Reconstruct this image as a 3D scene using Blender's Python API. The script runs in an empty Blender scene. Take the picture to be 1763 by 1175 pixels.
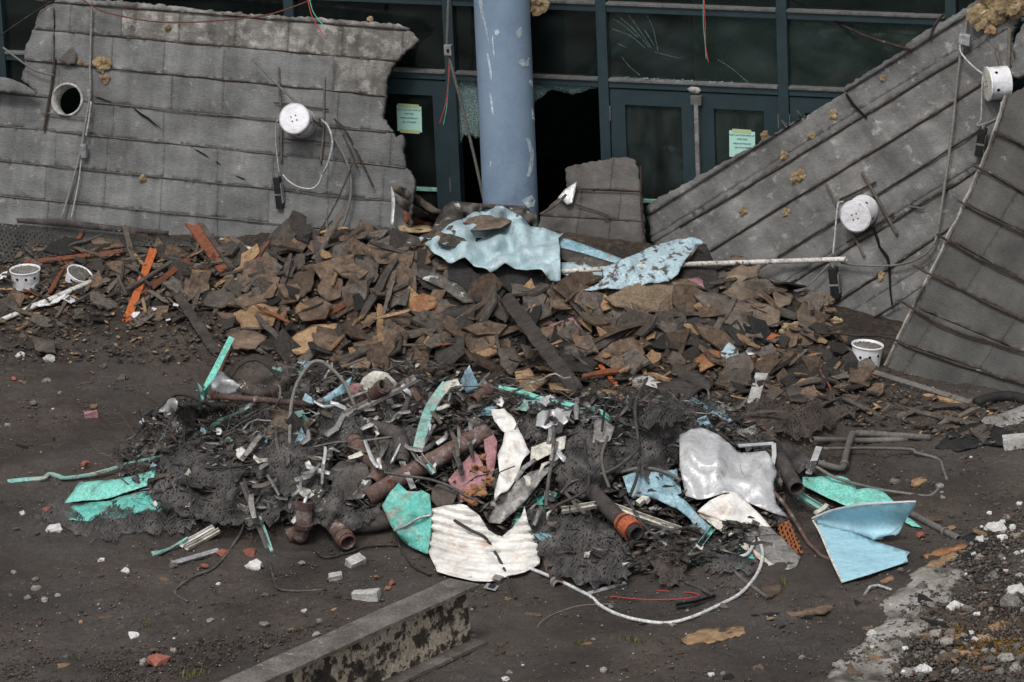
import bpy, bmesh, math, random
import numpy as np
from mathutils import Vector, Matrix, Euler, noise
from mathutils.geometry import delaunay_2d_cdt

sc = bpy.context.scene
col = sc.collection
R_ = random.Random(11)
rad = math.radians

# ------------------------------------------------------------------ camera
FPX = 8100.0                      # focal length in photo pixels (photo is 1763 x 1175)
PITCH, ROLL, DIST = rad(18), rad(2.5), 36.0
CAM = np.array((0, -DIST*math.cos(PITCH), DIST*math.sin(PITCH)))
fw = np.array((0, math.cos(PITCH), -math.sin(PITCH)))
r0 = np.array((1.0, 0, 0)); u0 = np.array((0, math.sin(PITCH), math.cos(PITCH)))
rt = math.cos(ROLL)*r0 - math.sin(ROLL)*u0
up = math.sin(ROLL)*r0 + math.cos(ROLL)*u0
cd = bpy.data.cameras.new('camera'); cam = bpy.data.objects.new('camera', cd); col.objects.link(cam)
m = Matrix.Identity(4)
for i, v in enumerate((rt, up, -fw)):
    for j in range(3): m[j][i] = v[j]
for j in range(3): m[j][3] = CAM[j]
cam.matrix_world = m
cd.sensor_width = 36.0; cd.lens = 36.0*FPX/1763.0; cd.clip_start = 1.0; cd.clip_end = 900.0
sc.camera = cam

# ------------------------------------------------------------------ world, sun, exposure
SUN_EL, SUN_AZ = rad(58), rad(-162)         # high, from behind the camera's left, veiled by cloud
w = bpy.data.worlds.new('World'); sc.world = w; w.use_nodes = True
nt = w.node_tree; bg = nt.nodes['Background']
sky = nt.nodes.new('ShaderNodeTexSky'); sky.sky_type = 'NISHITA'; sky.sun_disc = False
sky.sun_elevation = SUN_EL; sky.sun_rotation = SUN_AZ; sky.dust_density = 4.0; sky.ozone_density = 1.0
hs = nt.nodes.new('ShaderNodeHueSaturation'); hs.inputs['Saturation'].default_value = 0.34   # cloud cover greys the sky
nt.links.new(sky.outputs[0], hs.inputs['Color']); nt.links.new(hs.outputs[0], bg.inputs[0])
bg.inputs[1].default_value = 0.13
sd = bpy.data.lights.new('sun', 'SUN'); so = bpy.data.objects.new('sun', sd); col.objects.link(so)
sd.energy = 1.5; sd.angle = rad(16); sd.color = (1.0, 0.97, 0.93)
sdir = Vector((math.sin(SUN_AZ)*math.cos(SUN_EL), math.cos(SUN_AZ)*math.cos(SUN_EL), math.sin(SUN_EL)))
so.rotation_euler = sdir.to_track_quat('Z', 'Y').to_euler(); so.location = (-6, -6, 15)
sc.view_settings.view_transform = 'Standard'; sc.view_settings.look = 'None'
sc.view_settings.exposure = 0.15; sc.view_settings.gamma = 1.0; sc.view_settings.use_curve_mapping = False
sc.cycles.use_denoising = True; sc.cycles.denoising_input_passes = 'RGB_ALBEDO_NORMAL'; sc.cycles.denoising_prefilter = 'ACCURATE'
sc.cycles.max_bounces = 6; sc.cycles.diffuse_bounces = 3; sc.cycles.transparent_max_bounces = 24
sc.cycles.caustics_reflective = False; sc.cycles.caustics_refractive = False

# ------------------------------------------------------------------ numbers: noise, terrain, rays
_tab = np.random.RandomState(5).rand(256, 256)
def vnoise(x, y):
    xi = np.floor(x).astype(int); yi = np.floor(y).astype(int); fx = x-xi; fy = y-yi
    fx = fx*fx*(3-2*fx); fy = fy*fy*(3-2*fy)
    a = _tab[xi & 255, yi & 255]; b = _tab[(xi+1) & 255, yi & 255]
    c = _tab[xi & 255, (yi+1) & 255]; d = _tab[(xi+1) & 255, (yi+1) & 255]
    return (a*(1-fx)+b*fx)*(1-fy)+(c*(1-fx)+d*fx)*fy - .5
def fbm(x, y, o=4):
    s = 0; a = 1.0
    for k in range(o):
        s = s + a*vnoise(x*2**k+17.3*k, y*2**k+5.1*k); a *= .5
    return s
def sstep(a, b, x):
    t = np.clip((x-a)/(b-a), 0, 1); return t*t*(3-2*t)
PHI = rad(19.2)
FY0 = 2.0
def facY(x): return FY0 - np.tan(PHI)*x
_AX = np.array([-9, -4.4, -3.2, -2.2, -1.2, -.4, .6, 1.3, 2.0, 2.8, 3.6, 4.6, 9])
_AH = np.array([.1, .24, .26, .27, .40, .50, .38, .28, .15, .04, .0, .0, .0])
def HF(x, y):
    x = np.asarray(x, float); y = np.asarray(y, float)
    A = np.interp(x, _AX, _AH)
    yc = .95 - .27*x + .1*np.sin(x*2.1)
    d = y-yc
    mound = A*np.where(d < 0, np.exp(-(d/.95)**2), np.exp(-(d/.7)**2))
    rise = .16*sstep(-1.2, 1.8, y+.25*x)*(1-.9*sstep(1.0, 2.6, x))
    q = ((x+.30)/2.95)**2 + ((y+3.0+.07*x)/1.5)**2
    heap = .50*np.clip(1-q, 0, 1)**.9
    dip = -.75*sstep(-.55, .1, y-facY(x))
    fan = .16*np.exp(-((x-4.6)/.8)**2-((y+4.6)/1.5)**2)
    return mound + rise + heap + dip + fan + .035*fbm(x*.6, y*.6, 3)
def rayd(px, py):
    v = fw + rt*((px-881.5)/FPX) + up*((587.5-py)/FPX)
    return v/np.linalg.norm(v)
_tc = {}
def pin(x, y, poly):
    c = False; x1, y1 = poly[-1][0], poly[-1][1]
    for q in poly:
        x2, y2 = q[0], q[1]
        if (y1 > y) != (y2 > y) and x < (x2-x1)*(y-y1)/(y2-y1)+x1: c = not c
        x1, y1 = x2, y2
    return c
def tS(px, py):
    k = (round(px, 1), round(py, 1))
    if k in _tc: return _tc[k]
    d = rayd(px, py)
    t0 = (2.6-CAM[2])/d[2] if d[2] < 0 else 30; t1 = (-1.2-CAM[2])/d[2]
    t0 = max(t0, 20); t1 = min(t1, 60)
    ts = np.linspace(t0, t1, 260)
    P = CAM[None]+ts[:, None]*d[None]
    below = P[:, 2] < HF(P[:, 0], P[:, 1])
    i = int(np.argmax(below)) if below.any() else len(ts)-1
    r = ts[i]
    for pl, poly in SOLIDS:
        if pin(px, py, poly): r = min(r, pl.t(px, py, .02))
    _tc[k] = r; return r
SOLIDS = []                       # leaning slabs and the like that also stop a sight line
def S(px, py, lift=0.0):
    """the point of the terrain seen at a photo pixel, moved lift metres back along the sight line"""
    return CAM + (tS(px, py)-lift)*rayd(px, py)
class Plane:
    def __init__(s, pts):                        # three (px, py, worldY)
        P = []
        for px, py, Y in pts:
            d = rayd(px, py); P.append(CAM + d*((Y-CAM[1])/d[1]))
        s.p = P[0]; n = np.cross(P[1]-P[0], P[2]-P[0]); n /= np.linalg.norm(n)
        s.n = n if n.dot(fw) < 0 else -n
    def t(s, px, py, off=0.0):
        d = rayd(px, py); return (s.p + s.n*off - CAM).dot(s.n)/d.dot(s.n)
    def at(s, px, py, off=0.0): return CAM + rayd(px, py)*s.t(px, py, off)
PXM = 36.0/FPX                                    # metres per photo pixel, near enough

# ------------------------------------------------------------------ materials
MATS = {}
def lin(c): return tuple(((v/255)/12.92 if v <= 10 else (((v/255)+.055)/1.055)**2.4) for v in c)
def M(name, cols, scale=8, rough=.85, bump=.35, bscale=70, metal=0.0, rand=.2, spots=(), spec=.3, detail=6, stretch=None, fine=48, grain=.36, grime=0.0, grime_scale=9, dent=0.0):
    if name in MATS: return MATS[name]
    mt = bpy.data.materials.new(name); mt.use_nodes = True; t = mt.node_tree; N = t.nodes; L = t.links
    bs = N['Principled BSDF']
    tc = N.new('ShaderNodeTexCoord'); oi = N.new('ShaderNodeObjectInfo')
    ml = N.new('ShaderNodeMath'); ml.operation = 'MULTIPLY'; ml.inputs[1].default_value = 61.7; L.new(oi.outputs['Random'], ml.inputs[0])
    ad = N.new('ShaderNodeVectorMath'); ad.operation = 'ADD'; L.new(tc.outputs['Object'], ad.inputs[0]); L.new(ml.outputs[0], ad.inputs[1])
    vec = ad.outputs[0]
    if stretch:
        mp = N.new('ShaderNodeMapping'); mp.inputs['Scale'].default_value = stretch; L.new(vec, mp.inputs[0]); vec = mp.outputs[0]
    def nz(sc_, det=detail, ro=.62):
        n = N.new('ShaderNodeTexNoise'); n.inputs['Scale'].default_value = sc_; n.inputs['Detail'].default_value = det
        n.inputs['Roughness'].default_value = ro; L.new(vec, n.inputs['Vector']); return n
    n1 = nz(scale); cr = N.new('ShaderNodeValToRGB'); L.new(n1.outputs[0], cr.inputs[0])
    el = cr.color_ramp.elements
    for i, c in enumerate(cols):
        pos = .3 + .4*i/max(1, len(cols)-1)
        e = el[i] if i < 2 else el.new(pos)
        e.position = pos; e.color = (*c, 1)
    if len(cols) == 1: el[1].color = (*cols[0], 1)
    c = cr.outputs[0]
    hv = N.new('ShaderNodeHueSaturation'); mr = N.new('ShaderNodeMapRange')
    mr.inputs['To Min'].default_value = 1-rand; mr.inputs['To Max'].default_value = 1+rand
    L.new(oi.outputs['Random'], mr.inputs[0]); L.new(mr.outputs[0], hv.inputs['Value']); L.new(c, hv.inputs['Color']); c = hv.outputs[0]
    for sp in spots:                               # (colour, scale, threshold, softness)
        n = nz(sp[1], 5, .65); r = N.new('ShaderNodeMapRange'); r.clamp = True
        r.inputs['From Min'].default_value = sp[2]; r.inputs['From Max'].default_value = sp[2]+sp[3]; L.new(n.outputs[0], r.inputs[0])
        mx = N.new('ShaderNodeMix'); mx.data_type = 'RGBA'; L.new(r.outputs[0], mx.inputs[0]); L.new(c, mx.inputs[6]); mx.inputs[7].default_value = (*sp[0], 1); c = mx.outputs[2]
    nf = nz(fine, 3, .75); mf = N.new('ShaderNodeMapRange'); mf.inputs[1].default_value = .3; mf.inputs[2].default_value = .7; mf.inputs[3].default_value = 1-grain; mf.inputs[4].default_value = 1+grain
    L.new(nf.outputs[0], mf.inputs[0]); hf = N.new('ShaderNodeHueSaturation'); L.new(mf.outputs[0], hf.inputs['Value']); L.new(c, hf.inputs['Color']); c = hf.outputs[0]
    if grime:
        ng = nz(grime_scale, 7, .7); rg_ = N.new('ShaderNodeMapRange'); rg_.inputs[1].default_value = .48; rg_.inputs[2].default_value = .74; rg_.inputs[4].default_value = grime; L.new(ng.outputs[0], rg_.inputs[0])
        mg = N.new('ShaderNodeMix'); mg.data_type = 'RGBA'; L.new(rg_.outputs[0], mg.inputs[0]); L.new(c, mg.inputs[6]); mg.inputs[7].default_value = (.075, .06, .048, 1); c = mg.outputs[2]
    L.new(c, bs.inputs['Base Color'])
    bs.inputs['Roughness'].default_value = rough; bs.inputs['Metallic'].default_value = metal
    bs.inputs['Specular IOR Level'].default_value = spec
    if bump:
        n = nz(bscale, 4, .7); b = N.new('ShaderNodeBump'); b.inputs['Strength'].default_value = bump; b.inputs['Distance'].default_value = .006
        L.new(n.outputs[0], b.inputs['Height']); L.new(b.outputs[0], bs.inputs['Normal'])
        if grime:
            nd = nz(7, 3, .5); bd = N.new('ShaderNodeBump'); bd.inputs['Strength'].default_value = .55; bd.inputs['Distance'].default_value = .05
            L.new(nd.outputs[0], bd.inputs['Height']); L.new(bd.outputs[0], b.inputs['Normal'])
    MATS[name] = mt; return mt

def net_mat(name, c, size, thr, nthr=.12, threads=0.0):
    mt = bpy.data.materials.new(name); mt.use_nodes = True; t = mt.node_tree; N = t.nodes; L = t.links
    bs = N['Principled BSDF']; out = N['Material Output']; bs.inputs['Roughness'].default_value = .75; bs.inputs['Specular IOR Level'].default_value = .35
    uv = N.new('ShaderNodeUVMap'); nz = N.new('ShaderNodeTexNoise'); nz.inputs['Scale'].default_value = 9; nz.inputs['Detail'].default_value = 4
    L.new(uv.outputs[0], nz.inputs['Vector'])
    ad = N.new('ShaderNodeVectorMath'); ad.operation = 'MULTIPLY_ADD'; ad.inputs[1].default_value = (.05, .05, 0)
    L.new(nz.outputs['Color'], ad.inputs[0]); L.new(uv.outputs[0], ad.inputs[2])
    mp = N.new('ShaderNodeMapping'); mp.inputs['Rotation'].default_value = (0, 0, .6); k = math.pi/size; mp.inputs['Scale'].default_value = (k, k*.6, 0)
    L.new(ad.outputs[0], mp.inputs[0]); sx = N.new('ShaderNodeSeparateXYZ'); L.new(mp.outputs[0], sx.inputs[0])
    vals = []
    for o in (0, 1):
        s = N.new('ShaderNodeMath'); s.operation = 'SINE'; L.new(sx.outputs[o], s.inputs[0])
        a = N.new('ShaderNodeMath'); a.operation = 'ABSOLUTE'; L.new(s.outputs[0], a.inputs[0]); vals.append(a.outputs[0])
    mxm = N.new('ShaderNodeMath'); mxm.operation = 'MAXIMUM'; L.new(vals[0], mxm.inputs[0]); L.new(vals[1], mxm.inputs[1])
    n2 = N.new('ShaderNodeTexNoise'); n2.inputs['Scale'].default_value = 5; n2.inputs['Detail'].default_value = 3; L.new(uv.outputs[0], n2.inputs['Vector'])
    th = N.new('ShaderNodeMath'); th.operation = 'MULTIPLY_ADD'; th.inputs[1].default_value = nthr*4; th.inputs[2].default_value = thr-nthr*2
    L.new(n2.outputs[0], th.inputs[0])
    g0 = N.new('ShaderNodeMath'); g0.operation = 'GREATER_THAN'; L.new(mxm.outputs[0], g0.inputs[0]); L.new(th.outputs[0], g0.inputs[1]); acc = g0.outputs[0]
    for (rz, sx_, sy_) in ((.5, 9, 36), (-.7, 12, 44), (1.5, 8, 32)) if threads else ():           # hair like strands in three directions
        mq = N.new('ShaderNodeMapping'); mq.inputs['Rotation'].default_value = (0, 0, rz); L.new(ad.outputs[0], mq.inputs[0])
        m3 = N.new('ShaderNodeMapping'); m3.inputs['Scale'].default_value = (sx_, sy_, 1); L.new(mq.outputs[0], m3.inputs[0])
        nn = N.new('ShaderNodeTexNoise'); nn.inputs['Scale'].default_value = 1.0; nn.inputs['Detail'].default_value = 3; L.new(m3.outputs[0], nn.inputs['Vector'])
        s1 = N.new('ShaderNodeMath'); s1.operation = 'SUBTRACT'; L.new(nn.outputs[0], s1.inputs[0]); s1.inputs[1].default_value = .5
        s2 = N.new('ShaderNodeMath'); s2.operation = 'ABSOLUTE'; L.new(s1.outputs[0], s2.inputs[0])
        s3 = N.new('ShaderNodeMath'); s3.operation = 'LESS_THAN'; L.new(s2.outputs[0], s3.inputs[0]); s3.inputs[1].default_value = threads
        s4 = N.new('ShaderNodeMath'); s4.operation = 'MAXIMUM'; L.new(acc, s4.inputs[0]); L.new(s3.outputs[0], s4.inputs[1]); acc = s4.outputs[0]
    class _g: outputs = [acc]
    gt = _g
    cr = N.new('ShaderNodeValToRGB'); L.new(n2.outputs[0], cr.inputs[0]); cr.color_ramp.elements[0].position = .35; cr.color_ramp.elements[1].position = .68
    cr.color_ramp.elements[0].color = (*c[0], 1); cr.color_ramp.elements[1].color = (*c[1], 1); L.new(cr.outputs[0], bs.inputs['Base Color'])
    tr = N.new('ShaderNodeBsdfTransparent'); ms = N.new('ShaderNodeMixShader'); L.new(gt.outputs[0], ms.inputs[0]); L.new(tr.outputs[0], ms.inputs[1]); L.new(bs.outputs[0], ms.inputs[2])
    L.new(ms.outputs[0], out.inputs['Surface']); MATS[name] = mt; return mt

def glass_mat(name, tint, alpha, gl=.5):
    mt = bpy.data.materials.new(name); mt.use_nodes = True; t = mt.node_tree; N = t.nodes; L = t.links
    out = N['Material Output']; N.remove(N['Principled BSDF'])
    tr = N.new('ShaderNodeBsdfTransparent'); tr.inputs[0].default_value = (*tint, 1)
    gs = N.new('ShaderNodeBsdfGlossy'); gs.inputs['Roughness'].default_value = .03
    df = N.new('ShaderNodeBsdfDiffuse'); df.inputs[0].default_value = (.10, .13, .125, 1)
    fr = N.new('ShaderNodeFresnel'); fr.inputs[0].default_value = 1.5
    m1 = N.new('ShaderNodeMixShader'); L.new(fr.outputs[0], m1.inputs[0]); L.new(tr.outputs[0], m1.inputs[1]); L.new(gs.outputs[0], m1.inputs[2])
    nz = N.new('ShaderNodeTexNoise'); nz.inputs['Scale'].default_value = 2.5; nz.inputs['Detail'].default_value = 6
    mr = N.new('ShaderNodeMapRange'); mr.inputs[1].default_value = .35; mr.inputs[2].default_value = .8; mr.inputs[3].default_value = alpha*.4; mr.inputs[4].default_value = alpha*1.6
    L.new(nz.outputs[0], mr.inputs[0])
    m2 = N.new('ShaderNodeMixShader'); L.new(mr.outputs[0], m2.inputs[0]); L.new(m1.outputs[0], m2.inputs[1]); L.new(df.outputs[0], m2.inputs[2])
    L.new(m2.outputs[0], out.inputs['Surface']); MATS[name] = mt; return mt

# real surface colours
M('concrete', [(.12, .116, .108), (.185, .18, .168), (.245, .24, .226)], 3.2, .95, 1.0, 60, rand=.07, stretch=(1, 1, 2.6),
  spots=[((.085, .08, .072), 2.2, .56, .14), ((.40, .39, .36), 11, .68, .05), ((.17, .12, .075), 2.9, .66, .08)])
M('concrete_dark', [(.075, .07, .065), (.125, .12, .11), (.17, .163, .15)], 3.5, .95, .8, 85, rand=.1, stretch=(1, 1, 2),
  spots=[((.05, .045, .04), 2.0, .57, .12), ((.32, .31, .29), 12, .7, .05)])
M('concrete_pale', [(.24, .23, .22), (.36, .35, .33), (.5, .49, .47)], 9, .95, .6, 60, rand=.1, spots=[((.12, .11, .1), 6, .6, .1)])
M('concrete_kerb', [(.12, .105, .09), (.22, .205, .185), (.33, .32, .30)], 4.5, .95, .6, 70, spots=[((.06, .052, .045), 3.0, .50, .12)])
M('rebar', [(.020, .016, .014), (.042, .030, .024), (.085, .046, .030)], 16, .9, .6, 200, spots=[((.16, .15, .135), 9, .62, .06)])
M('rebar_grey', [(.08, .072, .062), (.13, .118, .1)], 16, .85, .5, 200)
M('frame_teal', [(.018, .032, .038), (.026, .046, .054)], 5, .45, .08, 60, rand=.05, spec=.4, spots=[((.10, .115, .12), 14, .74, .03)], grain=0.1)
M('frame_sill', [(.075, .078, .078), (.14, .138, .135)], 10, .8, .3, 60, spots=[((.05, .06, .06), 9, .6, .1)])
M('column_paint', [(.165, .235, .325), (.205, .28, .375), (.235, .31, .405)], 3, .5, .12, 22, rand=0, spec=.35,
  spots=[((.135, .165, .22), 2.6, .60, .14), ((.42, .5, .56), 15, .72, .02)], grain=0.05)
M('column_primer', [(.36, .43, .48), (.5, .58, .62)], 20, .8, .3, 80)
M('paper', [(.36, .62, .54), (.42, .68, .60)], 6, .8, .1, 40, rand=.04, grain=0.04)
M('tape', [(.42, .50, .27)], 6, .5, 0, grain=0.03)
M('ink', [(.02, .03, .03)], 6, .8, 0)
M('white_can', [(.62, .62, .64), (.74, .74, .76)], 5, .4, .05, 40, rand=.05, spec=.45, spots=[((.33, .28, .22), 7, .62, .14)], grime=0.18, grain=0.05)
M('black_plastic', [(.012, .012, .013), (.022, .022, .023)], 12, .5, .1, 80)
M('hole_black', [(.004, .004, .004)], 3, 1, 0)
M('galv', [(.21, .215, .22), (.36, .365, .37)], 14, .45, .2, 60, metal=.35, spots=[((.14, .11, .09), 9, .62, .1)], grime=0.35)
M('conduit_dull', [(.12, .115, .105), (.19, .18, .165)], 10, .7, .2, 80, metal=.15)
M('pipe_rust', [(.055, .036, .032), (.10, .062, .052), (.145, .10, .088)], 9, .8, .4, 90, spots=[((.23, .21, .205), 9, .56, .10), ((.14, .055, .03), 10, .60, .07), ((.035, .028, .026), 5, .58, .1)], grain=.4)
M('pipe_dark', [(.026, .022, .021), (.055, .047, .043), (.095, .085, .08)], 8, .75, .4, 90, spots=[((.28, .265, .25), 12, .68, .04)])
M('pipe_grey', [(.085, .078, .072), (.15, .14, .13)], 9, .7, .35, 90, spots=[((.15, .075, .05), 6, .64, .08)])
M('collar_orange', [(.26, .060, .028), (.34, .095, .045)], 12, .7, .3, 90)
M('mint', [(.17, .50, .42), (.24, .62, .53)], 6, .5, .15, 40, rand=.07, spots=[((.42, .45, .42), 7, .60, .06), ((.13, .10, .075), 9, .66, .06)], grime=0.55)
M('mint_worn', [(.16, .38, .33), (.27, .48, .43)], 7, .6, .25, 50, rand=.08, spots=[((.34, .33, .3), 5, .52, .1), ((.15, .10, .07), 8, .60, .08)], grime=0.85)
M('teal_sheet', [(.085, .36, .31), (.15, .48, .41)], 5, .45, .15, 40, rand=.06, spots=[((.30, .29, .26), 6, .56, .1), ((.16, .09, .06), 7, .62, .08)], grime=0.6)
M('blue_panel', [(.31, .53, .62), (.38, .61, .70)], 4, .4, .1, 30, rand=.05, spots=[((.25, .33, .36), 9, .62, .12)], grime=0.22, grain=0.1)
M('blue_worn', [(.19, .34, .41), (.30, .46, .52)], 6, .5, .2, 40, rand=.07, spots=[((.32, .33, .33), 7, .56, .08), ((.12, .08, .06), 8, .64, .07)], grime=0.6)
M('white_sheet', [(.56, .54, .50), (.74, .72, .68), (.80, .78, .75)], 4, .5, .15, 40, rand=.05, spots=[((.46, .31, .22), 4.2, .55, .16), ((.22, .14, .09), 12, .70, .05)], grime=0.4, grain=.10)
M('white_dirty', [(.42, .42, .425), (.52, .525, .53), (.60, .605, .61)], 3, .38, .15, 30, rand=.06, metal=.25, spots=[((.26, .24, .22), 4, .60, .10), ((.13, .25, .23), 9, .70, .04), ((.14, .11, .09), 16, .70, .04)], grime=0.35, grain=.08)
M('cream_paint', [(.48, .46, .40), (.62, .60, .53)], 7, .55, .15, 50, rand=.07, spots=[((.20, .17, .14), 9, .60, .09)], grime=0.6)
M('grey_sheet', [(.17, .16, .15), (.28, .27, .255), (.36, .35, .335)], 6, .5, .25, 50, metal=.2, rand=.1, spots=[((.10, .085, .07), 6, .57, .1)], grime=0.5)
M('dark_metal', [(.045, .042, .040), (.085, .08, .076), (.14, .135, .13)], 8, .55, .3, 60, metal=.3, rand=.25, spots=[((.12, .07, .05), 9, .62, .08)])
M('strip_metal', [(.11, .105, .1), (.20, .195, .19), (.33, .325, .32)], 8, .5, .3, 60, metal=.3, rand=.35, spots=[((.12, .08, .06), 9, .58, .08)])
M('steel_beam', [(.32, .26, .19), (.43, .365, .28), (.50, .44, .35)], 6, .85, .8, 45, rand=0, spots=[((.05, .04, .032), 9.0, .485, .05), ((.026, .022, .019), 3.2, .56, .10), ((.10, .075, .055), 22, .56, .06), ((.13, .07, .042), 5, .64, .06)])
M('steel_flange', [(.06, .052, .045), (.11, .098, .086), (.17, .155, .138)], 6, .8, .5, 60, rand=0, spots=[((.28, .26, .235), 9, .64, .06), ((.045, .038, .033), 4, .60, .1)])
M('cable_black', [(.02, .019, .018), (.05, .046, .043)], 14, .6, .3, 90, rand=.3)
M('cable_white', [(.42, .42, .42), (.58, .58, .58)], 12, .5, .15, 90, rand=.05, spots=[((.2, .18, .16), 12, .66, .06)])
M('wire_rust', [(.10, .04, .028), (.17, .07, .045)], 14, .8, .2, 90)
M('wire_red', [(.40, .055, .05)], 9, .6, 0)
M('wire_green', [(.07, .33, .25)], 9, .6, 0)
M('fibreboard', [(.050, .035, .027), (.105, .073, .052), (.17, .12, .085)], 7, .95, .8, 55, rand=.42, spots=[((.035, .027, .022), 4, .55, .12), ((.25, .165, .095), 13, .68, .06)])
M('fibreboard_grey', [(.052, .043, .037), (.092, .077, .065), (.145, .123, .104)], 8, .95, .8, 60, rand=.35, spots=[((.03, .026, .022), 5, .57, .1), ((.17, .105, .062), 8, .66, .07)])
M('felt', [(.018, .0165, .0155), (.036, .032, .029), (.058, .052, .047)], 16, .95, .95, 120, rand=.3, spots=[((.10, .085, .07), 16, .70, .06)])
M('asphalt', [(.013, .0125, .013), (.027, .025, .025), (.05, .047, .045)], 60, .85, 1.0, 130, rand=.15)
M('plywood', [(.17, .105, .056), (.26, .165, .09), (.35, .24, .14)], 9, .9, .7, 60, rand=.3, spots=[((.09, .05, .028), 7, .58, .1)])
M('wood_orange', [(.26, .060, .016), (.36, .10, .028), (.19, .045, .016)], 6, .7, .4, 60, rand=.15, spots=[((.055, .03, .02), 5, .60, .08)])
M('wood_red', [(.10, .034, .018), (.17, .058, .028), (.075, .03, .02)], 7, .8, .4, 60, rand=.25, spots=[((.035, .027, .024), 5, .54, .1)])
M('wood_dark', [(.028, .023, .021), (.052, .043, .038), (.085, .072, .063)], 10, .85, .5, 70, rand=.3, stretch=(1, 1, 1), spots=[((.14, .1, .07), 14, .68, .06)])
M('wood_grey', [(.07, .058, .048), (.115, .097, .08)], 9, .9, .5, 70, rand=.25, spots=[((.04, .033, .028), 6, .58, .1)])
M('charcoal', [(.009, .009, .009), (.022, .021, .02)], 14, .7, .8, 80, rand=.2)
M('tarp', [(.28, .385, .42), (.37, .485, .52), (.45, .57, .605)], 5, .55, .2, 30, rand=.03, spots=[((.21, .20, .18), 7, .60, .12), ((.12, .10, .085), 14, .69, .05)], grime=0.35, grain=0.12)
M('tarp_dirty', [(.32, .43, .48), (.42, .54, .59)], 7, .6, .35, 60, rand=.03, spots=[((.09, .078, .068), 14, .53, .07), ((.04, .036, .032), 6, .62, .07)])
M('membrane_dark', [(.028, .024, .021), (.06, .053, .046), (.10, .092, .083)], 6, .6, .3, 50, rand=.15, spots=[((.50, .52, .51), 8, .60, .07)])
M('speckled_pole', [(.40, .385, .35), (.62, .60, .56)], 8, .8, .4, 90, rand=.05, spots=[((.10, .088, .072), 26, .56, .06)], grime=0.3)
M('insulation', [(.15, .105, .055), (.27, .20, .115), (.38, .30, .185)], 14, 1, .9, 60, rand=.2, spots=[((.11, .075, .04), 9, .6, .1)])
M('kraft_orange', [(.16, .065, .03), (.25, .115, .052), (.33, .19, .095)], 8, .7, .5, 50, rand=.15, spots=[((.05, .03, .02), 7, .6, .08)])
M('plank_tan', [(.12, .088, .055), (.19, .143, .095), (.25, .195, .135)], 6, .9, .5, 60, rand=.1, spots=[((.05, .04, .03), 5, .56, .1)])
M('cloth_brown', [(.085, .066, .05), (.14, .105, .078), (.18, .145, .11)], 7, .95, .5, 60, rand=.25, spots=[((.05, .04, .03), 4, .56, .12)])
M('pink_board', [(.28, .135, .15), (.36, .19, .20)], 5, .8, .2, 40, rand=.05, spots=[((.15, .06, .06), 5, .58, .1)], grime=0.5)
M('rust_mesh', [(.20, .056, .016), (.30, .10, .03)], 14, .9, .4, 80)
M('brick_red', [(.20, .065, .048), (.28, .11, .08)], 10, .9, .5, 60, rand=.2, spots=[((.4, .33, .3), 8, .66, .06)])
M('stone', [(.09, .082, .072), (.17, .158, .14), (.29, .272, .245)], 9, .9, .4, 60, rand=.5)
M('stone_white', [(.44, .43, .41), (.62, .61, .59)], 12, .9, .4, 60, rand=.2, spots=[((.2, .18, .15), 9, .62, .1)])
M('moss', [(.10, .055, .014), (.19, .10, .022), (.16, .12, .03)], 6, .95, 0, 60, rand=.2)
M('grass', [(.05, .075, .02), (.12, .13, .04)], 6, .9, 0, 60, rand=.2)
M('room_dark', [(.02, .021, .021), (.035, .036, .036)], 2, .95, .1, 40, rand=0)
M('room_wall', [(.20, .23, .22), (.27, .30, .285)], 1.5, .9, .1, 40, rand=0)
M('scrap_soil', [(.017, .0145, .013), (.035, .030, .027), (.06, .052, .046)], 12, .95, .9, 40, rand=.1)
glass_mat('glass', (.40, .56, .53), .09)
glass_mat('glass_clear', (.62, .76, .72), .21)
net_mat('net_dark', ((.020, .019, .0185), (.115, .107, .102)), .017, .955, .06, .024)
net_mat('net_open', ((.030, .029, .028), (.13, .122, .117)), .018, .975, .03, .013)
net_mat('net_brown', ((.032, .024, .020), (.10, .08, .068)), .017, .955, .05, .022)
net_mat('net_coarse', ((.02, .02, .02), (.055, .053, .05)), .024, .60, .04)
net_mat('net_rust', ((.20, .062, .02), (.30, .11, .04)), .024, .80, .03)

def shattered():
    mt = bpy.data.materials.new('glass_shattered'); mt.use_nodes = True; t = mt.node_tree; N = t.nodes; L = t.links
    bs = N['Principled BSDF']; vo = N.new('ShaderNodeTexVoronoi'); vo.feature = 'DISTANCE_TO_EDGE'; vo.inputs['Scale'].default_value = 70
    tc = N.new('ShaderNodeTexCoord'); L.new(tc.outputs['Object'], vo.inputs['Vector'])
    cr = N.new('ShaderNodeValToRGB'); L.new(vo.outputs[0], cr.inputs[0])
    cr.color_ramp.elements[0].color = (.34, .42, .42, 1); cr.color_ramp.elements[1].color = (.045, .10, .095, 1); cr.color_ramp.elements[1].position = .13
    L.new(cr.outputs[0], bs.inputs['Base Color']); bs.inputs['Roughness'].default_value = .25
    MATS['glass_shattered'] = mt
shattered()

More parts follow.
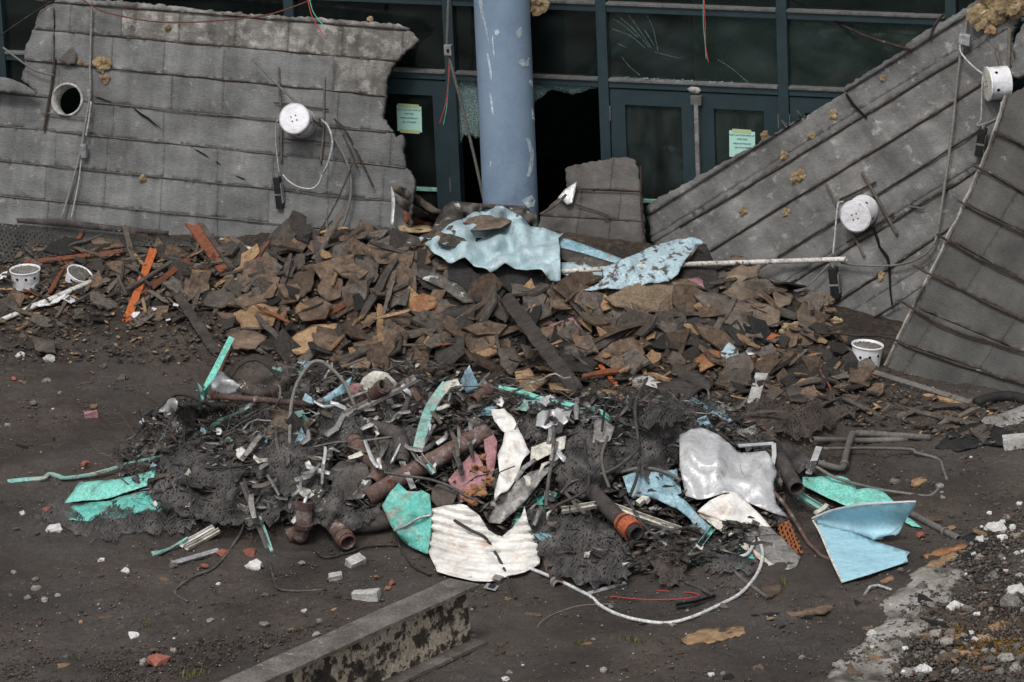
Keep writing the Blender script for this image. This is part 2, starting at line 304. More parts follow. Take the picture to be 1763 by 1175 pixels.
def concrete_mat(name, c0, c1, c2, ang, streak=.5, pale=.60):
    """lath marked sprayed concrete: hatching along the bars, streaks and stains across, pale smears"""
    mt = bpy.data.materials.new(name); mt.use_nodes = True; t = mt.node_tree; N = t.nodes; L = t.links; bs = N['Principled BSDF']
    uv = N.new('ShaderNodeUVMap'); oi = N.new('ShaderNodeObjectInfo')
    def mapped(sx, sy, off=0.0):
        mp = N.new('ShaderNodeMapping'); mp.vector_type = 'POINT'; mp.inputs['Rotation'].default_value = (0, 0, ang); L.new(uv.outputs[0], mp.inputs[0])
        m2 = N.new('ShaderNodeMapping'); m2.inputs['Scale'].default_value = (sx, sy, 1); m2.inputs['Location'].default_value = (off, off*1.7, off); L.new(mp.outputs[0], m2.inputs[0]); return m2.outputs[0]
    def nz(sx, sy, det=5, ro=.6, off=0.0):
        n = N.new('ShaderNodeTexNoise'); n.inputs['Scale'].default_value = 1.0; n.inputs['Detail'].default_value = det; n.inputs['Roughness'].default_value = ro; L.new(mapped(sx, sy, off), n.inputs['Vector']); return n.outputs[0]
    def rng(v, a, b, lo, hi):
        m = N.new('ShaderNodeMapRange'); L.new(v, m.inputs[0]); m.inputs[1].default_value = a; m.inputs[2].default_value = b; m.inputs[3].default_value = lo; m.inputs[4].default_value = hi; return m.outputs[0]
    def mul(a, b):
        m = N.new('ShaderNodeMath'); m.operation = 'MULTIPLY'; L.new(a, m.inputs[0]); L.new(b, m.inputs[1]); return m.outputs[0]
    cr = N.new('ShaderNodeValToRGB'); L.new(nz(2.4, 3.4, 8, .65), cr.inputs[0]); e = cr.color_ramp.elements
    e[0].position = .30; e[0].color = (*c0, 1); e[1].position = .5; e[1].color = (*c1, 1); x = e.new(.72); x.color = (*c2, 1)
    c = cr.outputs[0]
    def over(c, fac, colr):
        m = N.new('ShaderNodeMix'); m.data_type = 'RGBA'; L.new(fac, m.inputs[0]); L.new(c, m.inputs[6]); m.inputs[7].default_value = (*colr, 1); return m.outputs[2]
    c = over(c, rng(nz(9, 9, 6, .7, 7), pale, pale+.10, 0, .55), (.38, .37, .35))
    c = over(c, rng(nz(3.1, 2.2, 6, .7, 13), .58, .72, 0, .6), (.060, .050, .038))
    c = over(c, rng(nz(5, 5, 5, .6, 23), .66, .74, 0, .55), (.17, .115, .07))
    v = mul(rng(nz(7, .7, 4, .6, 3), .35, .65, 1-.30*streak, 1+.22*streak), rng(nz(38, 85, 3, .6), .3, .7, .88, 1.12))
    v = mul(v, rng(nz(150, 150, 2, .7), .3, .7, .82, 1.2))
    v = mul(v, rng(oi.outputs['Random'], 0, 1, .90, 1.10))
    h = N.new('ShaderNodeHueSaturation'); L.new(v, h.inputs['Value']); L.new(c, h.inputs['Color']); L.new(h.outputs[0], bs.inputs['Base Color'])
    bs.inputs['Roughness'].default_value = .95; bs.inputs['Specular IOR Level'].default_value = .2
    b1 = N.new('ShaderNodeBump'); b1.inputs['Strength'].default_value = .9; b1.inputs['Distance'].default_value = .009; L.new(nz(36, 80, 4, .65, 1), b1.inputs['Height'])
    b2 = N.new('ShaderNodeBump'); b2.inputs['Strength'].default_value = .6; b2.inputs['Distance'].default_value = .02; L.new(nz(9, 12, 6, .7, 31), b2.inputs['Height']); L.new(b2.outputs[0], b1.inputs['Normal'])
    L.new(b1.outputs[0], bs.inputs['Normal']); MATS[name] = mt
concrete_mat('concrete_holed', (.092, .092, .091), (.143, .144, .143), (.20, .201, .20), -.10, .8)
concrete_mat('concrete_stained', (.075, .066, .056), (.15, .143, .132), (.30, .292, .275), -.10, 1.2, .50)
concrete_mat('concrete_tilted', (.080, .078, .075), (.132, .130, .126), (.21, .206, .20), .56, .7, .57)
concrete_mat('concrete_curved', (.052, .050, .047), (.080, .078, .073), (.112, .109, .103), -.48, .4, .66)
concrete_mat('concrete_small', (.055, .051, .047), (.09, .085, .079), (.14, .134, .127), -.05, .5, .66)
# ------------------------------------------------------------------ mesh helpers
WORLD = {}
def tag(o, label, cat, group=None, kind=None):
    o['label'] = label
    if cat: o['category'] = cat
    if group: o['group'] = group
    if kind: o['kind'] = kind
    return o
def mk(name, V, F, mat, parent=None, smooth=False, uv=None, origin=None):
    V = np.asarray(V, float)
    if origin is None:
        origin = np.array((V[:, 0].mean(), V[:, 1].mean(), V[:, 2].min()))
    origin = np.asarray(origin, float)
    me = bpy.data.meshes.new(name)
    me.from_pydata((V-origin).tolist(), [], [tuple(int(i) for i in f) for f in F])
    me.materials.append(MATS[mat] if isinstance(mat, str) else mat)
    if smooth: me.polygons.foreach_set('use_smooth', [True]*len(me.polygons))
    if uv is not None:
        lay = me.uv_layers.new(name='UVMap'); idx = np.empty(len(me.loops), int); me.loops.foreach_get('vertex_index', idx)
        lay.data.foreach_set('uv', np.asarray(uv, float)[idx].ravel())
    me.update()
    o = bpy.data.objects.new(name, me); col.objects.link(o)
    WORLD[o.name] = origin
    if parent is not None:
        o.parent = parent; o.location = origin - WORLD[parent.name]
    else: o.location = origin
    return o
def empty(name, loc, parent=None):
    o = bpy.data.objects.new(name, None); col.objects.link(o); o.empty_display_size = .1
    loc = np.asarray(loc, float); WORLD[o.name] = loc
    o.location = loc if parent is None else loc-WORLD[parent.name]
    if parent is not None: o.parent = parent
    return o
def inpoly(P, poly):
    P = np.asarray(P); x, y = P[:, 0], P[:, 1]; r = np.zeros(len(P), bool); n = len(poly)
    for i in range(n):
        x1, y1 = poly[i][:2]; x2, y2 = poly[(i+1) % n][:2]
        if y1 == y2: continue
        c = ((y1 > y) != (y2 > y)) & (x < (x2-x1)*(y-y1)/(y2-y1)+x1); r ^= c
    return r
def clip(poly, a, b, c):
    """keep a*x+b*y+c >= 0"""
    out = []; n = len(poly)
    for i in range(n):
        p, q = poly[i], poly[(i+1) % n]; dp = a*p[0]+b*p[1]+c; dq = a*q[0]+b*q[1]+c
        if dp >= 0: out.append(p)
        if (dp >= 0) != (dq >= 0):
            t = dp/(dp-dq); out.append((p[0]+(q[0]-p[0])*t, p[1]+(q[1]-p[1])*t))
    return out
def dens(poly, step, jag=0.0, rn=R_):
    out = []; n = len(poly)
    for i in range(n):
        p = np.array(poly[i][:2], float); q = np.array(poly[(i+1) % n][:2], float); L = np.linalg.norm(q-p); k = max(1, int(L/step))
        nr = np.array((-(q-p)[1], (q-p)[0]))/max(L, 1e-6)
        for j in range(k):
            o = rn.uniform(-jag, jag) if (j > 0) else 0
            out.append(p+(q-p)*(j/k)+nr*o)
    return out
def ridged(p, f):
    return 1-2*abs(noise.noise(p*f))
def sheet(name, outline, mat, thick=.004, step=10, crumple=.0, cf=3.5, fine=0.0, ff=14, jag=0.0, ctrl=(), base=None, off=0.0,
          disp=None, holes=(), parent=None, smooth=True, seed=0, ridge=True, power=2.0, heave=0.0):
    """a real sheet of given thickness: outline of (px, py[, lift]) on the terrain, or on a Plane given as base"""
    rn = random.Random(hash(name) % 1000 + seed*7+len(outline))
    rn = random.Random(len(name)*31+seed*7+int(outline[0][0]))
    b = dens(outline, step, jag, rn)
    pts = [Vector(p) for p in b]; nb = len(pts)
    edges = [(i, (i+1) % nb) for i in range(nb)]
    for h in holes:
        hb = dens(h, step*.6, 0, rn); s = len(pts); pts += [Vector(p) for p in hb]
        edges += [(s+i, s+(i+1) % len(hb)) for i in range(len(hb))]
    B = np.array([p[:2] for p in outline], float); lo = B.min(0); hi = B.max(0)
    g = []
    y = lo[1]; k = 0
    while y < hi[1]:
        x = lo[0] + (step/2 if k % 2 else 0)
        while x < hi[0]:
            g.append((x+rn.uniform(-.2, .2)*step, y+rn.uniform(-.2, .2)*step)); x += step
        y += step*.87; k += 1
    if g:
        g = np.array(g); g = g[inpoly(g, outline)]
        bb = np.array([tuple(p) for p in pts])
        if len(g):
            dmin = np.min(np.linalg.norm(g[:, None]-bb[None], axis=2), axis=1); g = g[dmin > step*.45]
            pts += [Vector(p) for p in g]
    V2, _, Fc, _, _, _ = delaunay_2d_cdt(pts, edges, [], 0, 1e-4)
    V2 = np.array([tuple(v) for v in V2]); Fc = np.array([tuple(f) for f in Fc if len(f) == 3])
    cen = V2[Fc].mean(1); keep = inpoly(cen, b)
    for h in holes: keep &= ~inpoly(cen, h)
    Fc = Fc[keep]
    used = np.unique(Fc); remap = -np.ones(len(V2), int); remap[used] = np.arange(len(used)); V2 = V2[used]; Fc = remap[Fc]
    if base is not None:
        t = np.array([base.t(x, y, off) for x, y in V2])
    else:
        # stiff sheet: best plane through the control depths, plus smoothly spread residuals; never below the terrain
        C = np.array([(p[0], p[1], tS(p[0], p[1])-(p[2] if len(p) > 2 else .02)) for p in list(outline)+list(ctrl)])
        A_ = np.column_stack((C[:, 0], C[:, 1], np.ones(len(C)))); pl, *_r = np.linalg.lstsq(A_, C[:, 2], rcond=None); res = C[:, 2]-A_ @ pl
        dd = np.linalg.norm(V2[:, None]-C[None, :, :2], axis=2)+2.0
        wt = 1/dd**power; t = np.column_stack((V2, np.ones(len(V2)))) @ pl + (wt*res[None]).sum(1)/wt.sum(1) - off
        t = np.minimum(t, np.array([tS(x, y) for x, y in V2])-.05)
    sv = Vector((seed*3.7+outline[0][0]*.01, outline[0][1]*.013, 0))
    V = np.empty((len(V2), 3)); DZ = np.zeros(len(V2))
    for i, (x, y) in enumerate(V2):
        p = Vector((x*PXM, y*PXM, 0))+sv
        dz = 0.0
        if crumple: dz += crumple*(ridged(p, cf) if ridge else 2*noise.noise(p*cf)) + crumple*.45*ridged(p+Vector((9, 3, 0)), cf*2.3)
        if fine: dz += fine*noise.noise(p*ff)
        if disp: dz += disp(x, y)
        V[i] = CAM+rayd(x, y)*(t[i]-dz); DZ[i] = dz
    if heave: V[:, 2] += heave*(DZ-DZ.mean())          # on a lying sheet dents go up and down
    # orient towards the camera
    a, b_, c_ = V[Fc[:, 0]], V[Fc[:, 1]], V[Fc[:, 2]]; fn = np.cross(b_-a, c_-a)
    flip = (fn*(a-CAM)).sum(1) > 0; Fc[flip] = Fc[flip][:, ::-1]; fn[flip] *= -1
    vn = np.zeros_like(V)
    for k in range(3): np.add.at(vn, Fc[:, k], fn)
    vn /= np.linalg.norm(vn, axis=1)[:, None]+1e-9
    n = len(V); W = np.vstack((V, V-vn*thick))
    faces = [tuple(f) for f in Fc]+[(f[2]+n, f[1]+n, f[0]+n) for f in Fc]
    cnt = {}
    for f in Fc:
        for k in range(3):
            e = (int(f[k]), int(f[(k+1) % 3])); cnt[e] = 1
    for (i, j) in cnt:
        if (j, i) not in cnt: faces.append((i, i+n, j+n, j))
    uv = np.vstack((V2, V2))*PXM
    return mk(name, W, faces, mat, parent, smooth, uv)
def catmull(P, n=6):
    P = [np.asarray(p, float) for p in P]
    if len(P) < 3: return [P[0]+(P[-1]-P[0])*i/n for i in range(n+1)]
    Q = [2*P[0]-P[1]]+P+[2*P[-1]-P[-2]]; out = []
    for i in range(1, len(Q)-2):
        a, b, c, d = Q[i-1:i+3]
        for k in range(n):
            t = k/n; out.append(.5*((2*b)+(c-a)*t+(2*a-5*b+4*c-d)*t*t+(3*b-a-3*c+d)*t**3))
    out.append(P[-1]); return out
def sweep(name, P, prof, mat, N=(0, -.5, .86), roll=0.0, closed=True, smooth=False, parent=None, caps=True, twist=0.0, taper=None):
    P = [np.asarray(p, float) for p in P]; n = len(P); k = len(prof); V = []; N = np.asarray(N, float)
    for i in range(n):
        T = P[min(i+1, n-1)]-P[max(i-1, 0)]; T /= np.linalg.norm(T)+1e-9
        s = np.cross(T, N); ls = np.linalg.norm(s)
        if ls < .15: s = np.cross(T, np.array((1., .2, 0))); ls = np.linalg.norm(s)
        s /= ls; u = np.cross(s, T); a = roll+twist*i/max(1, n-1); ca, sa = math.cos(a), math.sin(a)
        s2 = s*ca+u*sa; u2 = u*ca-s*sa; f = 1 if taper is None else taper(i/max(1, n-1))
        for (x, y) in prof: V.append(P[i]+s2*x*f+u2*y*f)
    F = []
    for i in range(n-1):
        for j in range(k):
            j2 = (j+1) % k
            F.append((i*k+j, i*k+j2, (i+1)*k+j2, (i+1)*k+j))
    if caps: F.append(tuple(range(k-1, -1, -1))); F.append(tuple((n-1)*k+j for j in range(k)))
    return mk(name, V, F, mat, parent, smooth)
def circ(r, n=8, r2=None): return [(r*math.cos(2*math.pi*i/n), (r2 or r)*math.sin(2*math.pi*i/n)) for i in range(n)]
def boxp(w, h): return [(-w/2, -h/2), (w/2, -h/2), (w/2, h/2), (-w/2, h/2)]
def chan(w, h, t=.004): return [(-w/2, -h/2), (w/2, -h/2), (w/2, h/2), (w/2-t, h/2), (w/2-t, -h/2+t), (-w/2+t, -h/2+t), (-w/2+t, h/2), (-w/2, h/2)]
def angle(w, h, t=.004): return [(0, 0), (w, 0), (w, t), (t, t), (t, h), (0, h)]
def pts3(px, base=None):
    out = []
    for p in px:
        l = p[2] if len(p) > 2 else .03
        out.append(S(p[0], p[1], max(l, .05)) if base is None else base.at(p[0], p[1], l))
    return out
def tube(name, px, rpx, mat, base=None, n=6, seg=8, parent=None, P=None, wob=0.0):
    Q = P if P is not None else pts3(px, base); C = catmull(Q, n if len(Q) > 2 else max(2, n))
    if wob:
        C = [c+np.array(noise.noise_vector(Vector(c*5)))*wob for c in C]
    return sweep(name, C, circ(rpx*PXM, seg), mat, smooth=True, parent=parent)
def pipe(name, px, rpx, mat, base=None, n=4, seg=14, parent=None, P=None, wall=.14):
    """a hollow pipe: outer skin, inner skin, rim rings"""
    Q = P if P is not None else pts3(px, base); C = catmull(Q, n); r = rpx*PXM; ri = r*(1-wall); k = seg; nn = len(C); V = []
    T0 = None
    for rr in (r, ri):
        for i in range(nn):
            T = C[min(i+1, nn-1)]-C[max(i-1, 0)]; T = T/np.linalg.norm(T)
            ref = np.array((0, 0, 1.)) if abs(T[2]) < .9 else np.array((1., 0, 0)); s = np.cross(T, ref); s /= np.linalg.norm(s); u = np.cross(s, T)
            for j in range(k): a = 2*math.pi*j/k; V.append(C[i]+(s*math.cos(a)+u*math.sin(a))*rr)
    F = []; o = nn*k
    for i in range(nn-1):
        for j in range(k):
            j2 = (j+1) % k
            F.append((i*k+j, i*k+j2, (i+1)*k+j2, (i+1)*k+j)); F.append((o+i*k+j2, o+i*k+j, o+(i+1)*k+j, o+(i+1)*k+j2))
    for j in range(k):
        j2 = (j+1) % k; F.append((j, o+j, o+j2, j2)); e = (nn-1)*k; F.append((e+j, e+j2, o+e+j2, o+e+j))
    return mk(name, V, F, mat, parent, True)
def lathe(name, c, axis, prof, mat, seg=20, parent=None, smooth=False, cap0=False, cap1=False):
    c = np.asarray(c, float); A = np.asarray(axis, float); A /= np.linalg.norm(A)
    ref = np.array((0, 0, 1.)) if abs(A[2]) < .9 else np.array((1., 0, 0)); s = np.cross(A, ref); s /= np.linalg.norm(s); u = np.cross(s, A); V = []; F = []
    for (r, h) in prof:
        for j in range(seg): a = 2*math.pi*j/seg; V.append(c+A*h+(s*math.cos(a)+u*math.sin(a))*r)
    for i in range(len(prof)-1):
        for j in range(seg): j2 = (j+1) % seg; F.append((i*seg+j, i*seg+j2, (i+1)*seg+j2, (i+1)*seg+j))
    if cap0: F.append(tuple(range(seg-1, -1, -1)))
    if cap1: F.append(tuple((len(prof)-1)*seg+j for j in range(seg)))
    return mk(name, V, F, mat, parent, smooth)
def boxm(name, c, ax, size, mat, parent=None, bev=0.0, rough=0.0, seed=1):
    """box from centre, three axes, three sizes; rough jitters the corners and rings"""
    c = np.asarray(c, float); ax = [np.asarray(a, float)/np.linalg.norm(a) for a in ax]; rn = random.Random(seed); V = []
    bm = bmesh.new(); bmesh.ops.create_cube(bm, size=1)
    for v in bm.verts: v.co = Vector((v.co.x*size[0], v.co.y*size[1], v.co.z*size[2]))
    if bev: bmesh.ops.bevel(bm, geom=list(bm.edges), offset=bev, segments=2, affect='EDGES', profile=.6)
    if rough:
        bmesh.ops.subdivide_edges(bm, edges=list(bm.edges), cuts=2, use_grid_fill=True)
        for v in bm.verts: v.co += Vector(noise.noise_vector(v.co*18+Vector((seed, 0, 0))))*rough
    bm.verts.ensure_lookup_table()
    V = [c+ax[0]*v.co.x+ax[1]*v.co.y+ax[2]*v.co.z for v in bm.verts]; F = [tuple(x.index for x in f.verts) for f in bm.faces]; bm.free()
    return mk(name, V, F, mat, parent)
def plank(name, a, b, wpx, tpx, mat, roll=0.0, splinter=.5, parent=None, N=(0, -.5, .86), seed=1, w2=None):
    """a plank between two photo pixels with torn, uneven ends and slightly wavy edges"""
    A = S(*a); B = S(*b); rn = random.Random(seed+int(a[0])); T = B-A; L = np.linalg.norm(T); T /= L; N = np.asarray(N, float)
    s = np.cross(T, N); s /= np.linalg.norm(s); u = np.cross(s, T); ca, sa = math.cos(roll), math.sin(roll); s, u = s*ca+u*sa, u*ca-s*sa
    w = wpx*PXM; t = tpx*PXM; k = 5; rows = max(4, int(L/.08)); V = []; wv = (w2 or wpx)*PXM
    e0 = [rn.uniform(0, splinter)*w*1.6 for _ in range(k)]; e1 = [rn.uniform(0, splinter)*w*1.6 for _ in range(k)]
    for lay in (0, 1):
        for i in range(rows+1):
            f = i/rows; ww = w+(wv-w)*f
            for j in range(k):
                x = f*L
                if i == 0: x += e0[j]
                if i == rows: x -= e1[j]
                yy = (j/(k-1)-.5)*ww + (rn.uniform(-.06, .06)*ww if j in (0, k-1) else 0)
                V.append(A+T*x+s*yy+u*((.5-lay)*t))
    F = []; o = (rows+1)*k
    for i in range(rows):
        for j in range(k-1):
            a_ = i*k+j; F.append((a_, a_+k, a_+k+1, a_+1)); F.append((o+a_, o+a_+1, o+a_+k+1, o+a_+k))
        F.append((i*k, o+i*k, o+i*k+k, i*k+k)); e = i*k+k-1; F.append((e, e+k, o+e+k, o+e))
    for j in range(k-1):
        F.append((j, j+1, o+j+1, o+j)); e = rows*k+j; F.append((e, o+e, o+e+1, e+1))
    return mk(name, V, F, mat, parent)
def tuft(name, c, r, mat, seed=1, sq=(1, 1, 1), sub=3, amp=.55, parent=None):
    bm = bmesh.new(); bmesh.ops.create_icosphere(bm, subdivisions=sub, radius=1.0); V = []
    for v in bm.verts:
        d = v.co.normalized(); k = 1+amp*noise.noise(d*1.3+Vector((seed*5.1, 0, 0)))*1.5+amp*.35*noise.noise(d*4.5+Vector((0, seed*3.3, 0)))+amp*.40*noise.noise(d*13+Vector((0, 0, seed)))
        V.append((c[0]+d.x*k*r*sq[0], c[1]+d.y*k*r*sq[1], c[2]+d.z*k*r*sq[2]))
    F = [tuple(x.index for x in f.verts) for f in bm.faces]; bm.free()
    return mk(name, V, F, mat, parent, False)
COLN = {'fibreboard': 'brown', 'fibreboard_grey': 'grey brown', 'felt': 'black', 'charcoal': 'charred', 'plywood': 'tan', 'wood_dark': 'dark', 'wood_red': 'reddish', 'wood_grey': 'grey', 'strip_metal': 'silvery', 'dark_metal': 'dark', 'grey_sheet': 'grey', 'cable_black': 'black', 'rebar': 'rusty',
        'pipe_dark': 'dark brown', 'membrane_dark': 'black and white', 'mint_worn': 'mint', 'blue_worn': 'blue', 'cream_paint': 'cream', 'white_dirty': 'white', 'brick_red': 'red', 'pink_board': 'pink', 'stone': 'grey', 'stone_white': 'whitish', 'kraft_orange': 'orange brown'}
MARKS = [((860, 440), 'below the heaped pale blue membrane'), ((1110, 500), 'below the speckled membrane roll'), ((940, 590), 'beside the long dark brown plank'), ((535, 580), 'beside the pale tan torn board'), ((1260, 605), 'beside the pale blue rag'), ((1290, 505), 'beside the brown cloth sheet'), ((1485, 610), 'before the gravel filled bucket'),
         ((620, 610), 'beside the flat dark brown board'), ((740, 490), 'beside the bent membrane strip'), ((460, 510), 'beside the upright grey brown plank'), ((240, 490), 'beside the bright orange plank'), ((360, 430), 'beside the rust red trim board'), ((90, 470), 'beside the two white cans'), ((60, 540), 'below the white speckled pole'), ((330, 550), 'beside the broad dark plank'),
         ((1300, 680), 'beside the concrete blocks'), ((1600, 700), 'under the long splintered plank'), ((1090, 640), 'beside the white flashing'), ((1030, 550), 'under the bent black strip'), ((370, 670), 'beside the mint green post'), ((540, 700), 'under the conduit arch'), ((300, 800), 'in the netting beside the mint sheet'), ((450, 850), 'near the dark angle bar'),
         ((650, 800), 'beside the rusty pipe elbow'), ((740, 740), 'beside the bent mint white bar'), ((700, 880), 'behind the teal sheet'), ((830, 800), 'beside the pink board'), ((890, 770), 'beside the crumpled white sheet'), ((960, 810), 'beside the leaning rods'), ((1120, 740), 'in the big netting drape'), ((1010, 950), 'at the rolled netting bundle'), ((1060, 880), 'beside the thick dark pipe'), ((1150, 900), 'beside the cream channel'),
         ((1250, 800), 'under the dirty white sheet'), ((1280, 920), 'beside the curled white sheet'), ((150, 920), 'beside the thin netting'), ((640, 1020), 'near the grey brick'), ((700, 1130), 'beside the steel beam'), ((1150, 1070), 'beside the white conduit loop'), ((1480, 960), 'beside the blue folded panel'), ((1560, 820), 'inside the thin conduit curve'), ((330, 1080), 'by the cleat marks'), ((60, 700), 'on the bare dirt near the pink brick'),
         ((80, 1040), 'on the packed dirt by the lone white lump'), ((1230, 1095), 'beside the particle board piece'), ((1700, 1115), 'beside the orange moss'), ((1700, 950), 'beside the charred wood'), ((1600, 1050), 'on the edge of the kerb'), ((1640, 880), 'by the ringed grey pipe'), ((330, 960), 'beside the flat silver bar')]
def phrase(me, s, smin, smax, base, px, py):
    c = COLN.get(me.materials[0].name if hasattr(me, 'materials') else me.name, ''); f = (s-smin)/(smax-smin+1e-9); z = 'small' if f < .12 else 'medium' if f < .45 else 'large'
    near = min(MARKS, key=lambda k: (k[0][0]-px)**2+((k[0][1]-py)*1.4)**2)[1]
    return f'{z} {c} {base} {near}'
# ------------------------------------------------------------------ ground
def build_ground():
    xs = np.concatenate((-np.geomspace(260, 5.2, 26), np.linspace(-5.1, 5.1, 500), np.geomspace(5.2, 260, 26)))
    ys = np.concatenate((-np.geomspace(260, 7.7, 26), np.linspace(-7.6, 3.2, 540), np.geomspace(3.6, 300, 26)))
    X, Y = np.meshgrid(xs, ys, indexing='ij'); Z = HF(X, Y)
    near = np.exp(-np.clip(np.abs(X)-5, 0, None)**2)*np.exp(-np.clip(np.abs(Y+2)-6, 0, None)**2)
    q = ((X+.30)/2.95)**2+((Y+3.0+.07*X)/1.5)**2
    Z = Z + near*(.022*fbm(X*3.1, Y*3.1, 3)+.016*fbm(X*11, Y*11, 3)+.010*fbm(X*31, Y*31, 2)) - .07*np.clip(1-q, 0, 1)**.5
    # packed, driven ground is smoother at the left; cleat marks of a machine run up to the right
    a = math.atan2(.66, .75); cx, cy = S(345, 1085)[:2]
    U = (X-cx)*math.cos(a)+(Y-cy)*math.sin(a); Wv = -(X-cx)*math.sin(a)+(Y-cy)*math.cos(a)
    mask = np.exp(-(U/.85)**4-(Wv/.55)**4)*(.35+.65*(vnoise(X*3, Y*3) > -.12))
    Z = Z - mask*.045*np.clip(np.sin(Wv*2*math.pi/.125+.7*fbm(X*2, Y*2, 2))-.25, 0, 1)
    fanm = np.exp(-((X-3.9)/1.3)**2-((Y+5.6)/1.3)**2)
    Z = Z + fanm*.05*fbm(X*5, Y*5, 4)
    n, m_ = X.shape; V = np.stack((X, Y, Z), -1).reshape(-1, 3)
    i = np.arange(n*m_).reshape(n, m_); F = np.stack((i[:-1, :-1], i[1:, :-1], i[1:, 1:], i[:-1, 1:]), -1).reshape(-1, 4)
    me = bpy.data.meshes.new('ground'); me.vertices.add(len(V)); me.vertices.foreach_set('co', V.ravel())
    me.loops.add(F.size); me.loops.foreach_set('vertex_index', F.ravel().astype(np.int32)); me.polygons.add(len(F))
    me.polygons.foreach_set('loop_start', np.arange(0, F.size, 4, dtype=np.int32)); me.update(); me.validate()
    me.polygons.foreach_set('use_smooth', [True]*len(F))
    # two soils: damp packed dirt, and the mounds' charred debris, darkened for the shade in its gaps; rubble grit at the right
    debris_gap = np.clip(1.25-q, 0, 1)*.9
    A = np.interp(X, _AX, _AH); yc = .95-.27*X; debris_gap = np.maximum(debris_gap, sstep(-1.9, -.9, Y-yc+.35*fbm(X*2, Y*2, 3)))
    grit = np.exp(-((X-4.4)/1.05)**2-((Y+5.2)/1.6)**2)*1.2+.35*fbm(X*2.5, Y*2.5, 3)*fanm
    ca = me.color_attributes.new('soil', 'FLOAT_COLOR', 'POINT')
    C = np.stack((debris_gap, np.clip(grit, 0, 1), np.zeros_like(X), np.ones_like(X)), -1).reshape(-1, 4)
    ca.data.foreach_set('color', C.ravel())
    o = bpy.data.objects.new('ground', me); col.objects.link(o); o['kind'] = 'structure'; o['label'] = 'damp dark brown dirt ground strewn with grit'
    mt = bpy.data.materials.new('soil'); mt.use_nodes = True; t = mt.node_tree; N = t.nodes; L = t.links; bs = N['Principled BSDF']
    tc = N.new('ShaderNodeTexCoord')
    def nz(s, d=6, r=.65):
        k = N.new('ShaderNodeTexNoise'); k.inputs['Scale'].default_value = s; k.inputs['Detail'].default_value = d; k.inputs['Roughness'].default_value = r
        L.new(tc.outputs['Object'], k.inputs['Vector']); return k.outputs[0]
    def ramp(fac, cs):
        k = N.new('ShaderNodeValToRGB'); L.new(fac, k.inputs[0]); e = k.color_ramp.elements
        for i, (p, c) in enumerate(cs):
            x = e[i] if i < 2 else e.new(p)
            x.position = p; x.color = (*c, 1)
        return k.outputs[0]
    def mix(f, a_, b_):
        k = N.new('ShaderNodeMix'); k.data_type = 'RGBA'; L.new(f, k.inputs[0]); L.new(a_, k.inputs[6]); L.new(b_, k.inputs[7]); return k.outputs[2]
    dirt = ramp(nz(1.6, 8), [(.32, (0.029, 0.023, 0.018)), (.5, (0.049, 0.038, 0.032)), (.68, (0.070, 0.057, 0.046))])
    gr = ramp(nz(42, 5), [(.36, (0.026, 0.021, 0.017)), (.55, (0.050, 0.040, 0.033)), (.70, (0.094, 0.078, 0.064))])
    f = N.new('ShaderNodeValue'); f.outputs[0].default_value = .45
    base = mix(f.outputs[0], dirt, gr)
    grey_ = ramp(nz(60, 5), [(.34, (0.026, 0.023, 0.022)), (.55, (0.049, 0.044, 0.040)), (.70, (0.086, 0.079, 0.072))]); mk_ = N.new('ShaderNodeMapRange'); L.new(nz(.8, 7, .65), mk_.inputs[0]); mk_.inputs[1].default_value = .46; mk_.inputs[2].default_value = .6; mk_.inputs[4].default_value = .8
    base = mix(mk_.outputs[0], base, grey_)
    mul = ramp(nz(26, 6), [(.34, (0.013, 0.010, 0.008)), (.5, (0.031, 0.023, 0.018)), (.62, (0.060, 0.042, 0.030)), (.74, (0.097, 0.066, 0.045))])  # charred debris tone with the shade of the gaps put into it
    grt = ramp(nz(34, 6), [(.34, (0.026, 0.021, 0.017)), (.5, (0.057, 0.049, 0.040)), (.66, (0.131, 0.117, 0.099))])
    at = N.new('ShaderNodeAttribute'); at.attribute_name = 'soil'; sx = N.new('ShaderNodeSeparateColor'); L.new(at.outputs['Color'], sx.inputs[0])
    c = mix(sx.outputs[0], base, mul); c = mix(sx.outputs[1], c, grt)
    vm = N.new('ShaderNodeMapRange'); L.new(nz(120, 3, .8), vm.inputs[0]); vm.inputs[1].default_value = .3; vm.inputs[2].default_value = .72; vm.inputs[3].default_value = .55; vm.inputs[4].default_value = 1.6
    v2 = N.new('ShaderNodeMapRange'); L.new(nz(.9, 5, .6), v2.inputs[0]); v2.inputs[1].default_value = .35; v2.inputs[2].default_value = .65; v2.inputs[3].default_value = .62; v2.inputs[4].default_value = 1.35
    mm = N.new('ShaderNodeMath'); mm.operation = 'MULTIPLY'; L.new(vm.outputs[0], mm.inputs[0]); L.new(v2.outputs[0], mm.inputs[1])
    hh = N.new('ShaderNodeHueSaturation'); L.new(mm.outputs[0], hh.inputs['Value']); L.new(c, hh.inputs['Color']); c = hh.outputs[0]
    L.new(c, bs.inputs['Base Color'])
    rr = N.new('ShaderNodeMapRange'); L.new(nz(1.1, 4), rr.inputs[0]); rr.inputs[1].default_value = .4; rr.inputs[2].default_value = .62; rr.inputs[3].default_value = .55; rr.inputs[4].default_value = .95
    L.new(rr.outputs[0], bs.inputs['Roughness']); bs.inputs['Specular IOR Level'].default_value = .35
    b = N.new('ShaderNodeBump'); b.inputs['Strength'].default_value = .8; b.inputs['Distance'].default_value = .007; L.new(nz(34, 6, .75), b.inputs['Height']); L.new(b.outputs[0], bs.inputs['Normal'])
    me.materials.append(mt)
build_ground()

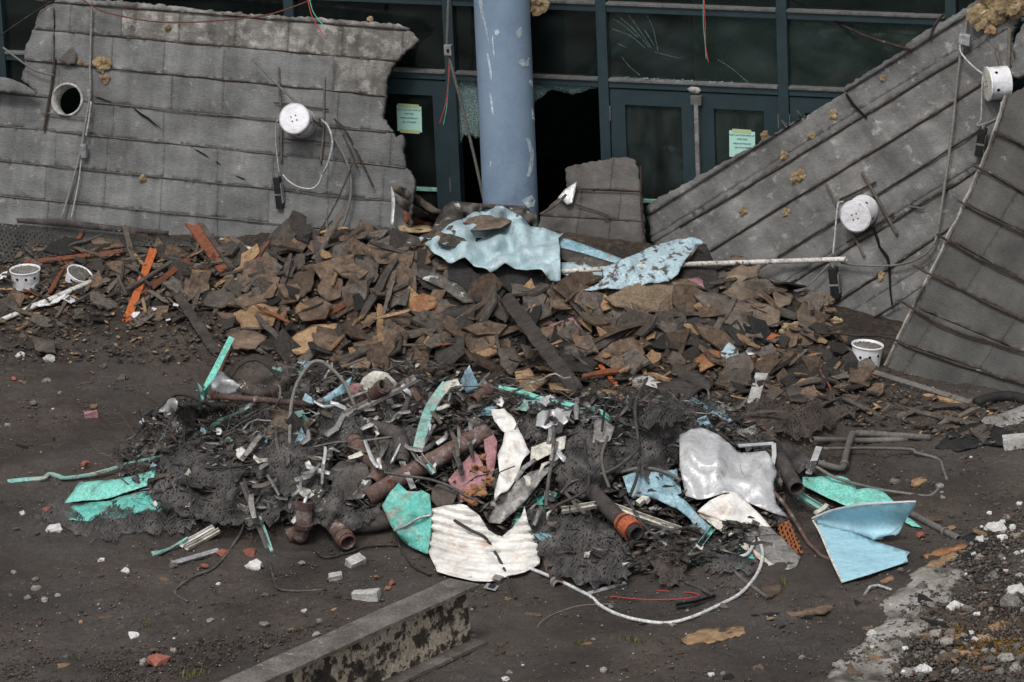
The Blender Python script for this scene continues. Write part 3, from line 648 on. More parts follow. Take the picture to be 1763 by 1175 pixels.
# ------------------------------------------------------------------ the building behind
UX = np.array((math.cos(PHI), -math.sin(PHI), 0)); FN = np.array((-math.sin(PHI), -math.cos(PHI), 0)); F0 = np.array((0, FY0, 0.0))
def fpt(u, v, d=0.0): return F0+UX*u+np.array((0, 0, v))+FN*d
def fuv(px, py, d=0.0):
    r = rayd(px, py); t = (F0+FN*d-CAM).dot(FN)/r.dot(FN); p = CAM+r*t-F0; return p.dot(UX), p[2]
FAC = Plane([(300, 100, 0), (900, 100, 0), (900, 300, 0)]); FAC.p = F0.copy(); FAC.n = FN.copy()
def fbox(name, u0, u1, v0, v1, d0, d1, mat, parent=None, bev=.004):
    return boxm(name, fpt((u0+u1)/2, (v0+v1)/2, (d0+d1)/2), (UX, (0, 0, 1), FN), (abs(u1-u0), abs(v1-v0), abs(d1-d0)), mat, parent, bev)
bld = empty('storefront_building', fpt(0, -.75)); tag(bld, 'glazed storefront with dark teal metal frames behind the fallen slabs', 'building')
fu = lambda px, py: fuv(px, py)[0]
fv = lambda px, py: fuv(px, py)[1]
VB, VT = -.75, 3.4
um = {'a': fu(2, 60), 'b': fu(500, 12), 'c': fu(775, 55), 'd': fu(1042, 150), 'e': fu(1350, 110), 'f': fu(1640, 110)}
v_top0, v_top1 = fv(1052, 19), fv(1050, 7)
v_mid0, v_mid1 = fv(1056, 149), fv(1055, 138)
uL, uR = um['a']-1.6, um['f']+1.6
mw = .042
for k, u in um.items():
    if k == 'b': fbox('mullion', u-mw, u+mw, v_mid1+.02, VT, -.06, .05, 'frame_teal', bld)
    else: fbox('mullion', u-mw, u+mw, VB, VT, -.06, .05, 'frame_teal', bld)
us = [uL]+[um[k] for k in 'abcdef']+[uR]
for i in range(len(us)-1):
    a_, b_ = us[i]+mw+.002, us[i+1]-mw-.002
    for (v0, v1) in ((v_top0, v_top1), (v_mid0, v_mid1)):
        fbox('transom', a_, b_, v0, v1, -.055, .042, 'frame_teal', bld)
        fbox('sill', a_, b_, v1+.001, v1+.022, -.05, .058, 'frame_sill', bld)
    fbox('head_rail', a_, b_, VT-.1, VT, -.055, .042, 'frame_teal', bld)
    if i not in (3,):
        pass
    fbox('window_pane', a_, b_, v_mid1+.024, v_top0-.002, -.012, -.006, 'glass_clear' if i in (4, 5) else 'glass', bld, 0)
    fbox('window_pane', a_, b_, v_top1+.024, VT-.102, -.012, -.006, 'glass', bld, 0)
    if i in (0, 1): fbox('window_pane', a_, b_, VB, v_mid0-.003, -.012, -.006, 'glass', bld, 0)
def door(u0, u1, hinge, mat='glass', wst=.12):
    """frame of stiles and rails as one mesh, pane, push rail and hinges as its pieces"""
    v1 = v_mid0-.012; v0 = VB+.02; d0, d1 = -.03, .028
    bmv = []; F = []
    top = v1-.125; mid1 = v1-.90; mid0 = mid1-.03
    def addb(a0, a1, b0, b1):
        s = len(bmv)
        for dd in (d0, d1):
            for (x, y) in ((a0, b0), (a1, b0), (a1, b1), (a0, b1)): bmv.append(fpt(x, y, dd))
        F.extend([(s+3, s+2, s+1, s), (s+4, s+5, s+6, s+7), (s, s+1, s+5, s+4), (s+1, s+2, s+6, s+5), (s+2, s+3, s+7, s+6), (s+3, s, s+4, s+7)])
    addb(u0, u0+wst, v0, v1); addb(u1-wst, u1, v0, v1); addb(u0+wst, u1-wst, top, v1); addb(u0+wst, u1-wst, v0, v0+.2)
    dr = mk('door', bmv, F, 'frame_teal', bld)
    fbox('pane', u0+wst, u1-wst, mid1+.001, top-.001, -.006, 0, mat, dr, 0)
    fbox('pane', u0+wst, u1-wst, v0+.201, mid0-.001, -.006, 0, mat, dr, 0)
    fbox('push_rail', u0+wst+.001, u1-wst-.001, mid0, mid1, -.02, .02, 'mint_worn', dr)
    for hv in (v1-.2, v1-.86, v1-1.6):
        uh = u1+.004 if hinge > 0 else u0-.004
        fbox('hinge', uh-.009, uh+.009, hv-.06, hv+.06, .029, .046, 'frame_sill', dr)
    return dr
door(um['c']-mw-.80, um['c']-mw-.004, 1)
udm = fu(1203, 200)
door(um['d']+mw+.004, udm-.012, -1, 'glass_clear'); door(udm+.012, um['e']-mw-.004, 1, 'glass_clear')
door(um['e']+mw+.004, um['f']-mw-.004, -1)
# the pale post between the two doors, its top plate smeared with sealant
post = fbox('door_post', udm-.017, udm+.017, VB+.02, v_mid0-.10, .03, .075, 'strip_metal', bld)
fbox('door_post_cap', udm-.045, udm+.045, v_mid0-.105, v_mid0-.03, .03, .07, 'frame_sill', bld)
sheet('sealant', [(1183, 153), (1190, 149), (1196, 150), (1203, 151), (1207, 156), (1203, 161), (1196, 162), (1188, 160)], 'grey_sheet', .003, 6, fine=.003, jag=1, base=FAC, off=.047, parent=bld)
# shattered remnants of the sidelights
sheet('shattered_pane', [(919, 134), (1034, 139), (1036, 196), (1042, 262), (1046, 300), (1041, 296), (1038, 258), (1036, 232), (1035, 200), (1037, 172), (1032, 150), (1008, 157), (985, 164), (962, 157), (950, 155), (938, 163), (925, 172), (919, 180)],
      'glass_shattered', .006, 7, fine=.004, ff=30, jag=1.5, base=FAC, off=-.006, parent=bld)
sheet('shattered_pane', [(786, 131), (822, 133), (826, 236), (818, 240), (813, 233), (804, 236), (799, 232), (793, 250), (790, 215)], 'glass_shattered', .006, 7, fine=.004, ff=30, jag=1.5, base=FAC, off=-.006, parent=bld)
# cracks and splinters in the upper right pane: each a thin raised splinter of glass
crk = [[(1061, 25), (1090, 50), (1118, 82)], [(1079, 22), (1105, 58), (1122, 84)], [(1112, 24), (1124, 48), (1133, 88)], [(1054, 50), (1085, 62), (1110, 82)], [(1056, 33), (1075, 45), (1100, 66)],
       [(1236, 103), (1262, 120), (1292, 146)], [(1070, 98), (1085, 116), (1102, 130)], [(1063, 75), (1078, 82)], [(1110, 52), (1126, 78)], [(1128, 90), (1150, 96), (1172, 101)]]
for c_ in crk:
    sweep('crack', catmull([FAC.at(x, y, -.004) for x, y in c_], 4), boxp(.0028, .002), 'glass_shattered', N=FN, parent=bld)
rg = random.Random(4)
for i in range(34):
    x = rg.uniform(1060, 1262); y = 136+(x-1052)*.053-rg.uniform(1, 4)
    sheet('glass_shard', [(x, y), (x+rg.uniform(3, 9), y+rg.uniform(-3, 0)), (x+rg.uniform(3, 10), y+rg.uniform(1, 3)), (x+1, y+2.5)], 'glass_shattered', .004, 9, base=FAC, off=rg.uniform(.01, .045), parent=bld, seed=i)
# solid wall above and beside the glazing, and the room behind
fbox('parapet', uL-1.5, uR+1.5, VT+.002, VT+2.2, -.5, .08, 'concrete_dark', bld)
for (u_0, u_1) in ((uL-4, uL-.002), (uR+.002, uR+4)): fbox('side_wall', u_0, u_1, VB, VT, -.4, .05, 'concrete_dark', bld)
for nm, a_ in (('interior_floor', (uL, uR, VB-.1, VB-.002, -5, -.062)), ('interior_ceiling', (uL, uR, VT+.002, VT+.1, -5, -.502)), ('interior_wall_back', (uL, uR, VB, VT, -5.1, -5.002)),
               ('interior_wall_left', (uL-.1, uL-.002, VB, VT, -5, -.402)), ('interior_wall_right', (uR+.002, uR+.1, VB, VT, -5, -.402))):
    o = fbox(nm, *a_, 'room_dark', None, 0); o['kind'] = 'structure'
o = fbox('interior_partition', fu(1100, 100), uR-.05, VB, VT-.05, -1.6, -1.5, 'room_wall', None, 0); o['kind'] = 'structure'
# the two notices taped inside the doors
def notice(pxs, lab, tapes, lines):
    u, v = fuv(*pxs); e = empty('paper_notice', fpt(u, v-.1, .004)); tag(e, lab, 'notice', 'notices taped to the door glass')
    def quad(nm, a0, a1, b0, b1, d, mt, rot=-.02):
        P = []
        for dd in (d, d+.0012):
            for (x, y) in ((a0, b0), (a1, b0), (a1, b1), (a0, b1)):
                P.append(fpt(u+x*math.cos(rot)-y*math.sin(rot), v+x*math.sin(rot)+y*math.cos(rot), dd))
        return mk(nm, P, [(3, 2, 1, 0), (4, 5, 6, 7), (0, 1, 5, 4), (1, 2, 6, 5), (2, 3, 7, 6), (3, 0, 4, 7)], mt, e)
    quad('paper', -.105, .105, -.115, .10, .003, 'paper')
    for (a0, a1, b0, b1) in tapes: quad('tape', a0, a1, b0, b1, .005, 'tape')
    for i, (tx, sz, vv) in enumerate(lines):
        cu = bpy.data.curves.new('lettering', 'FONT'); cu.body = tx; cu.size = sz; cu.align_x = 'CENTER'; cu.align_y = 'CENTER'; cu.extrude = .0004
        tmp = bpy.data.objects.new('tmp', cu); col.objects.link(tmp); bpy.context.view_layer.update()
        me = bpy.data.meshes.new_from_object(tmp.evaluated_get(bpy.context.evaluated_depsgraph_get())); bpy.data.objects.remove(tmp); bpy.data.curves.remove(cu)
        me.materials.clear(); me.materials.append(MATS['ink']); ob = bpy.data.objects.new('lettering', me); col.objects.link(ob); ob.parent = e
        ob.location = fpt(u, v+vv, .0068)-WORLD[e.name]
        ob.matrix_local = Matrix.Translation(ob.location) @ Matrix(((UX[0], 0, FN[0], 0), (UX[1], 0, FN[1], 0), (0, 1, 0, 0), (0, 0, 0, 1)))
LN = [('POST AUCTION PICK UP', .0185, .066), ('WEST SIDE', .017, .034), ('MEDIA ENTRANCE', .017, -.002), ('OFF 1ST STREET', .017, -.036)]
notice((705, 203), 'pale green paper notice taped top and bottom inside a door by the blue column', [(-.095, .085, .085, .115), (-.08, .085, -.128, -.10)], LN)
notice((1278, 247), 'pale green paper notice half hidden by the sloping slab', [(-.08, .075, .085, .115)], LN)

# ------------------------------------------------------------------ the blue column
colp = None
def column():
    cx = fuv(871, 170, .42)[0]; e = empty('round_column', fpt(cx, VB, .42)); tag(e, 'round blue grey painted steel column with chipped paint', 'column')
    r = .219; c = fpt(cx, 0, .42)
    lathe('shaft', c, (0, 0, 1), [(r, VB), (r, -.2), (r*1.002, .6), (r, 1.5), (r*1.003, 2.4), (r, 3.6)], 'column_paint', 48, e, True, True, True)
    # chips: thin patches that follow the curve of the shaft
    def chip(poly, mt='column_primer', nm='paint_chip'):
        b = dens(poly, 3, .8); P = []; cxy = np.mean(np.array([tuple(q) for q in b]), 0)
        for (x, y) in [tuple(q) for q in b]+[tuple(cxy)]:
            d = rayd(x, y); oc = CAM-c; a_ = d[0]**2+d[1]**2; rr = r+.003; b_ = oc[0]*d[0]+oc[1]*d[1]; cc = oc[0]**2+oc[1]**2-rr*rr
            t = (-b_-math.sqrt(max(0, b_*b_-a_*cc)))/a_; P.append(CAM+d*t)
        P = np.array(P); n = len(P)-1; Q = P[:n]+(c*[1, 1, 0]+P[:n]*[0, 0, 1]-P[:n])*.012
        mk(nm, np.vstack((P, Q)), [(i, (i+1) % n, n) for i in range(n)]+[(i, i+n+1, (i+1) % n+n+1, (i+1) % n) for i in range(n)], mt, e)
    for p in ([(851, 53), (857, 51), (860, 56), (857, 62), (852, 60)], [(889, 55), (897, 47), (899, 56), (896, 67), (891, 64)], [(893, 107), (901, 102), (907, 108), (912, 100), (911, 114), (899, 115)],
              [(824, 0), (829, 0), (833, 28), (839, 52), (842, 78), (838, 62), (834, 44), (828, 26)], [(838, 92), (842, 98), (847, 128), (845, 142), (841, 112)], [(843, 160), (847, 172), (851, 200), (847, 196)],
              [(912, 136), (917, 140), (918, 150), (913, 146)], [(906, 238), (912, 240), (919, 262), (918, 286), (912, 305), (908, 304), (914, 282), (913, 258)], [(915, 187), (919, 192), (921, 210), (917, 205)],
              [(899, 346), (908, 340), (916, 337), (922, 345), (920, 356), (908, 358)], [(843, 278), (846, 280), (846, 288), (843, 286)], [(847, 62), (849, 64), (850, 82), (852, 100), (849, 92)]): chip(p)
column()

# ------------------------------------------------------------------ fallen concrete slabs
def lab_concrete(x, y, k):
    p = Vector((x*PXM, y*PXM, k)); return .010*noise.noise(p*3)+.006*noise.noise(p*11)+.0045*ridged(Vector((p.x*2, p.y*26, k)), 1.0)
def slab(name, label, outline, lines, plane, thick, mat, seed, holes=(), joint=None, gap=.8, raise0=0.0, matfn=None):
    """courses of concrete between the bar lines; each course a piece of its own, joints recessed"""
    e = empty(name, plane.at(*outline[-1][:2])); tag(e, label, 'concrete slab', 'fallen concrete slabs')
    rn = random.Random(seed); L = []
    for (x1, y1, x2, y2) in lines:                       # a*x+b*y+c>=0 below the line (larger y)
        dx, dy = x2-x1, y2-y1; n = math.hypot(dx, dy); a_, b_ = -dy/n, dx/n
        if b_ < 0: a_, b_ = -a_, -b_
        L.append((a_, b_, -(a_*x1+b_*y1)))
    out2 = [tuple(q) for q in dens([p[:2] for p in outline], 5, 1.9, rn)]
    for k in range(len(L)+1):
        poly = out2
        if k > 0: a_, b_, c_ = L[k-1]; poly = clip(poly, a_, b_, c_-gap)
        if k < len(L): a_, b_, c_ = L[k]; poly = clip(poly, -a_, -b_, -c_-gap)
        if len(poly) < 3: continue
        sh0 = rn.uniform(-.006, .006) + (raise0 if k == 0 else 0)
        # cross joints split the course into panels; some have run together
        ja, jb, jw = joint; jn = math.hypot(ja, jb); vals = [(ja*x+jb*y)/jn for x, y in poly]; cuts = [-1e9]; q_ = math.floor(min(vals)/jw)*jw+rn.uniform(0, jw)*.25
        while q_ < max(vals):
            if rn.random() < .8 and q_ > min(vals)+14 and q_ < max(vals)-14: cuts.append(q_+rn.uniform(-6, 6))
            q_ += jw
        cuts.append(1e9)
        for ci in range(len(cuts)-1):
            pc = poly
            if ci > 0: pc = clip(pc, ja/jn, jb/jn, -cuts[ci]-.28)
            if ci < len(cuts)-2: pc = clip(pc, -ja/jn, -jb/jn, cuts[ci+1]-.28)
            if len(pc) < 3: continue
            sh = sh0+rn.uniform(-.003, .003)
            hs_ = [h for h in holes if inpoly(np.array(h, float), pc).any()]
            sheet('panel', pc, (matfn(k, sum(x for x, y in pc)/len(pc)) if matfn else mat), thick*rn.uniform(.92, 1.05), 6.5, base=plane, disp=lambda x, y, k=k, sh=sh: lab_concrete(x, y, seed+k*.01)+sh, holes=hs_, parent=e, seed=seed+k)
    return e
rn_off = [R_.uniform(0, 100) for _ in range(20)]
def circle_px(x, y, rx, ry=None, n=26): return [(x+rx*math.cos(2*math.pi*i/n), y+(ry or rx)*math.sin(2*math.pi*i/n)) for i in range(n)]

PL_L = Plane([(0, 390, 2.35), (650, 430, 1.45), (300, 30, 2.62)])
out_L = [(68, 20), (93, 3), (109, -3), (238, 4), (422, 24), (560, 32), (640, 38), (690, 43), (702, 49), (721, 70), (706, 83), (690, 95), (682, 105), (672, 122), (665, 136), (662, 165), (660, 191), (657, 204), (668, 216), (682, 237), (692, 232), (695, 240), (692, 262),
         (697, 283), (711, 303), (713, 322), (708, 350), (705, 400), (700, 470), (300, 440), (-60, 410), (-60, 140), (0, 146), (30, 153), (63, 162), (52, 150), (36, 136), (44, 116), (41, 88), (51, 68)]
lin_L = [(0, -3.5, 600, 44), (0, 45.5, 600, 99), (0, 99.5, 600, 160), (0, 161, 600, 221), (0, 217, 600, 279), (0, 277, 600, 339), (0, 337, 600, 398), (0, 397, 600, 458)]
slab_L = slab('concrete_slab', 'long grey concrete slab leaning on the storefront with a round hole', out_L, lin_L, PL_L, .07, 'concrete_holed', 3,
              holes=[circle_px(115.5, 172, 28, 27), [(91.5, 18), (94, 20), (93.5, 52)], [(92, 60), (94.5, 62), (93.5, 114), (91.5, 112)]], joint=(1.0, .05, 96.0), matfn=lambda k, x: 'concrete_stained' if (k in (0, 1) and x > 200) or (k == 2 and x > 590) else 'concrete_holed')
for cp in ([(228, 186), (234, 188), (243, 195), (256, 203), (268, 214), (284, 227), (267, 216), (254, 205.5), (241, 198), (234, 191)], [(333, 256), (341, 259), (350, 264), (362, 274), (349, 266), (340, 261)], [(370, 277), (376, 280), (381, 285), (374, 281.5)], [(402, 301), (412, 304.5), (425, 310.5), (411, 306)], [(91.5, 12), (93.5, 16), (94.5, 40), (93.2, 60), (93.8, 90), (93, 116), (92, 112), (92.6, 90), (92, 60), (93, 40)], [(160, 166), (172, 168), (182, 172), (196, 177.5), (181, 173.5), (170, 170)]):
    sheet('crack', cp, 'hole_black', .002, 6, base=PL_L, off=.016, jag=.6, parent=slab_L)
tag(sheet('torn_flap', [(100, 104), (112, 92), (124, 80), (131, 95), (129, 110), (115, 113)], 'concrete_small', .012, 6, fine=.02, base=PL_L, off=.05, jag=1), 'small dark torn flap above the round hole', 'flap')
PL_A = Plane([(1120, 370, 1.33), (1420, 540, .25), (1640, 60, .62)])
out_A = [(1113, 355), (1138, 338), (1165, 325), (1230, 288), (1300, 250), (1380, 204), (1440, 168), (1454, 160), (1456, 148), (1500, 121), (1558, 84), (1562, 74), (1600, 50), (1650, 22), (1690, -6), (1742, -30), (1752, 30), (1738, 60), (1746, 110), (1732, 165), (1720, 260), (1640, 450), (1540, 655), (1470, 640),
         (1400, 600), (1290, 560), (1215, 500), (1120, 415)]
lin_A = [(1120, 367, 1690, 10), (1170, 391.5, 1660, 95), (1222, 432, 1691, 146), (1340, 443, 1687, 225), (1330, 506, 1684, 293), (1380, 560, 1684, 362), (1420, 610, 1650, 450)]
crack_A = [(1502, 394), (1506, 393), (1513, 412), (1516, 424), (1530, 442), (1533, 460), (1534, 500), (1538, 532), (1535, 530), (1531, 500), (1529, 460), (1526, 446), (1512, 426), (1508, 412)]
slab_A = slab('concrete_slab', 'steeply tilted grey concrete slab with rusty bars and a black crack', out_A, lin_A, PL_A, .075, 'concrete_tilted', 9, holes=[], joint=(.52, .85, 92.0), raise0=.03)
sheet('crack', crack_A, 'hole_black', .002, 6, base=PL_A, off=.022, parent=slab_A)
sheet('crack', [(1455, 163), (1459, 162), (1470, 178), (1494, 203), (1491, 205), (1466, 181)], 'hole_black', .002, 6, base=PL_A, off=.022, parent=slab_A)
PL_B = Plane([(1520, 640, -1.06), (1763, 690, -1.82), (1725, 200, -.30)])
out_B = [(1763, 150), (1742, 162), (1735, 166), (1728, 192), (1712, 240), (1687, 300), (1651, 380), (1602, 480), (1561, 560), (1528, 632), (1500, 650), (1530, 663), (1575, 676), (1620, 690), (1680, 702), (1740, 697), (1820, 690), (1820, 130)]
lin_B = [(1712, 227, 1763, 255), (1680, 286, 1763, 335), (1653, 347, 1763, 400), (1616, 404, 1763, 484), (1575, 458, 1763, 552), (1548, 518, 1763, 607), (1524, 581, 1763, 663)]
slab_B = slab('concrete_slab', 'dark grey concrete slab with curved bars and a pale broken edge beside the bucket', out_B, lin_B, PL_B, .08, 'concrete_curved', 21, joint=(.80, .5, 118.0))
edge_B = [(1735, 166, .03), (1728, 192, .03), (1712, 240, .03), (1687, 300, .03), (1651, 380, .03), (1602, 480, .03), (1561, 560, .03), (1528, 632, .03)]
sweep('broken_edge', [p+np.array(noise.noise_vector(Vector(p*9)))*.012 for p in catmull([PL_B.at(x-3, y, -.035) for x, y, _ in edge_B], 8)], circ(.018, 6, .036), 'concrete_kerb', N=PL_B.n, parent=slab_B, taper=lambda f: .75+.35*noise.noise(Vector((f*17, 2, 0))))
PL_C = Plane([(940, 380, 1.25), (1110, 400, 1.0), (1040, 285, 1.38)])
out_C = [(972, 292), (985, 286), (1010, 281), (1048, 274), (1062, 272), (1080, 271), (1094, 276), (1099, 300), (1104, 340), (1108, 380), (1112, 440), (1040, 445), (960, 430), (925, 400), (930, 372), (945, 356), (962, 340), (978, 330), (974, 310)]
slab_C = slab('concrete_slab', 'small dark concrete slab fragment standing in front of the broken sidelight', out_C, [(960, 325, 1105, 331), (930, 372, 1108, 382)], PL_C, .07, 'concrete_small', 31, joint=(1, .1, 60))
COLP = Plane([(300, 100, 0), (900, 100, 0), (900, 300, 0)]); COLP.p = F0+FN*.62; COLP.n = FN.copy()
SOLIDS += [(PL_L, out_L), (PL_A, out_A), (PL_B, out_B), (PL_C, out_C), (COLP, [(805, -40), (910, -40), (935, 420), (830, 420)]), (FAC, [(-100, -60), (1900, -60), (1900, 480), (-100, 480)])]
_tc.clear()
# curled flap at the left border
fl = sheet('concrete_flap', [(-30, 134), (0, 133), (22, 137), (44, 147), (64, 160), (58, 166), (34, 160), (0, 158), (-30, 158)], 'concrete_holed', .03, 7, fine=.01, base=PL_L, off=.10, jag=1, disp=lambda x, y: .05*math.cos((x-20)/40), smooth=True)
tag(fl, 'thin curled concrete flap peeled from the slab beside the round hole', 'concrete piece')

# broken lip along the slab tops and the bars in the joints
def bar(px, r, parent, plane, off=.012, mat='rebar', name='reinforcing_bar', wob=.006):
    return tube(name, [(x, y, off) for x, y in px], r, mat, plane, n=8, seg=6, parent=parent, wob=wob)
for k, (x1, y1, x2, y2) in enumerate(lin_L):
    f = lambda x: y1+(y2-y1)*(x-x1)/(x2-x1)
    xe = [700, 682, 661, 664, 698, 706, 700, 690][k]; xs_ = [60, 60, 45, 160, -40, -40, -40, -40][k]
    b_ = slab_L
    bar([(x, f(x)+R_.uniform(-.6, .6)) for x in np.linspace(xs_, xe, 9)], 1.15, b_, PL_L, .010, 'rebar' if k < 3 else 'rebar_grey')
for k, (x1, y1, x2, y2) in enumerate(lin_A[1:6]):
    bar([(x1+(x2-x1)*t-(.5-t)*0, y1+(y2-y1)*t+R_.uniform(-1, 1)) for t in np.linspace(0, 1, 8)], 1.7, slab_A, PL_A, .014)
barsB = [[(1712, 227), (1735, 238), (1800, 272)], [(1676, 285), (1720, 306), (1800, 356)], [(1648, 345), (1700, 374), (1763, 402), (1810, 420)], [(1612, 403), (1660, 431), (1701, 453), (1763, 484), (1810, 505)],
         [(1572, 457), (1612, 478), (1653, 499), (1763, 552), (1810, 572)], [(1546, 517), (1590, 542), (1640, 568), (1763, 607), (1810, 622)], [(1402, 572), (1460, 576), (1524, 581), (1560, 596), (1602, 612), (1680, 637), (1763, 663), (1810, 678)]]
for b_ in barsB: bar(b_, 2.2, slab_B, PL_B, .03, wob=.01)
bar([(975, 325), (1050, 327), (1103, 330)], 1.5, slab_C, PL_C, .03); bar([(1103, 285), (1104, 350), (1108, 430)], 1.6, slab_C, PL_C, .03)
bar([(990, 352), (1050, 372), (1040, 380)], 1.2, slab_C, PL_C, .03)
# slats and stray bars round the lamp cans
for (p, q, pl, par, r, mt) in [((480, 116), (485, 281), PL_L, slab_L, 2.0, 'rebar_grey'), ((558, 133), (553, 282), PL_L, slab_L, 1.8, 'rebar_grey'), ((471, 177), (565, 189), PL_L, slab_L, 1.3, 'rebar'), ((480, 239), (566, 247), PL_L, slab_L, 1.2, 'rebar'),
                               ((1484, 296), (1545, 405), PL_A, slab_A, 2.6, 'rebar_grey'), ((1421, 318), (1440, 356), PL_A, slab_A, 2.0, 'rebar_grey'), ((1464, 398), (1488, 442), PL_A, slab_A, 2.2, 'rebar_grey'), ((1445, 345), (1508, 313), PL_A, slab_A, 2.2, 'rebar'),
                               ((1459, 418), (1538, 368), PL_A, slab_A, 2.0, 'rebar'), ((1565, 356), (1591, 361), PL_A, slab_A, 1.8, 'rebar_grey'), ((95, 100), (75, 226), PL_L, slab_L, 2.6, 'rebar'), ((72, 195), (160, 204), PL_L, slab_L, 1.6, 'rebar_grey')]:
    bar([p, ((p[0]+q[0])/2+1, (p[1]+q[1])/2), q], r, par, pl, .03, mt)
# rim of the round hole and the dark recess behind
h3 = PL_L.at(115.5, 172, -.02)
lathe('hole_rim', PL_L.at(115.5, 172, 0), PL_L.n, [(.138, -.16), (.138, .012), (.122, .014), (.118, -.16)], 'concrete_pale', 28, slab_L, True)

# ------------------------------------------------------------------ lamp cans on the slabs
def can(label, c, axis, r, L, boxes=True, lid='white_can', holes=((.3, .2), (1.1, .2), (2.2, .2), (3.3, .2), (4.5, .2))):
    A = np.asarray(axis, float); A /= np.linalg.norm(A); e = empty('lamp_can', c); tag(e, label, 'lamp can', 'white metal lamp cans')
    lathe('can_body', c, A, [(r*.985, 0), (r*.985, L*.02), (r*.985, L*.88), (r*.985, L*.90), (r*1.03, L*.91), (r*1.03, L*.985), (r*.99, L)], 'white_can', 36, e, True)
    lathe('can_lid', np.asarray(c)+A*(L-.006), A, [(.001, .008), (r*.5, .0085), (r*.93, .006), (r*.99, 0)], lid, 36, e, False)
    ref = np.array((0, 0, 1.)); s = np.cross(A, ref); s /= np.linalg.norm(s); u = np.cross(s, A)
    for (a_, z) in holes:
        d = s*math.cos(a_)+u*math.sin(a_); lathe('vent_hole', np.asarray(c)+A*(L*(1-z*1.6))+d*(r*.98), d, [(.012, 0), (.012, .003)], 'hole_black', 10, e, False, False, True)
    for q in range(4):
        a_ = q*1.6+.4; lathe('lid_hole', np.asarray(c)+A*(L+.0015)+(s*math.cos(a_)+u*math.sin(a_))*r*.22, A, [(.007, 0), (.007, .0025)], 'pipe_rust', 8, e, False, False, True)
    return e
can('white lamp can sticking out of the long holed slab', PL_L.at(521, 213, 0), PL_L.n+np.array((.05, 0, .02)), .122, .27)
can('white lamp can with a bright face low on the tilted slab', PL_A.at(1488, 362, 0), np.array((-.42, -.88, .02)), .124, .20)
can('white lamp can seen from its side near the yellow insulation', PL_A.at(1734, 142, .05), np.array((-.97, -.22, .02)), .128, .165, lid='cream_paint')
# ballast boxes that hang beside them
def ballast(label, px, plane, off, w, h, d, lean=0.0, tilt=0.0):
    c = plane.at(*px, off); e = empty('ballast_box', c-np.array((0, 0, h/2))); tag(e, label, 'ballast box', 'black ballast boxes hanging on the slabs')
    ux = UX*math.cos(tilt)+np.array((0, 0, 1))*math.sin(tilt); uz = np.array((0, 0, 1))*math.cos(tilt)-UX*math.sin(tilt)
    boxm('housing', c, (ux, uz, FN), (w, h, d), 'black_plastic', e, .006)
    boxm('side_plate', c+ux*(w/2+.004), (ux, uz, FN), (.006, h*.62, d*.8), 'strip_metal', e)
    boxm('strap', c+FN*(d/2+.002)-uz*.01, (ux, uz, FN), (w*1.05, .014, .003), 'strip_metal', e)
    lathe('cable_gland', c+uz*(h/2), uz, [(.012, 0), (.012, .02), (.007, .021)], 'galv', 10, e)
ballast('slim black ballast box below the lamp can on the long holed slab', (480, 332), PL_L, .06, .055, .26, .06, tilt=.06)
ballast('slim black ballast box hanging below the white speckled pole end', (1437, 487), PL_A, .08, .068, .25, .07, tilt=.08)
ballast('slim black ballast box under the lamp can seen from its side', (1689, 245), PL_A, .08, .06, .22, .07, tilt=-.16)
# conduits, flexes and wires on the slabs
def cable(label, px, r, mat, plane=None, off=.03, cat='cable', name='cable', wob=0, extra=None, group='cables and conduits hanging on the slabs'):
    P = [(p[0], p[1], p[2] if len(p) > 2 else off) for p in px]
    o = tube(name, P, r, mat, plane, n=8, seg=8, wob=wob); tag(o, label, cat, group)
    return o
o = cable('straight grey conduit running down past the round hole', [(158, 12), (155, 112), (155, 163), (146, 218), (136, 272), (105, 382)], 2.3, 'conduit_dull', PL_L, .05, 'conduit', 'conduit')
boxm('junction_box', PL_L.at(145, 260, .07), (UX, (0, 0, 1), FN), (.05, .11, .05), 'galv', o, .006)
boxm('coupling', PL_L.at(154, 160, .05), (UX, (0, 0, 1), FN), (.032, .06, .03), 'galv', o, .004)
cable('short ribbed flex beside the conduit below the round hole', [(157, 175), (154, 200), (148, 236)], 2.2, 'galv', PL_L, .075)
cable('thin steel cable hanging from the small junction box', [(140, 275), (134, 320), (122, 378)], 1.2, 'galv', PL_L, .05)
cable('ribbed silver flex looping beside the holed slab lamp can', [(553, 206), (565, 218), (572, 240), (570, 262), (563, 285), (555, 300)], 2.3, 'galv', PL_L, .12)
cable('thin white cable sagging from ballast box to the ribbed flex', [(487, 301), (497, 312), (514, 322), (535, 325), (548, 316), (556, 296)], 1.0, 'cable_white', PL_L, .11)
cable('thin steel cable down to the ballast box from the lamp can', [(478, 206), (474, 222), (476, 260), (481, 300)], 1.2, 'galv', PL_L, .10)
o = cable('straight grey rod slanting down onto the holed slab lamp can', [(434, 102), (490, 158), (548, 211)], 2.3, 'conduit_dull', PL_L, .15, 'rod', 'rod')
boxm('bracket', PL_L.at(546, 210, .11), (UX, (0, 0, 1), FN), (.05, .07, .04), 'conduit_dull', o, .005)
cable('thick dull hose curving down the broken end of the holed slab', [(556, 210), (575, 238), (592, 268), (603, 300), (604, 335), (596, 372), (580, 412)], 2.4, 'conduit_dull', PL_L, .09)
cable('black cable hanging across the broken end of the holed slab', [(607, 280), (597, 308), (572, 362), (540, 416)], 1.6, 'cable_black', PL_L, .11)
cable('brown bar bent over the broken end of the holed slab', [(575, 205), (592, 222), (606, 245), (628, 290), (643, 322)], 1.8, 'rebar', PL_L, .06, 'bar', 'bent_bar')
cable('short dark bar beside the bent brown bar', [(590, 232), (603, 258), (616, 290)], 1.7, 'rebar', PL_L, .07, 'bar', 'bent_bar')
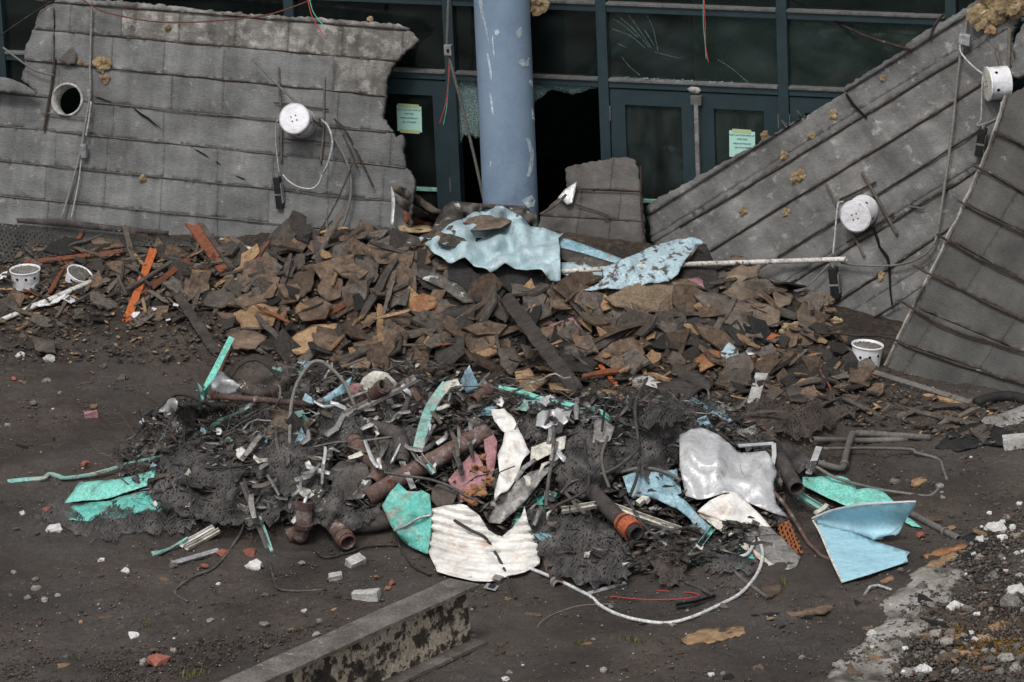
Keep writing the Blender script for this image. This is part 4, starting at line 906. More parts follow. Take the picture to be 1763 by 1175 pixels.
cable('rusty red wire sagging along the top of the holed slab', [(142, 0), (165, 14), (191, 24), (252, 36), (306, 39), (375, 36), (460, 26), (531, 2), (545, -8)], 1.3, 'wire_rust', PL_L, .10, 'wire', 'wire')
cable('thin green wire dangling at the top of the holed slab', [(533, 0), (538, 18), (545, 30), (558, 46)], .9, 'wire_green', PL_L, .12, 'wire', 'wire')
cable('thin red wire dangling at the top of the holed slab', [(530, 0), (536, 25), (548, 48), (562, 68)], .9, 'wire_red', PL_L, .13, 'wire', 'wire')
cable('grey rod poking from the dark gap into the holed slab', [(5, 82), (35, 105), (62, 122), (92, 130)], 2.0, 'conduit_dull', PL_L, .08, 'rod', 'rod')
cable('thin rusty rod crossing the dark gap beside the holed slab', [(0, 62), (40, 34), (90, 2)], 1.3, 'rebar', PL_L, .03, 'rod', 'rod')
o = cable('long grey conduit with a junction box hanging before the blue column', [(773, -20), (771, 40), (770, 88), (775, 105), (797, 190), (819, 280), (834, 350)], 2.9, 'conduit_dull', FAC, .30, 'conduit', 'conduit')
bx_ = boxm('junction_box', FAC.at(772, 86, .31), (UX, (0, 0, 1), FN), (.062, .085, .05), 'galv', o, .006)
boxm('knockout', FAC.at(771, 88, .337), (UX, (0, 0, 1), FN), (.02, .025, .006), 'hole_black', bx_)
cable('thin red wire hanging from the conduit by the blue column', [(773, 105), (771, 150), (767, 180), (757, 213)], .8, 'wire_red', FAC, .29, 'wire', 'wire')
cable('thin green wire hanging from the conduit by the blue column', [(775, 105), (772, 150), (769, 185), (763, 217)], .8, 'wire_green', FAC, .28, 'wire', 'wire')
cable('thin green wire hanging before the cracked upper window', [(1211, -5), (1211, 40), (1214, 75), (1216, 103)], .9, 'wire_green', FAC, .12, 'wire', 'wire')
cable('thin red wire hanging before the cracked upper window', [(1212, -5), (1214, 40), (1215, 80), (1220, 109)], .8, 'wire_red', FAC, .13, 'wire', 'wire')
cable('rusty rod slanting before the upper windows onto the tilted slab', [(1355, -2), (1420, 28), (1480, 58), (1530, 75), (1568, 86)], 2.2, 'rebar', PL_A, .05, 'rod', 'rod')
cable('short rusty hook at the top edge of the tilted slab', [(1601, 66), (1606, 50), (1615, 35), (1626, 24)], 2.2, 'rebar', PL_A, .05, 'rod', 'rod')
o = cable('long grey conduit running down the tilted slab from a pale box', [(1668, 15), (1659, 70), (1650, 120), (1640, 220), (1628, 310), (1614, 400), (1608, 422)], 2.6, 'conduit_dull', PL_A, .07, 'conduit', 'conduit')
boxm('junction_box', PL_A.at(1661, 68, .09), (UX+np.array((0, 0, -.2)), (0.1, 0, 1), FN), (.09, .085, .05), 'galv', o, .008)
cable('ribbed flex from the pale box to the side seen lamp can', [(1652, 78), (1655, 92), (1672, 112), (1692, 128)], 2.2, 'galv', PL_A, .11)
cable('steel cable from the side seen lamp can to its ballast box', [(1692, 130), (1690, 170), (1689, 205), (1682, 216), (1700, 212), (1716, 204), (1723, 192), (1724, 176)], 1.7, 'galv', PL_A, .12)
cable('bent grey conduit from the bright can down behind the pole', [(1452, 348), (1444, 350), (1441, 365), (1438, 400), (1434, 440)], 2.0, 'galv', PL_A, .12, 'conduit', 'conduit')
cable('thin grey rod leaning below the speckled pole on the tilted slab', [(1428, 455), (1400, 484), (1366, 514)], 1.7, 'conduit_dull', PL_A, .09, 'rod', 'rod')
cable('grey cable drooping from the pole end to the slab edge', [(1448, 453), (1480, 457), (1530, 458), (1565, 452), (1590, 440), (1606, 424)], 1.9, 'conduit_dull', PL_A, .07)
cable('dark cable lying across the foot of the tilted slab', [(1404, 566), (1450, 564), (1490, 554), (1520, 538), (1548, 522)], 2.0, 'cable_black', PL_A, .06)
cable('upright grey strip behind the side seen lamp can', [(1738, 48), (1737, 110), (1735, 165)], 3.4, 'rebar_grey', PL_A, .02, 'strip', 'upright_strip')
cable('dark slat above the side seen lamp can', [(1714, 80), (1719, 100), (1724, 116)], 3.0, 'rebar_grey', PL_A, .03, 'strip', 'upright_strip')
lump = sheet('concrete_piece', [(1763, 40), (1750, 60), (1742, 84), (1748, 100), (1738, 120), (1736, 132), (1752, 134), (1763, 130), (1790, 120), (1790, 40)], 'concrete_tilted', .08, 7, fine=.05, ff=9, jag=2, base=PL_A, off=.10); tag(lump, 'jagged concrete lump above the top of the dark slab', 'concrete piece')

# insulation tufts
IT = [((1706, 14), 30, PL_A, .10, 'large yellow insulation tuft hanging over the top of the tilted slab'), ((1744, 10), 22, PL_A, .12, 'ragged yellow insulation tuft beside the large hanging tuft'), ((1705, 52), 9, PL_A, .08, 'orange insulation wisp below the large tuft'),
      ((923, 6), 17, FAC, .5, 'tan insulation tuft hanging beside the column top'), ((176, 112), 13, PL_L, .06, 'yellow insulation tuft beside the conduit above the hole'), ((180, 136), 8, PL_L, .05, 'orange paper tuft under the yellow tuft by the conduit'),
      ((138, 108), 5, PL_L, .05, 'small orange tuft beside the slab crack'), ((246, 307), 8, PL_L, .04, 'small yellow tuft low on the holed slab'), ((290, 49), 6, PL_L, .03, 'small yellow tuft near the top of the holed slab'), ((637, 33), 6, PL_L, .03, 'small tan tuft on the top edge of the holed slab'),
      ((1435, 198), 9, PL_A, .03, 'yellow tuft high on the tilted slab'), ((1397, 232), 7, PL_A, .03, 'yellow tuft on the upper course of the tilted slab'), ((1350, 268), 8, PL_A, .03, 'pale yellow tuft mid course of the tilted slab'), ((1376, 303), 13, PL_A, .03, 'wide flattened yellow tuft below the upper bar'),
      ((1353, 365), 7, PL_A, .04, 'pale yellow tuft on the second bar'), ((1279, 365), 9, PL_A, .03, 'flattened tan tuft low on the tilted slab'), ((1519, 475), 9, PL_A, .03, 'dirty tan tuft by the black crack'), ((1316, 235), 8, PL_A, .05, 'tan fibre tuft on the top edge of the tilted slab'), ((1520, 135), 6, PL_A, .03, 'small tan tuft on the top course of the tilted slab')]
for i, (p, r, pl, off, lb) in enumerate(IT):
    c = pl.at(p[0], p[1], off*.6); sq = (1, .45, 1) if r > 12 else (1, .35, 1.1)
    tag(tuft('insulation_tuft', c, r*(.8 if r < 12 else .95)*PXM, 'insulation' if 'orange' not in lb else 'plywood', i+1, sq, 3 if r < 12 else 4, .62), lb, 'insulation', 'insulation tufts caught on the slabs')
# ------------------------------------------------------------------ things on the mound of torn boards
GT = 'torn pieces on the debris mound'
def H(fn, label, cat, group=None):
    return tag(fn, label, cat, group)
# light blue membrane thrown over the crest
e = empty('tarp', S(860, 440, .05)); tag(e, 'pale blue membrane sheet heaped in folds below the blue column', 'tarp')
def fold(a, b, f, amp, ph=0.0): return lambda x, y: amp*math.sin((x*a+y*b)*f+ph+1.2*noise.noise(Vector((x*.012, y*.02, 0))))
sheet('main_fold', [(721, 407, .10), (755, 399, .16), (801, 373, .22), (824, 363, .25), (864, 361, .27), (897, 369, .26), (903, 383, .25), (930, 394, .24), (959, 396, .22), (971, 397, .2), (961, 404, .2), (964, 429, .16), (965, 480, .09), (946, 483, .08), (933, 471, .09), (900, 463, .10), (870, 457, .10), (844, 471, .08), (801, 446, .08), (772, 455, .06), (742, 432, .07)],
      'tarp', .004, 5.5, .06, 2.6, off=.08, parent=e, disp=lambda x, y: .075*abs(math.sin((x*.42+y)*.075+1.6*noise.noise(Vector((x*.011, y*.016, 1)))))+.05*abs(math.sin((x*.9-y*.5)*.065+2*noise.noise(Vector((x*.013, y*.013, 5))))), seed=2, heave=.42, ctrl=[(850, 415, .22), (800, 420, .2), (930, 430, .2)])
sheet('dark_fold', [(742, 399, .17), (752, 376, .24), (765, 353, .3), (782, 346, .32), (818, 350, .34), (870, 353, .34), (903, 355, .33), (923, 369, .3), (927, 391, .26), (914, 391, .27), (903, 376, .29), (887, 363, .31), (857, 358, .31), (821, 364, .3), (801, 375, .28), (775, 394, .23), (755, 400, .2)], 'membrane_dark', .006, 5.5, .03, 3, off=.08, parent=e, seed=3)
sheet('dirty_fold', [(776, 398, .26), (800, 378, .29), (828, 370, .31), (862, 372, .32), (892, 368, .32), (886, 378, .3), (862, 392, .3), (828, 396, .29)], 'cloth_brown', .005, 5.5, .02, 4, off=.10, parent=e, seed=4)
sheet('rolled_edge', [(724, 406, .2), (745, 400, .22), (775, 403, .24), (800, 411, .25), (806, 420, .24), (798, 427, .23), (775, 424, .23), (745, 415, .21)], 'membrane_dark', .006, 5, .0, off=.10, parent=e, seed=5, disp=lambda x, y: .03*math.cos((y-412-.12*(x-724))/9))
sheet('yellow_edge', [(685, 390, .08), (712, 384, .12), (742, 388, .16), (746, 397, .15), (720, 400, .12), (688, 397, .08)], 'insulation', .01, 5, .012, 5, parent=e)
e = empty('tarp', S(1110, 480, .05)); tag(e, 'pale blue membrane roll with black specks draped over the pole', 'tarp')
sheet('outer_skin', [(1004, 496, .10), (1035, 485, .16), (1038, 460, .22), (1084, 442, .26), (1120, 425, .3), (1153, 415, .32), (1190, 411, .32), (1206, 416, .30), (1214, 421, .28), (1199, 426, .29), (1182, 445, .26), (1167, 468, .22), (1150, 478, .19), (1088, 492, .12), (1042, 499, .10)], 'tarp_dirty', .006, 5.5, .03, 4, off=.08, heave=.7, parent=e, disp=lambda x, y: .05*math.cos((y-455+.45*(x-1110))/34.), seed=6)
sheet('dark_lining', [(1206, 418, .2), (1216, 421, .22), (1228, 450, .2), (1240, 488, .12), (1236, 508, .08), (1218, 500, .08), (1190, 492, .08), (1172, 476, .1), (1186, 448, .15)], 'felt', .006, 6, .015, 4, off=.05, parent=e, seed=7)
o = sheet('roof_panel', [(962, 408, .12), (985, 414, .14), (1030, 430, .15), (1072, 446, .14), (1068, 456, .12), (1020, 446, .11), (966, 428, .1)], 'blue_worn', .02, 7, .006, parent=None, seed=8); H(o, 'blue grey panel edge between the two pale membranes', 'panel')
MATS['blue_worn']
o = sheet('roof_board', [(964, 426, .13), (1000, 435, .15), (1058, 453, .15), (1054, 470, .12), (1010, 462, .11), (966, 446, .1)], 'membrane_dark', .02, 7, .008, seed=9); H(o, 'dark dirt crusted board under the blue grey panel edge', 'board')
o = sheet('membrane_scrap', [(966, 452, .12), (1000, 452, .14), (1040, 470, .13), (1036, 486, .1), (1000, 484, .1), (968, 472, .1)], 'tarp', .004, 6, .02, 4, seed=10); H(o, 'pale blue membrane scrap under the speckled pole', 'membrane')
o = pipe('pole', [(962, 468.5, .24), (1060, 462, .30), (1172, 456, .24), (1320, 451, .12), (1457, 446.5, .10)], 4.4, 'speckled_pole', n=6); H(o, 'long white speckled pole reaching from the membrane to the tilted slab', 'pole')
o = sheet('membrane_strip', [(665, 479, .12), (690, 466, .16), (713, 460, .2), (740, 466, .19), (767, 476, .18), (798, 496, .16), (835, 510, .13), (832, 521, .12), (798, 522, .13), (764, 498, .14), (735, 484, .15), (713, 474, .16), (706, 500, .14), (699, 527, .1), (684, 524, .1), (672, 531, .1)], 'membrane_dark', .008, 6, .018, 4, seed=11); H(o, 'bent strip of dark membrane with white flakes', 'membrane')
o = sheet('membrane_strip', [(580, 412, .08), (600, 398, .12), (622, 390, .15), (640, 388, .16), (650, 396, .15), (652, 410, .13), (640, 420, .12), (628, 412, .13), (604, 418, .1)], 'felt', .008, 6, .03, 4, seed=12); H(o, 'curled black membrane offcut by the dull hose', 'membrane')
o = sheet('membrane_strip', [(640, 388, .1), (668, 392, .12), (720, 408, .13), (750, 438, .12), (772, 468, .1), (764, 474, .1), (735, 448, .11), (700, 420, .11), (660, 402, .1)], 'membrane_dark', .01, 7, .012, 4, seed=13); H(o, 'straight dark membrane strip running up to the heaped membrane', 'membrane')
o = sheet('white_flap', [(960, 341, .0), (972, 327, .0), (982, 320, 0), (993, 313, 0), (990, 330, 0), (985, 350, 0), (977, 353, 0), (968, 345, 0)], 'white_dirty', .005, 5, base=PL_C, off=.06, fine=.012); H(o, 'small white torn flap on the little dark slab', 'flap')
o = tube('stick', [(930, 370, .2), (958, 352, .2), (975, 335, .2)], 2.6, 'wood_dark'); H(o, 'dark stick leaning on the little dark slab', 'stick')
for k, (p, mt, lb) in enumerate([([(672, 316), (690, 322), (725, 340), (765, 368), (752, 372), (712, 348), (680, 332)], 'wood_grey', 'weathered tan board leaning behind the heaped membrane'), ([(678, 336), (700, 345), (742, 372), (755, 384), (730, 382), (692, 358)], 'fibreboard_grey', 'grey board under the weathered tan board'),
                                 ([(694, 362), (715, 372), (745, 386), (730, 390), (700, 384)], 'wood_red', 'split reddish board below the grey board')]):
    H(sheet('board', [(x, y, .16-.03*k) for x, y in p], mt, .016, 9, .004, jag=1, seed=14+k), lb, 'board', GT)
o = sheet('flashing_strip', [(673, 322, .12), (679, 320, .12), (680, 350, .12), (677, 388, .1), (672, 390, .1), (674, 356, .1)], 'white_dirty', .004, 6, .008, 6, seed=17); H(o, 'narrow white flashing strip standing before the holed slab end', 'flashing')

# planks, poles and boards on the left half of the mound
PLK = [((266, 426, .16), (217, 557, .06), 15, 4, 'wood_orange', 'bright orange split plank standing in the debris'),
       ((329, 382, .2), (394, 474, .10), 24, 5, 'wood_red', 'rust red trim board leaning in the debris with charred face'),
       ((344, 384, .21), (402, 466, .12), 9, 4, 'wood_dark', 'charred strip lying on the rust red trim board'),
       ((218, 500, .16), (302, 447, .14), 8, 4, 'wood_dark', 'dark charred stick crossing the bright orange plank'),
       ((243, 510, .12), (346, 430, .14), 11, 4, 'wood_red', 'long dark red stick with charred edges beside the orange plank'),
       ((40, 453, .07), (215, 433, .1), 11, 3, 'wood_red', 'long thin reddish board lying along the debris'),
       ((85, 506, .12), (143, 397, .14), 8, 3, 'wood_red', 'thin reddish slat standing beside the white cans'),
       ((214, 388, .12), (236, 470, .08), 9, 3, 'wood_grey', 'grey brown slat standing behind the bright orange plank'),
       ((439, 448, .14), (486, 566, .08), 11, 4, 'wood_grey', 'grey brown plank standing on end among torn boards'),
       ((-10, 503, .05), (178, 480, .05), 15, 6, 'wood_dark', 'dark blue grey timber lying under the thin reddish slat'),
       ((240, 430, .1), (372, 470, .08), 11, 4, 'fibreboard_grey', 'brown grey lath lying behind the red trim board'),
       ((290, 484, .08), (375, 612, .05), 17, 4, 'wood_dark', 'broad dark plank lying down the slope of the debris'),
       ((460, 470, .1), (536, 440, .12), 14, 5, 'charcoal', 'charred black board end above the torn boards'),
       ((868, 509, .18), (996, 676, .06), 24, 5, 'wood_dark', 'long dark brown plank slanting down the middle of the mound'),
       ((645, 420, .14), (683, 480, .1), 15, 4, 'fibreboard', 'brown board strip standing before the heaped membrane'),
       ((1292, 574, .12), (1360, 589, .1), 15, 6, 'wood_orange', 'short rusty orange plank with grey top beside the brown cloth'),
       ((1520, 697, .04), (1735, 744, .05), 9, 5, 'wood_grey', 'long splintered plank at the foot of the dark slab'),
       ((1590, 680, .05), (1668, 699, .05), 9, 4, 'plywood', 'splintered tan plank at the foot of the dark slab'),
       ((1606, 714, .03), (1690, 735, .03), 7, 4, 'plywood', 'pale splinter lying below the long splintered plank'),
       ((1095, 690, .05), (1030, 680, .05), 6, 4, 'wood_dark', 'small dark stick beside the tan boards'),
       ((1024, 620, .08), (1062, 664, .06), 7, 4, 'wood_orange', 'thin orange red stick below the flashing'),
       ((828, 586, .12), (905, 560, .14), 11, 4, 'fibreboard', 'brown wooden strip crossing the long dark plank'),
       ((1008, 520, .14), (1052, 502, .14), 9, 4, 'wood_grey', 'brown stick below the speckled membrane roll'),
       ((1420, 640, .05), (1500, 660, .05), 8, 4, 'wood_dark', 'dark board end beside the gravel filled bucket'),
       ((1345, 690, .06), (1420, 650, .06), 11, 4, 'fibreboard', 'brown lath leaning on the rubble before the bucket'),
       ((395, 600, .10), (372, 655, .06), 5, 3, 'wood_red', 'thin red lath behind the mint green post')]
for k, (a, b, wd, th, mt, lb) in enumerate(PLK):
    H(plank('plank', a, b, wd, th, mt, seed=k, roll=R_.uniform(-.25, .25)), lb, 'plank', 'planks and laths in the debris')
o = pipe('pole', [(-8, 556, .08), (70, 523, .10), (157, 485, .12)], 4.6, 'speckled_pole', n=6); H(o, 'white speckled pole lying before the two white cans', 'pole')
o = pipe('pole', [(380, 413, .12), (420, 426, .12), (461, 438, .1)], 4.0, 'speckled_pole'); H(o, 'short white pole stuck behind the torn boards', 'pole')
o = sheet('felt_sheet', [(487, 397, .16), (496, 378, .18), (504, 362, .2), (516, 366, .2), (528, 373, .19), (524, 404, .15), (521, 438, .1), (503, 447, .09), (485, 449, .08)], 'felt', .012, 7, .01, 5, jag=1, seed=20); H(o, 'upright dark felt sheet leaning on the holed slab', 'felt sheet')
o = sheet('metal_strip', [(28, 376, .05), (100, 377, .06), (200, 389, .06), (290, 398, .06), (290, 406, .05), (200, 400, .05), (100, 390, .05), (30, 384, .05)], 'pipe_dark', .006, 9, .006, seed=21); H(o, 'long flat brown strip at the foot of the holed slab', 'strip')
o = sheet('perforated_plate', [(-10, 384, .03), (40, 388, .05), (110, 398, .06), (210, 404, .05), (330, 414, .05), (334, 424, .04), (250, 424, .04), (180, 418, .05), (110, 438, .05), (40, 452, .04), (-10, 450, .04)], 'net_coarse', .003, 7, .015, 3, seed=22); H(o, 'black perforated metal plate at the foot of the holed slab', 'perforated plate')
o = sheet('board', [(44, 420, .08), (70, 406, .1), (100, 402, .1), (160, 408, .09), (205, 412, .08), (214, 424, .07), (160, 430, .08), (100, 428, .08), (66, 432, .07)], 'fibreboard', .014, 9, .008, jag=2, seed=23); H(o, 'long torn brown board lying over the perforated plate', 'board', GT)

BRD = [([(494, 595), (511, 574), (541, 559), (580, 557), (575, 581), (558, 605), (511, 610)], 'plywood', .012, 'large pale tan torn board above the mint green post'),
       ([(54, 578), (94, 585), (96, 607), (60, 601)], 'fibreboard_grey', .02, 'square dark board lying on the dirt below the white pole'),
       ([(580, 601), (620, 586), (658, 574), (668, 605), (672, 629), (630, 634), (587, 632)], 'fibreboard', .016, 'large flat dark brown board in the middle of the mound'),
       ([(484, 475), (508, 455), (545, 462), (535, 500), (505, 520), (478, 525)], 'fibreboard', .014, 'large brown board above the pale tan torn board'),
       ([(590, 470), (612, 444), (636, 452), (652, 474), (645, 486), (610, 492)], 'fibreboard_grey', .014, 'grey brown board under the bent membrane strip'),
       ([(600, 458), (622, 440), (652, 445), (650, 470), (625, 490)], 'fibreboard_grey', .014, 'angular grey board beside the curled membrane offcut'),
       ([(672, 430), (706, 422), (708, 452), (690, 470), (676, 466)], 'fibreboard_grey', .014, 'squarish brown board below the rolled membrane edge'),
       ([(706, 436), (738, 430), (742, 452), (722, 458), (708, 462)], 'fibreboard', .014, 'rounded brown board next to the squarish brown board'),
       ([(705, 515), (728, 505), (752, 512), (748, 530), (720, 540), (706, 534)], 'kraft_orange', .012, 'reddish brown torn board under the bent membrane strip'),
       ([(660, 540), (690, 534), (712, 545), (706, 560), (680, 568), (658, 558)], 'fibreboard', .014, 'brown board below the reddish torn board'),
       ([(740, 556), (770, 540), (790, 545), (780, 580), (757, 583)], 'felt', .014, 'black felt board between brown boards mid mound'),
       ([(770, 530), (818, 522), (816, 560), (790, 568), (740, 558)], 'felt', .014, 'broad black felt board above the brown strip'),
       ([(834, 512), (856, 504), (880, 540), (870, 556), (846, 540)], 'fibreboard_grey', .014, 'grey board behind the top of the long dark plank'),
       ([(900, 510), (945, 506), (952, 540), (920, 556), (902, 540)], 'fibreboard_grey', .014, 'grey brown board under the bent black strip'),
       ([(944, 560), (985, 546), (1002, 566), (985, 574), (950, 572)], 'pink_board', .014, 'dull pink torn board beside the bent black strip'),
       ([(945, 490), (975, 482), (990, 474), (1006, 498), (990, 512), (958, 510)], 'fibreboard', .014, 'brown board below the speckled pole end'),
       ([(1005, 503), (1020, 494), (1046, 510), (1056, 530), (1030, 540), (1008, 528)], 'plywood', .014, 'orange tan board beside the brown stick'),
       ([(808, 566), (836, 556), (866, 566), (850, 598), (806, 610)], 'fibreboard', .014, 'brown board beside the long dark plank foot'),
       ([(750, 584), (800, 580), (800, 608), (760, 640), (748, 616)], 'felt', .014, 'dark felt board at the front of the mound'),
       ([(858, 600), (884, 596), (900, 620), (880, 645), (862, 628)], 'fibreboard_grey', .014, 'greyish board beside the long dark plank foot'),
       ([(885, 670), (907, 648), (949, 646), (941, 656), (915, 675)], 'plywood', .016, 'bright tan plywood piece behind the mint green bar'),
       ([(943, 659), (978, 656), (985, 673), (948, 671)], 'plywood', .016, 'small tan plywood piece at the foot of the long dark plank'),
       ([(1029, 673), (1057, 670), (1074, 676), (1070, 693), (1033, 697)], 'plywood', .016, 'brown plywood piece near the thin orange stick'),
       ([(886, 640), (912, 634), (920, 648), (904, 660), (888, 656)], 'plywood', .016, 'folded tan plywood piece beside the bright tan one'),
       ([(1040, 512), (1075, 495), (1120, 483), (1182, 480), (1226, 503), (1216, 530), (1180, 546), (1120, 536), (1060, 527)], 'plank_tan', .02, 'wide tan plank panel below the speckled membrane roll'),
       ([(1182, 480), (1204, 478), (1232, 494), (1226, 503)], 'pink_board', .012, 'narrow pinkish edge strip on the tan plank panel'),
       ([(1195, 506), (1222, 502), (1262, 512), (1302, 528), (1304, 562), (1280, 572), (1230, 545)], 'fibreboard_grey', .02, 'long brown board slanting to the rusty orange plank'),
       ([(1252, 670), (1262, 640), (1290, 615), (1299, 625), (1285, 660), (1258, 678)], 'fibreboard_grey', .014, 'leaf shaped brown board beside the concrete logs'),
       ([(1462, 655), (1464, 622), (1486, 637), (1499, 657), (1497, 664)], 'fibreboard', .014, 'brown triangular board leaning on the gravel filled bucket'),
       ([(1320, 640), (1360, 600), (1370, 606), (1345, 640), (1325, 652)], 'fibreboard', .014, 'narrow brown board beside the leaf shaped board'),
       ([(1330, 640), (1380, 622), (1430, 640), (1420, 668), (1360, 672)], 'felt', .016, 'black felt bundle before the bucket'),
       ([(1352, 668), (1385, 655), (1390, 690), (1360, 690)], 'fibreboard_grey', .02, 'square grey board below the black felt bundle'),
       ([(1165, 560), (1200, 540), (1240, 545), (1252, 575), (1220, 600), (1170, 590)], 'felt', .014, 'black charred sheet beside the pale blue rag'),
       ([(1100, 580), (1130, 560), (1175, 548), (1190, 580), (1150, 600), (1108, 598)], 'charcoal', .014, 'shiny black charred sheet beside the rag'),
       ([(1196, 618), (1222, 600), (1242, 606), (1240, 622), (1205, 640)], 'kraft_orange', .012, 'orange brown board under the pale blue rag'),
       ([(1160, 620), (1200, 640), (1230, 660), (1220, 672), (1180, 660), (1156, 640)], 'wood_dark', .014, 'dark fibrous board below the pale blue rag'),
       ([(410, 490), (450, 470), (482, 478), (470, 510), (430, 520)], 'fibreboard', .014, 'brown board beside the grey brown plank'),
       ([(400, 540), (440, 520), (480, 530), (470, 560), (420, 570)], 'plywood', .012, 'tan torn board below the grey brown plank'),
       ([(395, 575), (430, 566), (460, 580), (440, 600), (402, 600)], 'fibreboard', .014, 'rounded brown board above the mint green post'),
       ([(350, 505), (392, 494), (408, 516), (380, 530), (352, 525)], 'fibreboard_grey', .014, 'grey brown board beside the broad dark plank'),
       ([(505, 530), (545, 510), (572, 524), (560, 548), (520, 552)], 'fibreboard', .014, 'brown board touching the pale tan torn board'),
       ([(545, 500), (560, 470), (590, 480), (586, 510), (562, 520)], 'fibreboard', .014, 'upright brown board between larger boards'),
       ([(1130, 660), (1170, 650), (1210, 668), (1180, 690), (1140, 684)], 'wood_dark', .014, 'dark board half buried beside the pale blue bar'),
       ([(1030, 588), (1064, 580), (1096, 606), (1060, 622), (1030, 612)], 'felt', .014, 'black felt piece beside the flashing'),
       ([(960, 590), (1010, 580), (1040, 600), (1020, 640), (970, 640)], 'felt', .016, 'big black felt board beside the long dark plank')]
for k, (p, mt, th, lb) in enumerate(BRD):
    t1, t2, t0 = R_.uniform(-.0016, .0016), R_.uniform(-.002, .0006), R_.uniform(.14, .20)
    cx = sum(a for a, b in p)/len(p); cy = sum(b for a, b in p)/len(p)
    o = sheet('board', [(x, y, t0+(x-cx)*t1+(y-cy)*t2) for x, y in p], mt, th, 7, .010, 4, fine=.004, jag=1.6, seed=40+k); H(o, lb.replace('left under', 'under').replace(' left of', ' beside'), 'board', GT)
for p, lb in (([(772, 441), (798, 445), (818, 469), (846, 482), (842, 493), (798, 496), (771, 479)], 'thick black asphalt slab lump below the heaped membrane'), ([(852, 462), (863, 455), (903, 457), (931, 469), (943, 487), (939, 503), (886, 506), (869, 493), (852, 482)], 'rounded black asphalt slab lump before the heaped membrane'),
              ([(798, 497), (850, 490), (870, 500), (860, 515), (818, 520)], 'flat black asphalt piece between the two lumps')):
    H(sheet('asphalt_lump', [(x, y, .17) for x, y in p], 'asphalt', .04, 5, .006, 6, fine=.012, ff=22, jag=1.6, seed=int(p[0][0])), lb, 'asphalt', GT)
o = sweep('bent_strip', catmull(pts3([(912, 606, .08), (925, 560, .16), (940, 510, .22), (952, 503, .22), (975, 508, .2), (1010, 540, .16), (1040, 572, .12), (1066, 594, .1), (1090, 616, .06)]), 5), boxp(.028, .006), 'charcoal', twist=1.2); H(o, 'bent black charred strip arching over the mound', 'strip')
o = sheet('flashing', [(1055, 632, .08), (1067, 619, .1), (1087, 624, .1), (1091, 636, .1), (1120, 645, .08), (1157, 660, .06), (1138, 671, .05), (1104, 660, .06), (1057, 648, .05)], 'white_dirty', .005, 7, .012, 4, seed=90); H(o, 'bluish white metal flashing lying below the mound', 'flashing')
o = sheet('rag', [(1226, 581, .09), (1248, 585, .12), (1262, 594, .12), (1272, 605, .11), (1269, 625, .08), (1255, 628, .07), (1231, 615, .08), (1245, 601, .1)], 'tarp_dirty', .005, 4.5, .03, 6, seed=91); H(o, 'crumpled pale blue rag on the mound', 'rag')
o = sheet('membrane_scrap', [(1034, 570, .1), (1040, 560, .12), (1060, 557, .12), (1052, 572, .1), (1044, 590, .08), (1035, 586, .08)], 'tarp', .004, 5, .015, 6, seed=92); H(o, 'small pale blue scrap beside the bent black strip', 'membrane')
o = sheet('white_scrap', [(1275, 602, .06), (1290, 598, .08), (1308, 600, .08), (1311, 608, .06), (1290, 611, .06)], 'white_sheet', .005, 5, .008, 6, seed=93); H(o, 'curved white scrap beside the pale blue rag', 'scrap')
for k, (p, lb) in enumerate([([(1243, 508), (1258, 496), (1272, 486), (1306, 476), (1323, 503), (1337, 530), (1320, 540), (1296, 528), (1270, 520)], 'brown cloth like sheet slumped at the foot of the tilted slab'), ([(1290, 515), (1310, 522), (1345, 540), (1340, 562), (1310, 560), (1288, 540)], 'grey brown cloth fold beside the slumped sheet'),
                             ([(1330, 505), (1352, 500), (1368, 505), (1360, 524), (1340, 530), (1334, 520)], 'tan cloth fold at the slab foot'), ([(1372, 540), (1384, 520), (1400, 526), (1408, 556), (1392, 570), (1375, 560)], 'stiff grey fabric curl by the slab foot'),
                             ([(1230, 455), (1262, 440), (1310, 455), (1306, 478), (1262, 490), (1240, 500)], 'dark brown cloth bunched against the tilted slab')]):
    H(sheet('cloth_sheet', [(x, y, .14) for x, y in p], 'cloth_brown', .006, 5, .045, 3.2, seed=94+k, heave=.6), lb, 'cloth')
for k, (p, r, lb) in enumerate([((1412, 524), 17, 'dirty brown insulation wad at the slab foot'), ((1362, 568), 14, 'yellow tan insulation wad near the rusty orange plank'), ((1440, 553), 8, 'small orange insulation wad on the concrete'), ((1258, 484), 10, 'pale tan insulation wad by the brown cloth')]):
    H(tuft('insulation_tuft', S(p[0], p[1], .08), r*PXM, 'insulation' if k != 0 else 'cloth_brown', 30+k, (1, .8, .8), 4, .7), lb, 'insulation')
o = sheet('kraft_scrap', [(1456, 590, .1), (1460, 574, .12), (1472, 562, .14), (1489, 555, .15), (1506, 560, .14), (1519, 572, .12), (1517, 584, .1), (1504, 590, .1), (1494, 578, .12), (1482, 574, .12), (1476, 590, .1), (1464, 598, .08)], 'kraft_orange', .006, 4.5, .03, 5, base=PL_A, off=.12, seed=99); H(o, 'crumpled orange brown paper behind the gravel filled bucket', 'paper scrap')
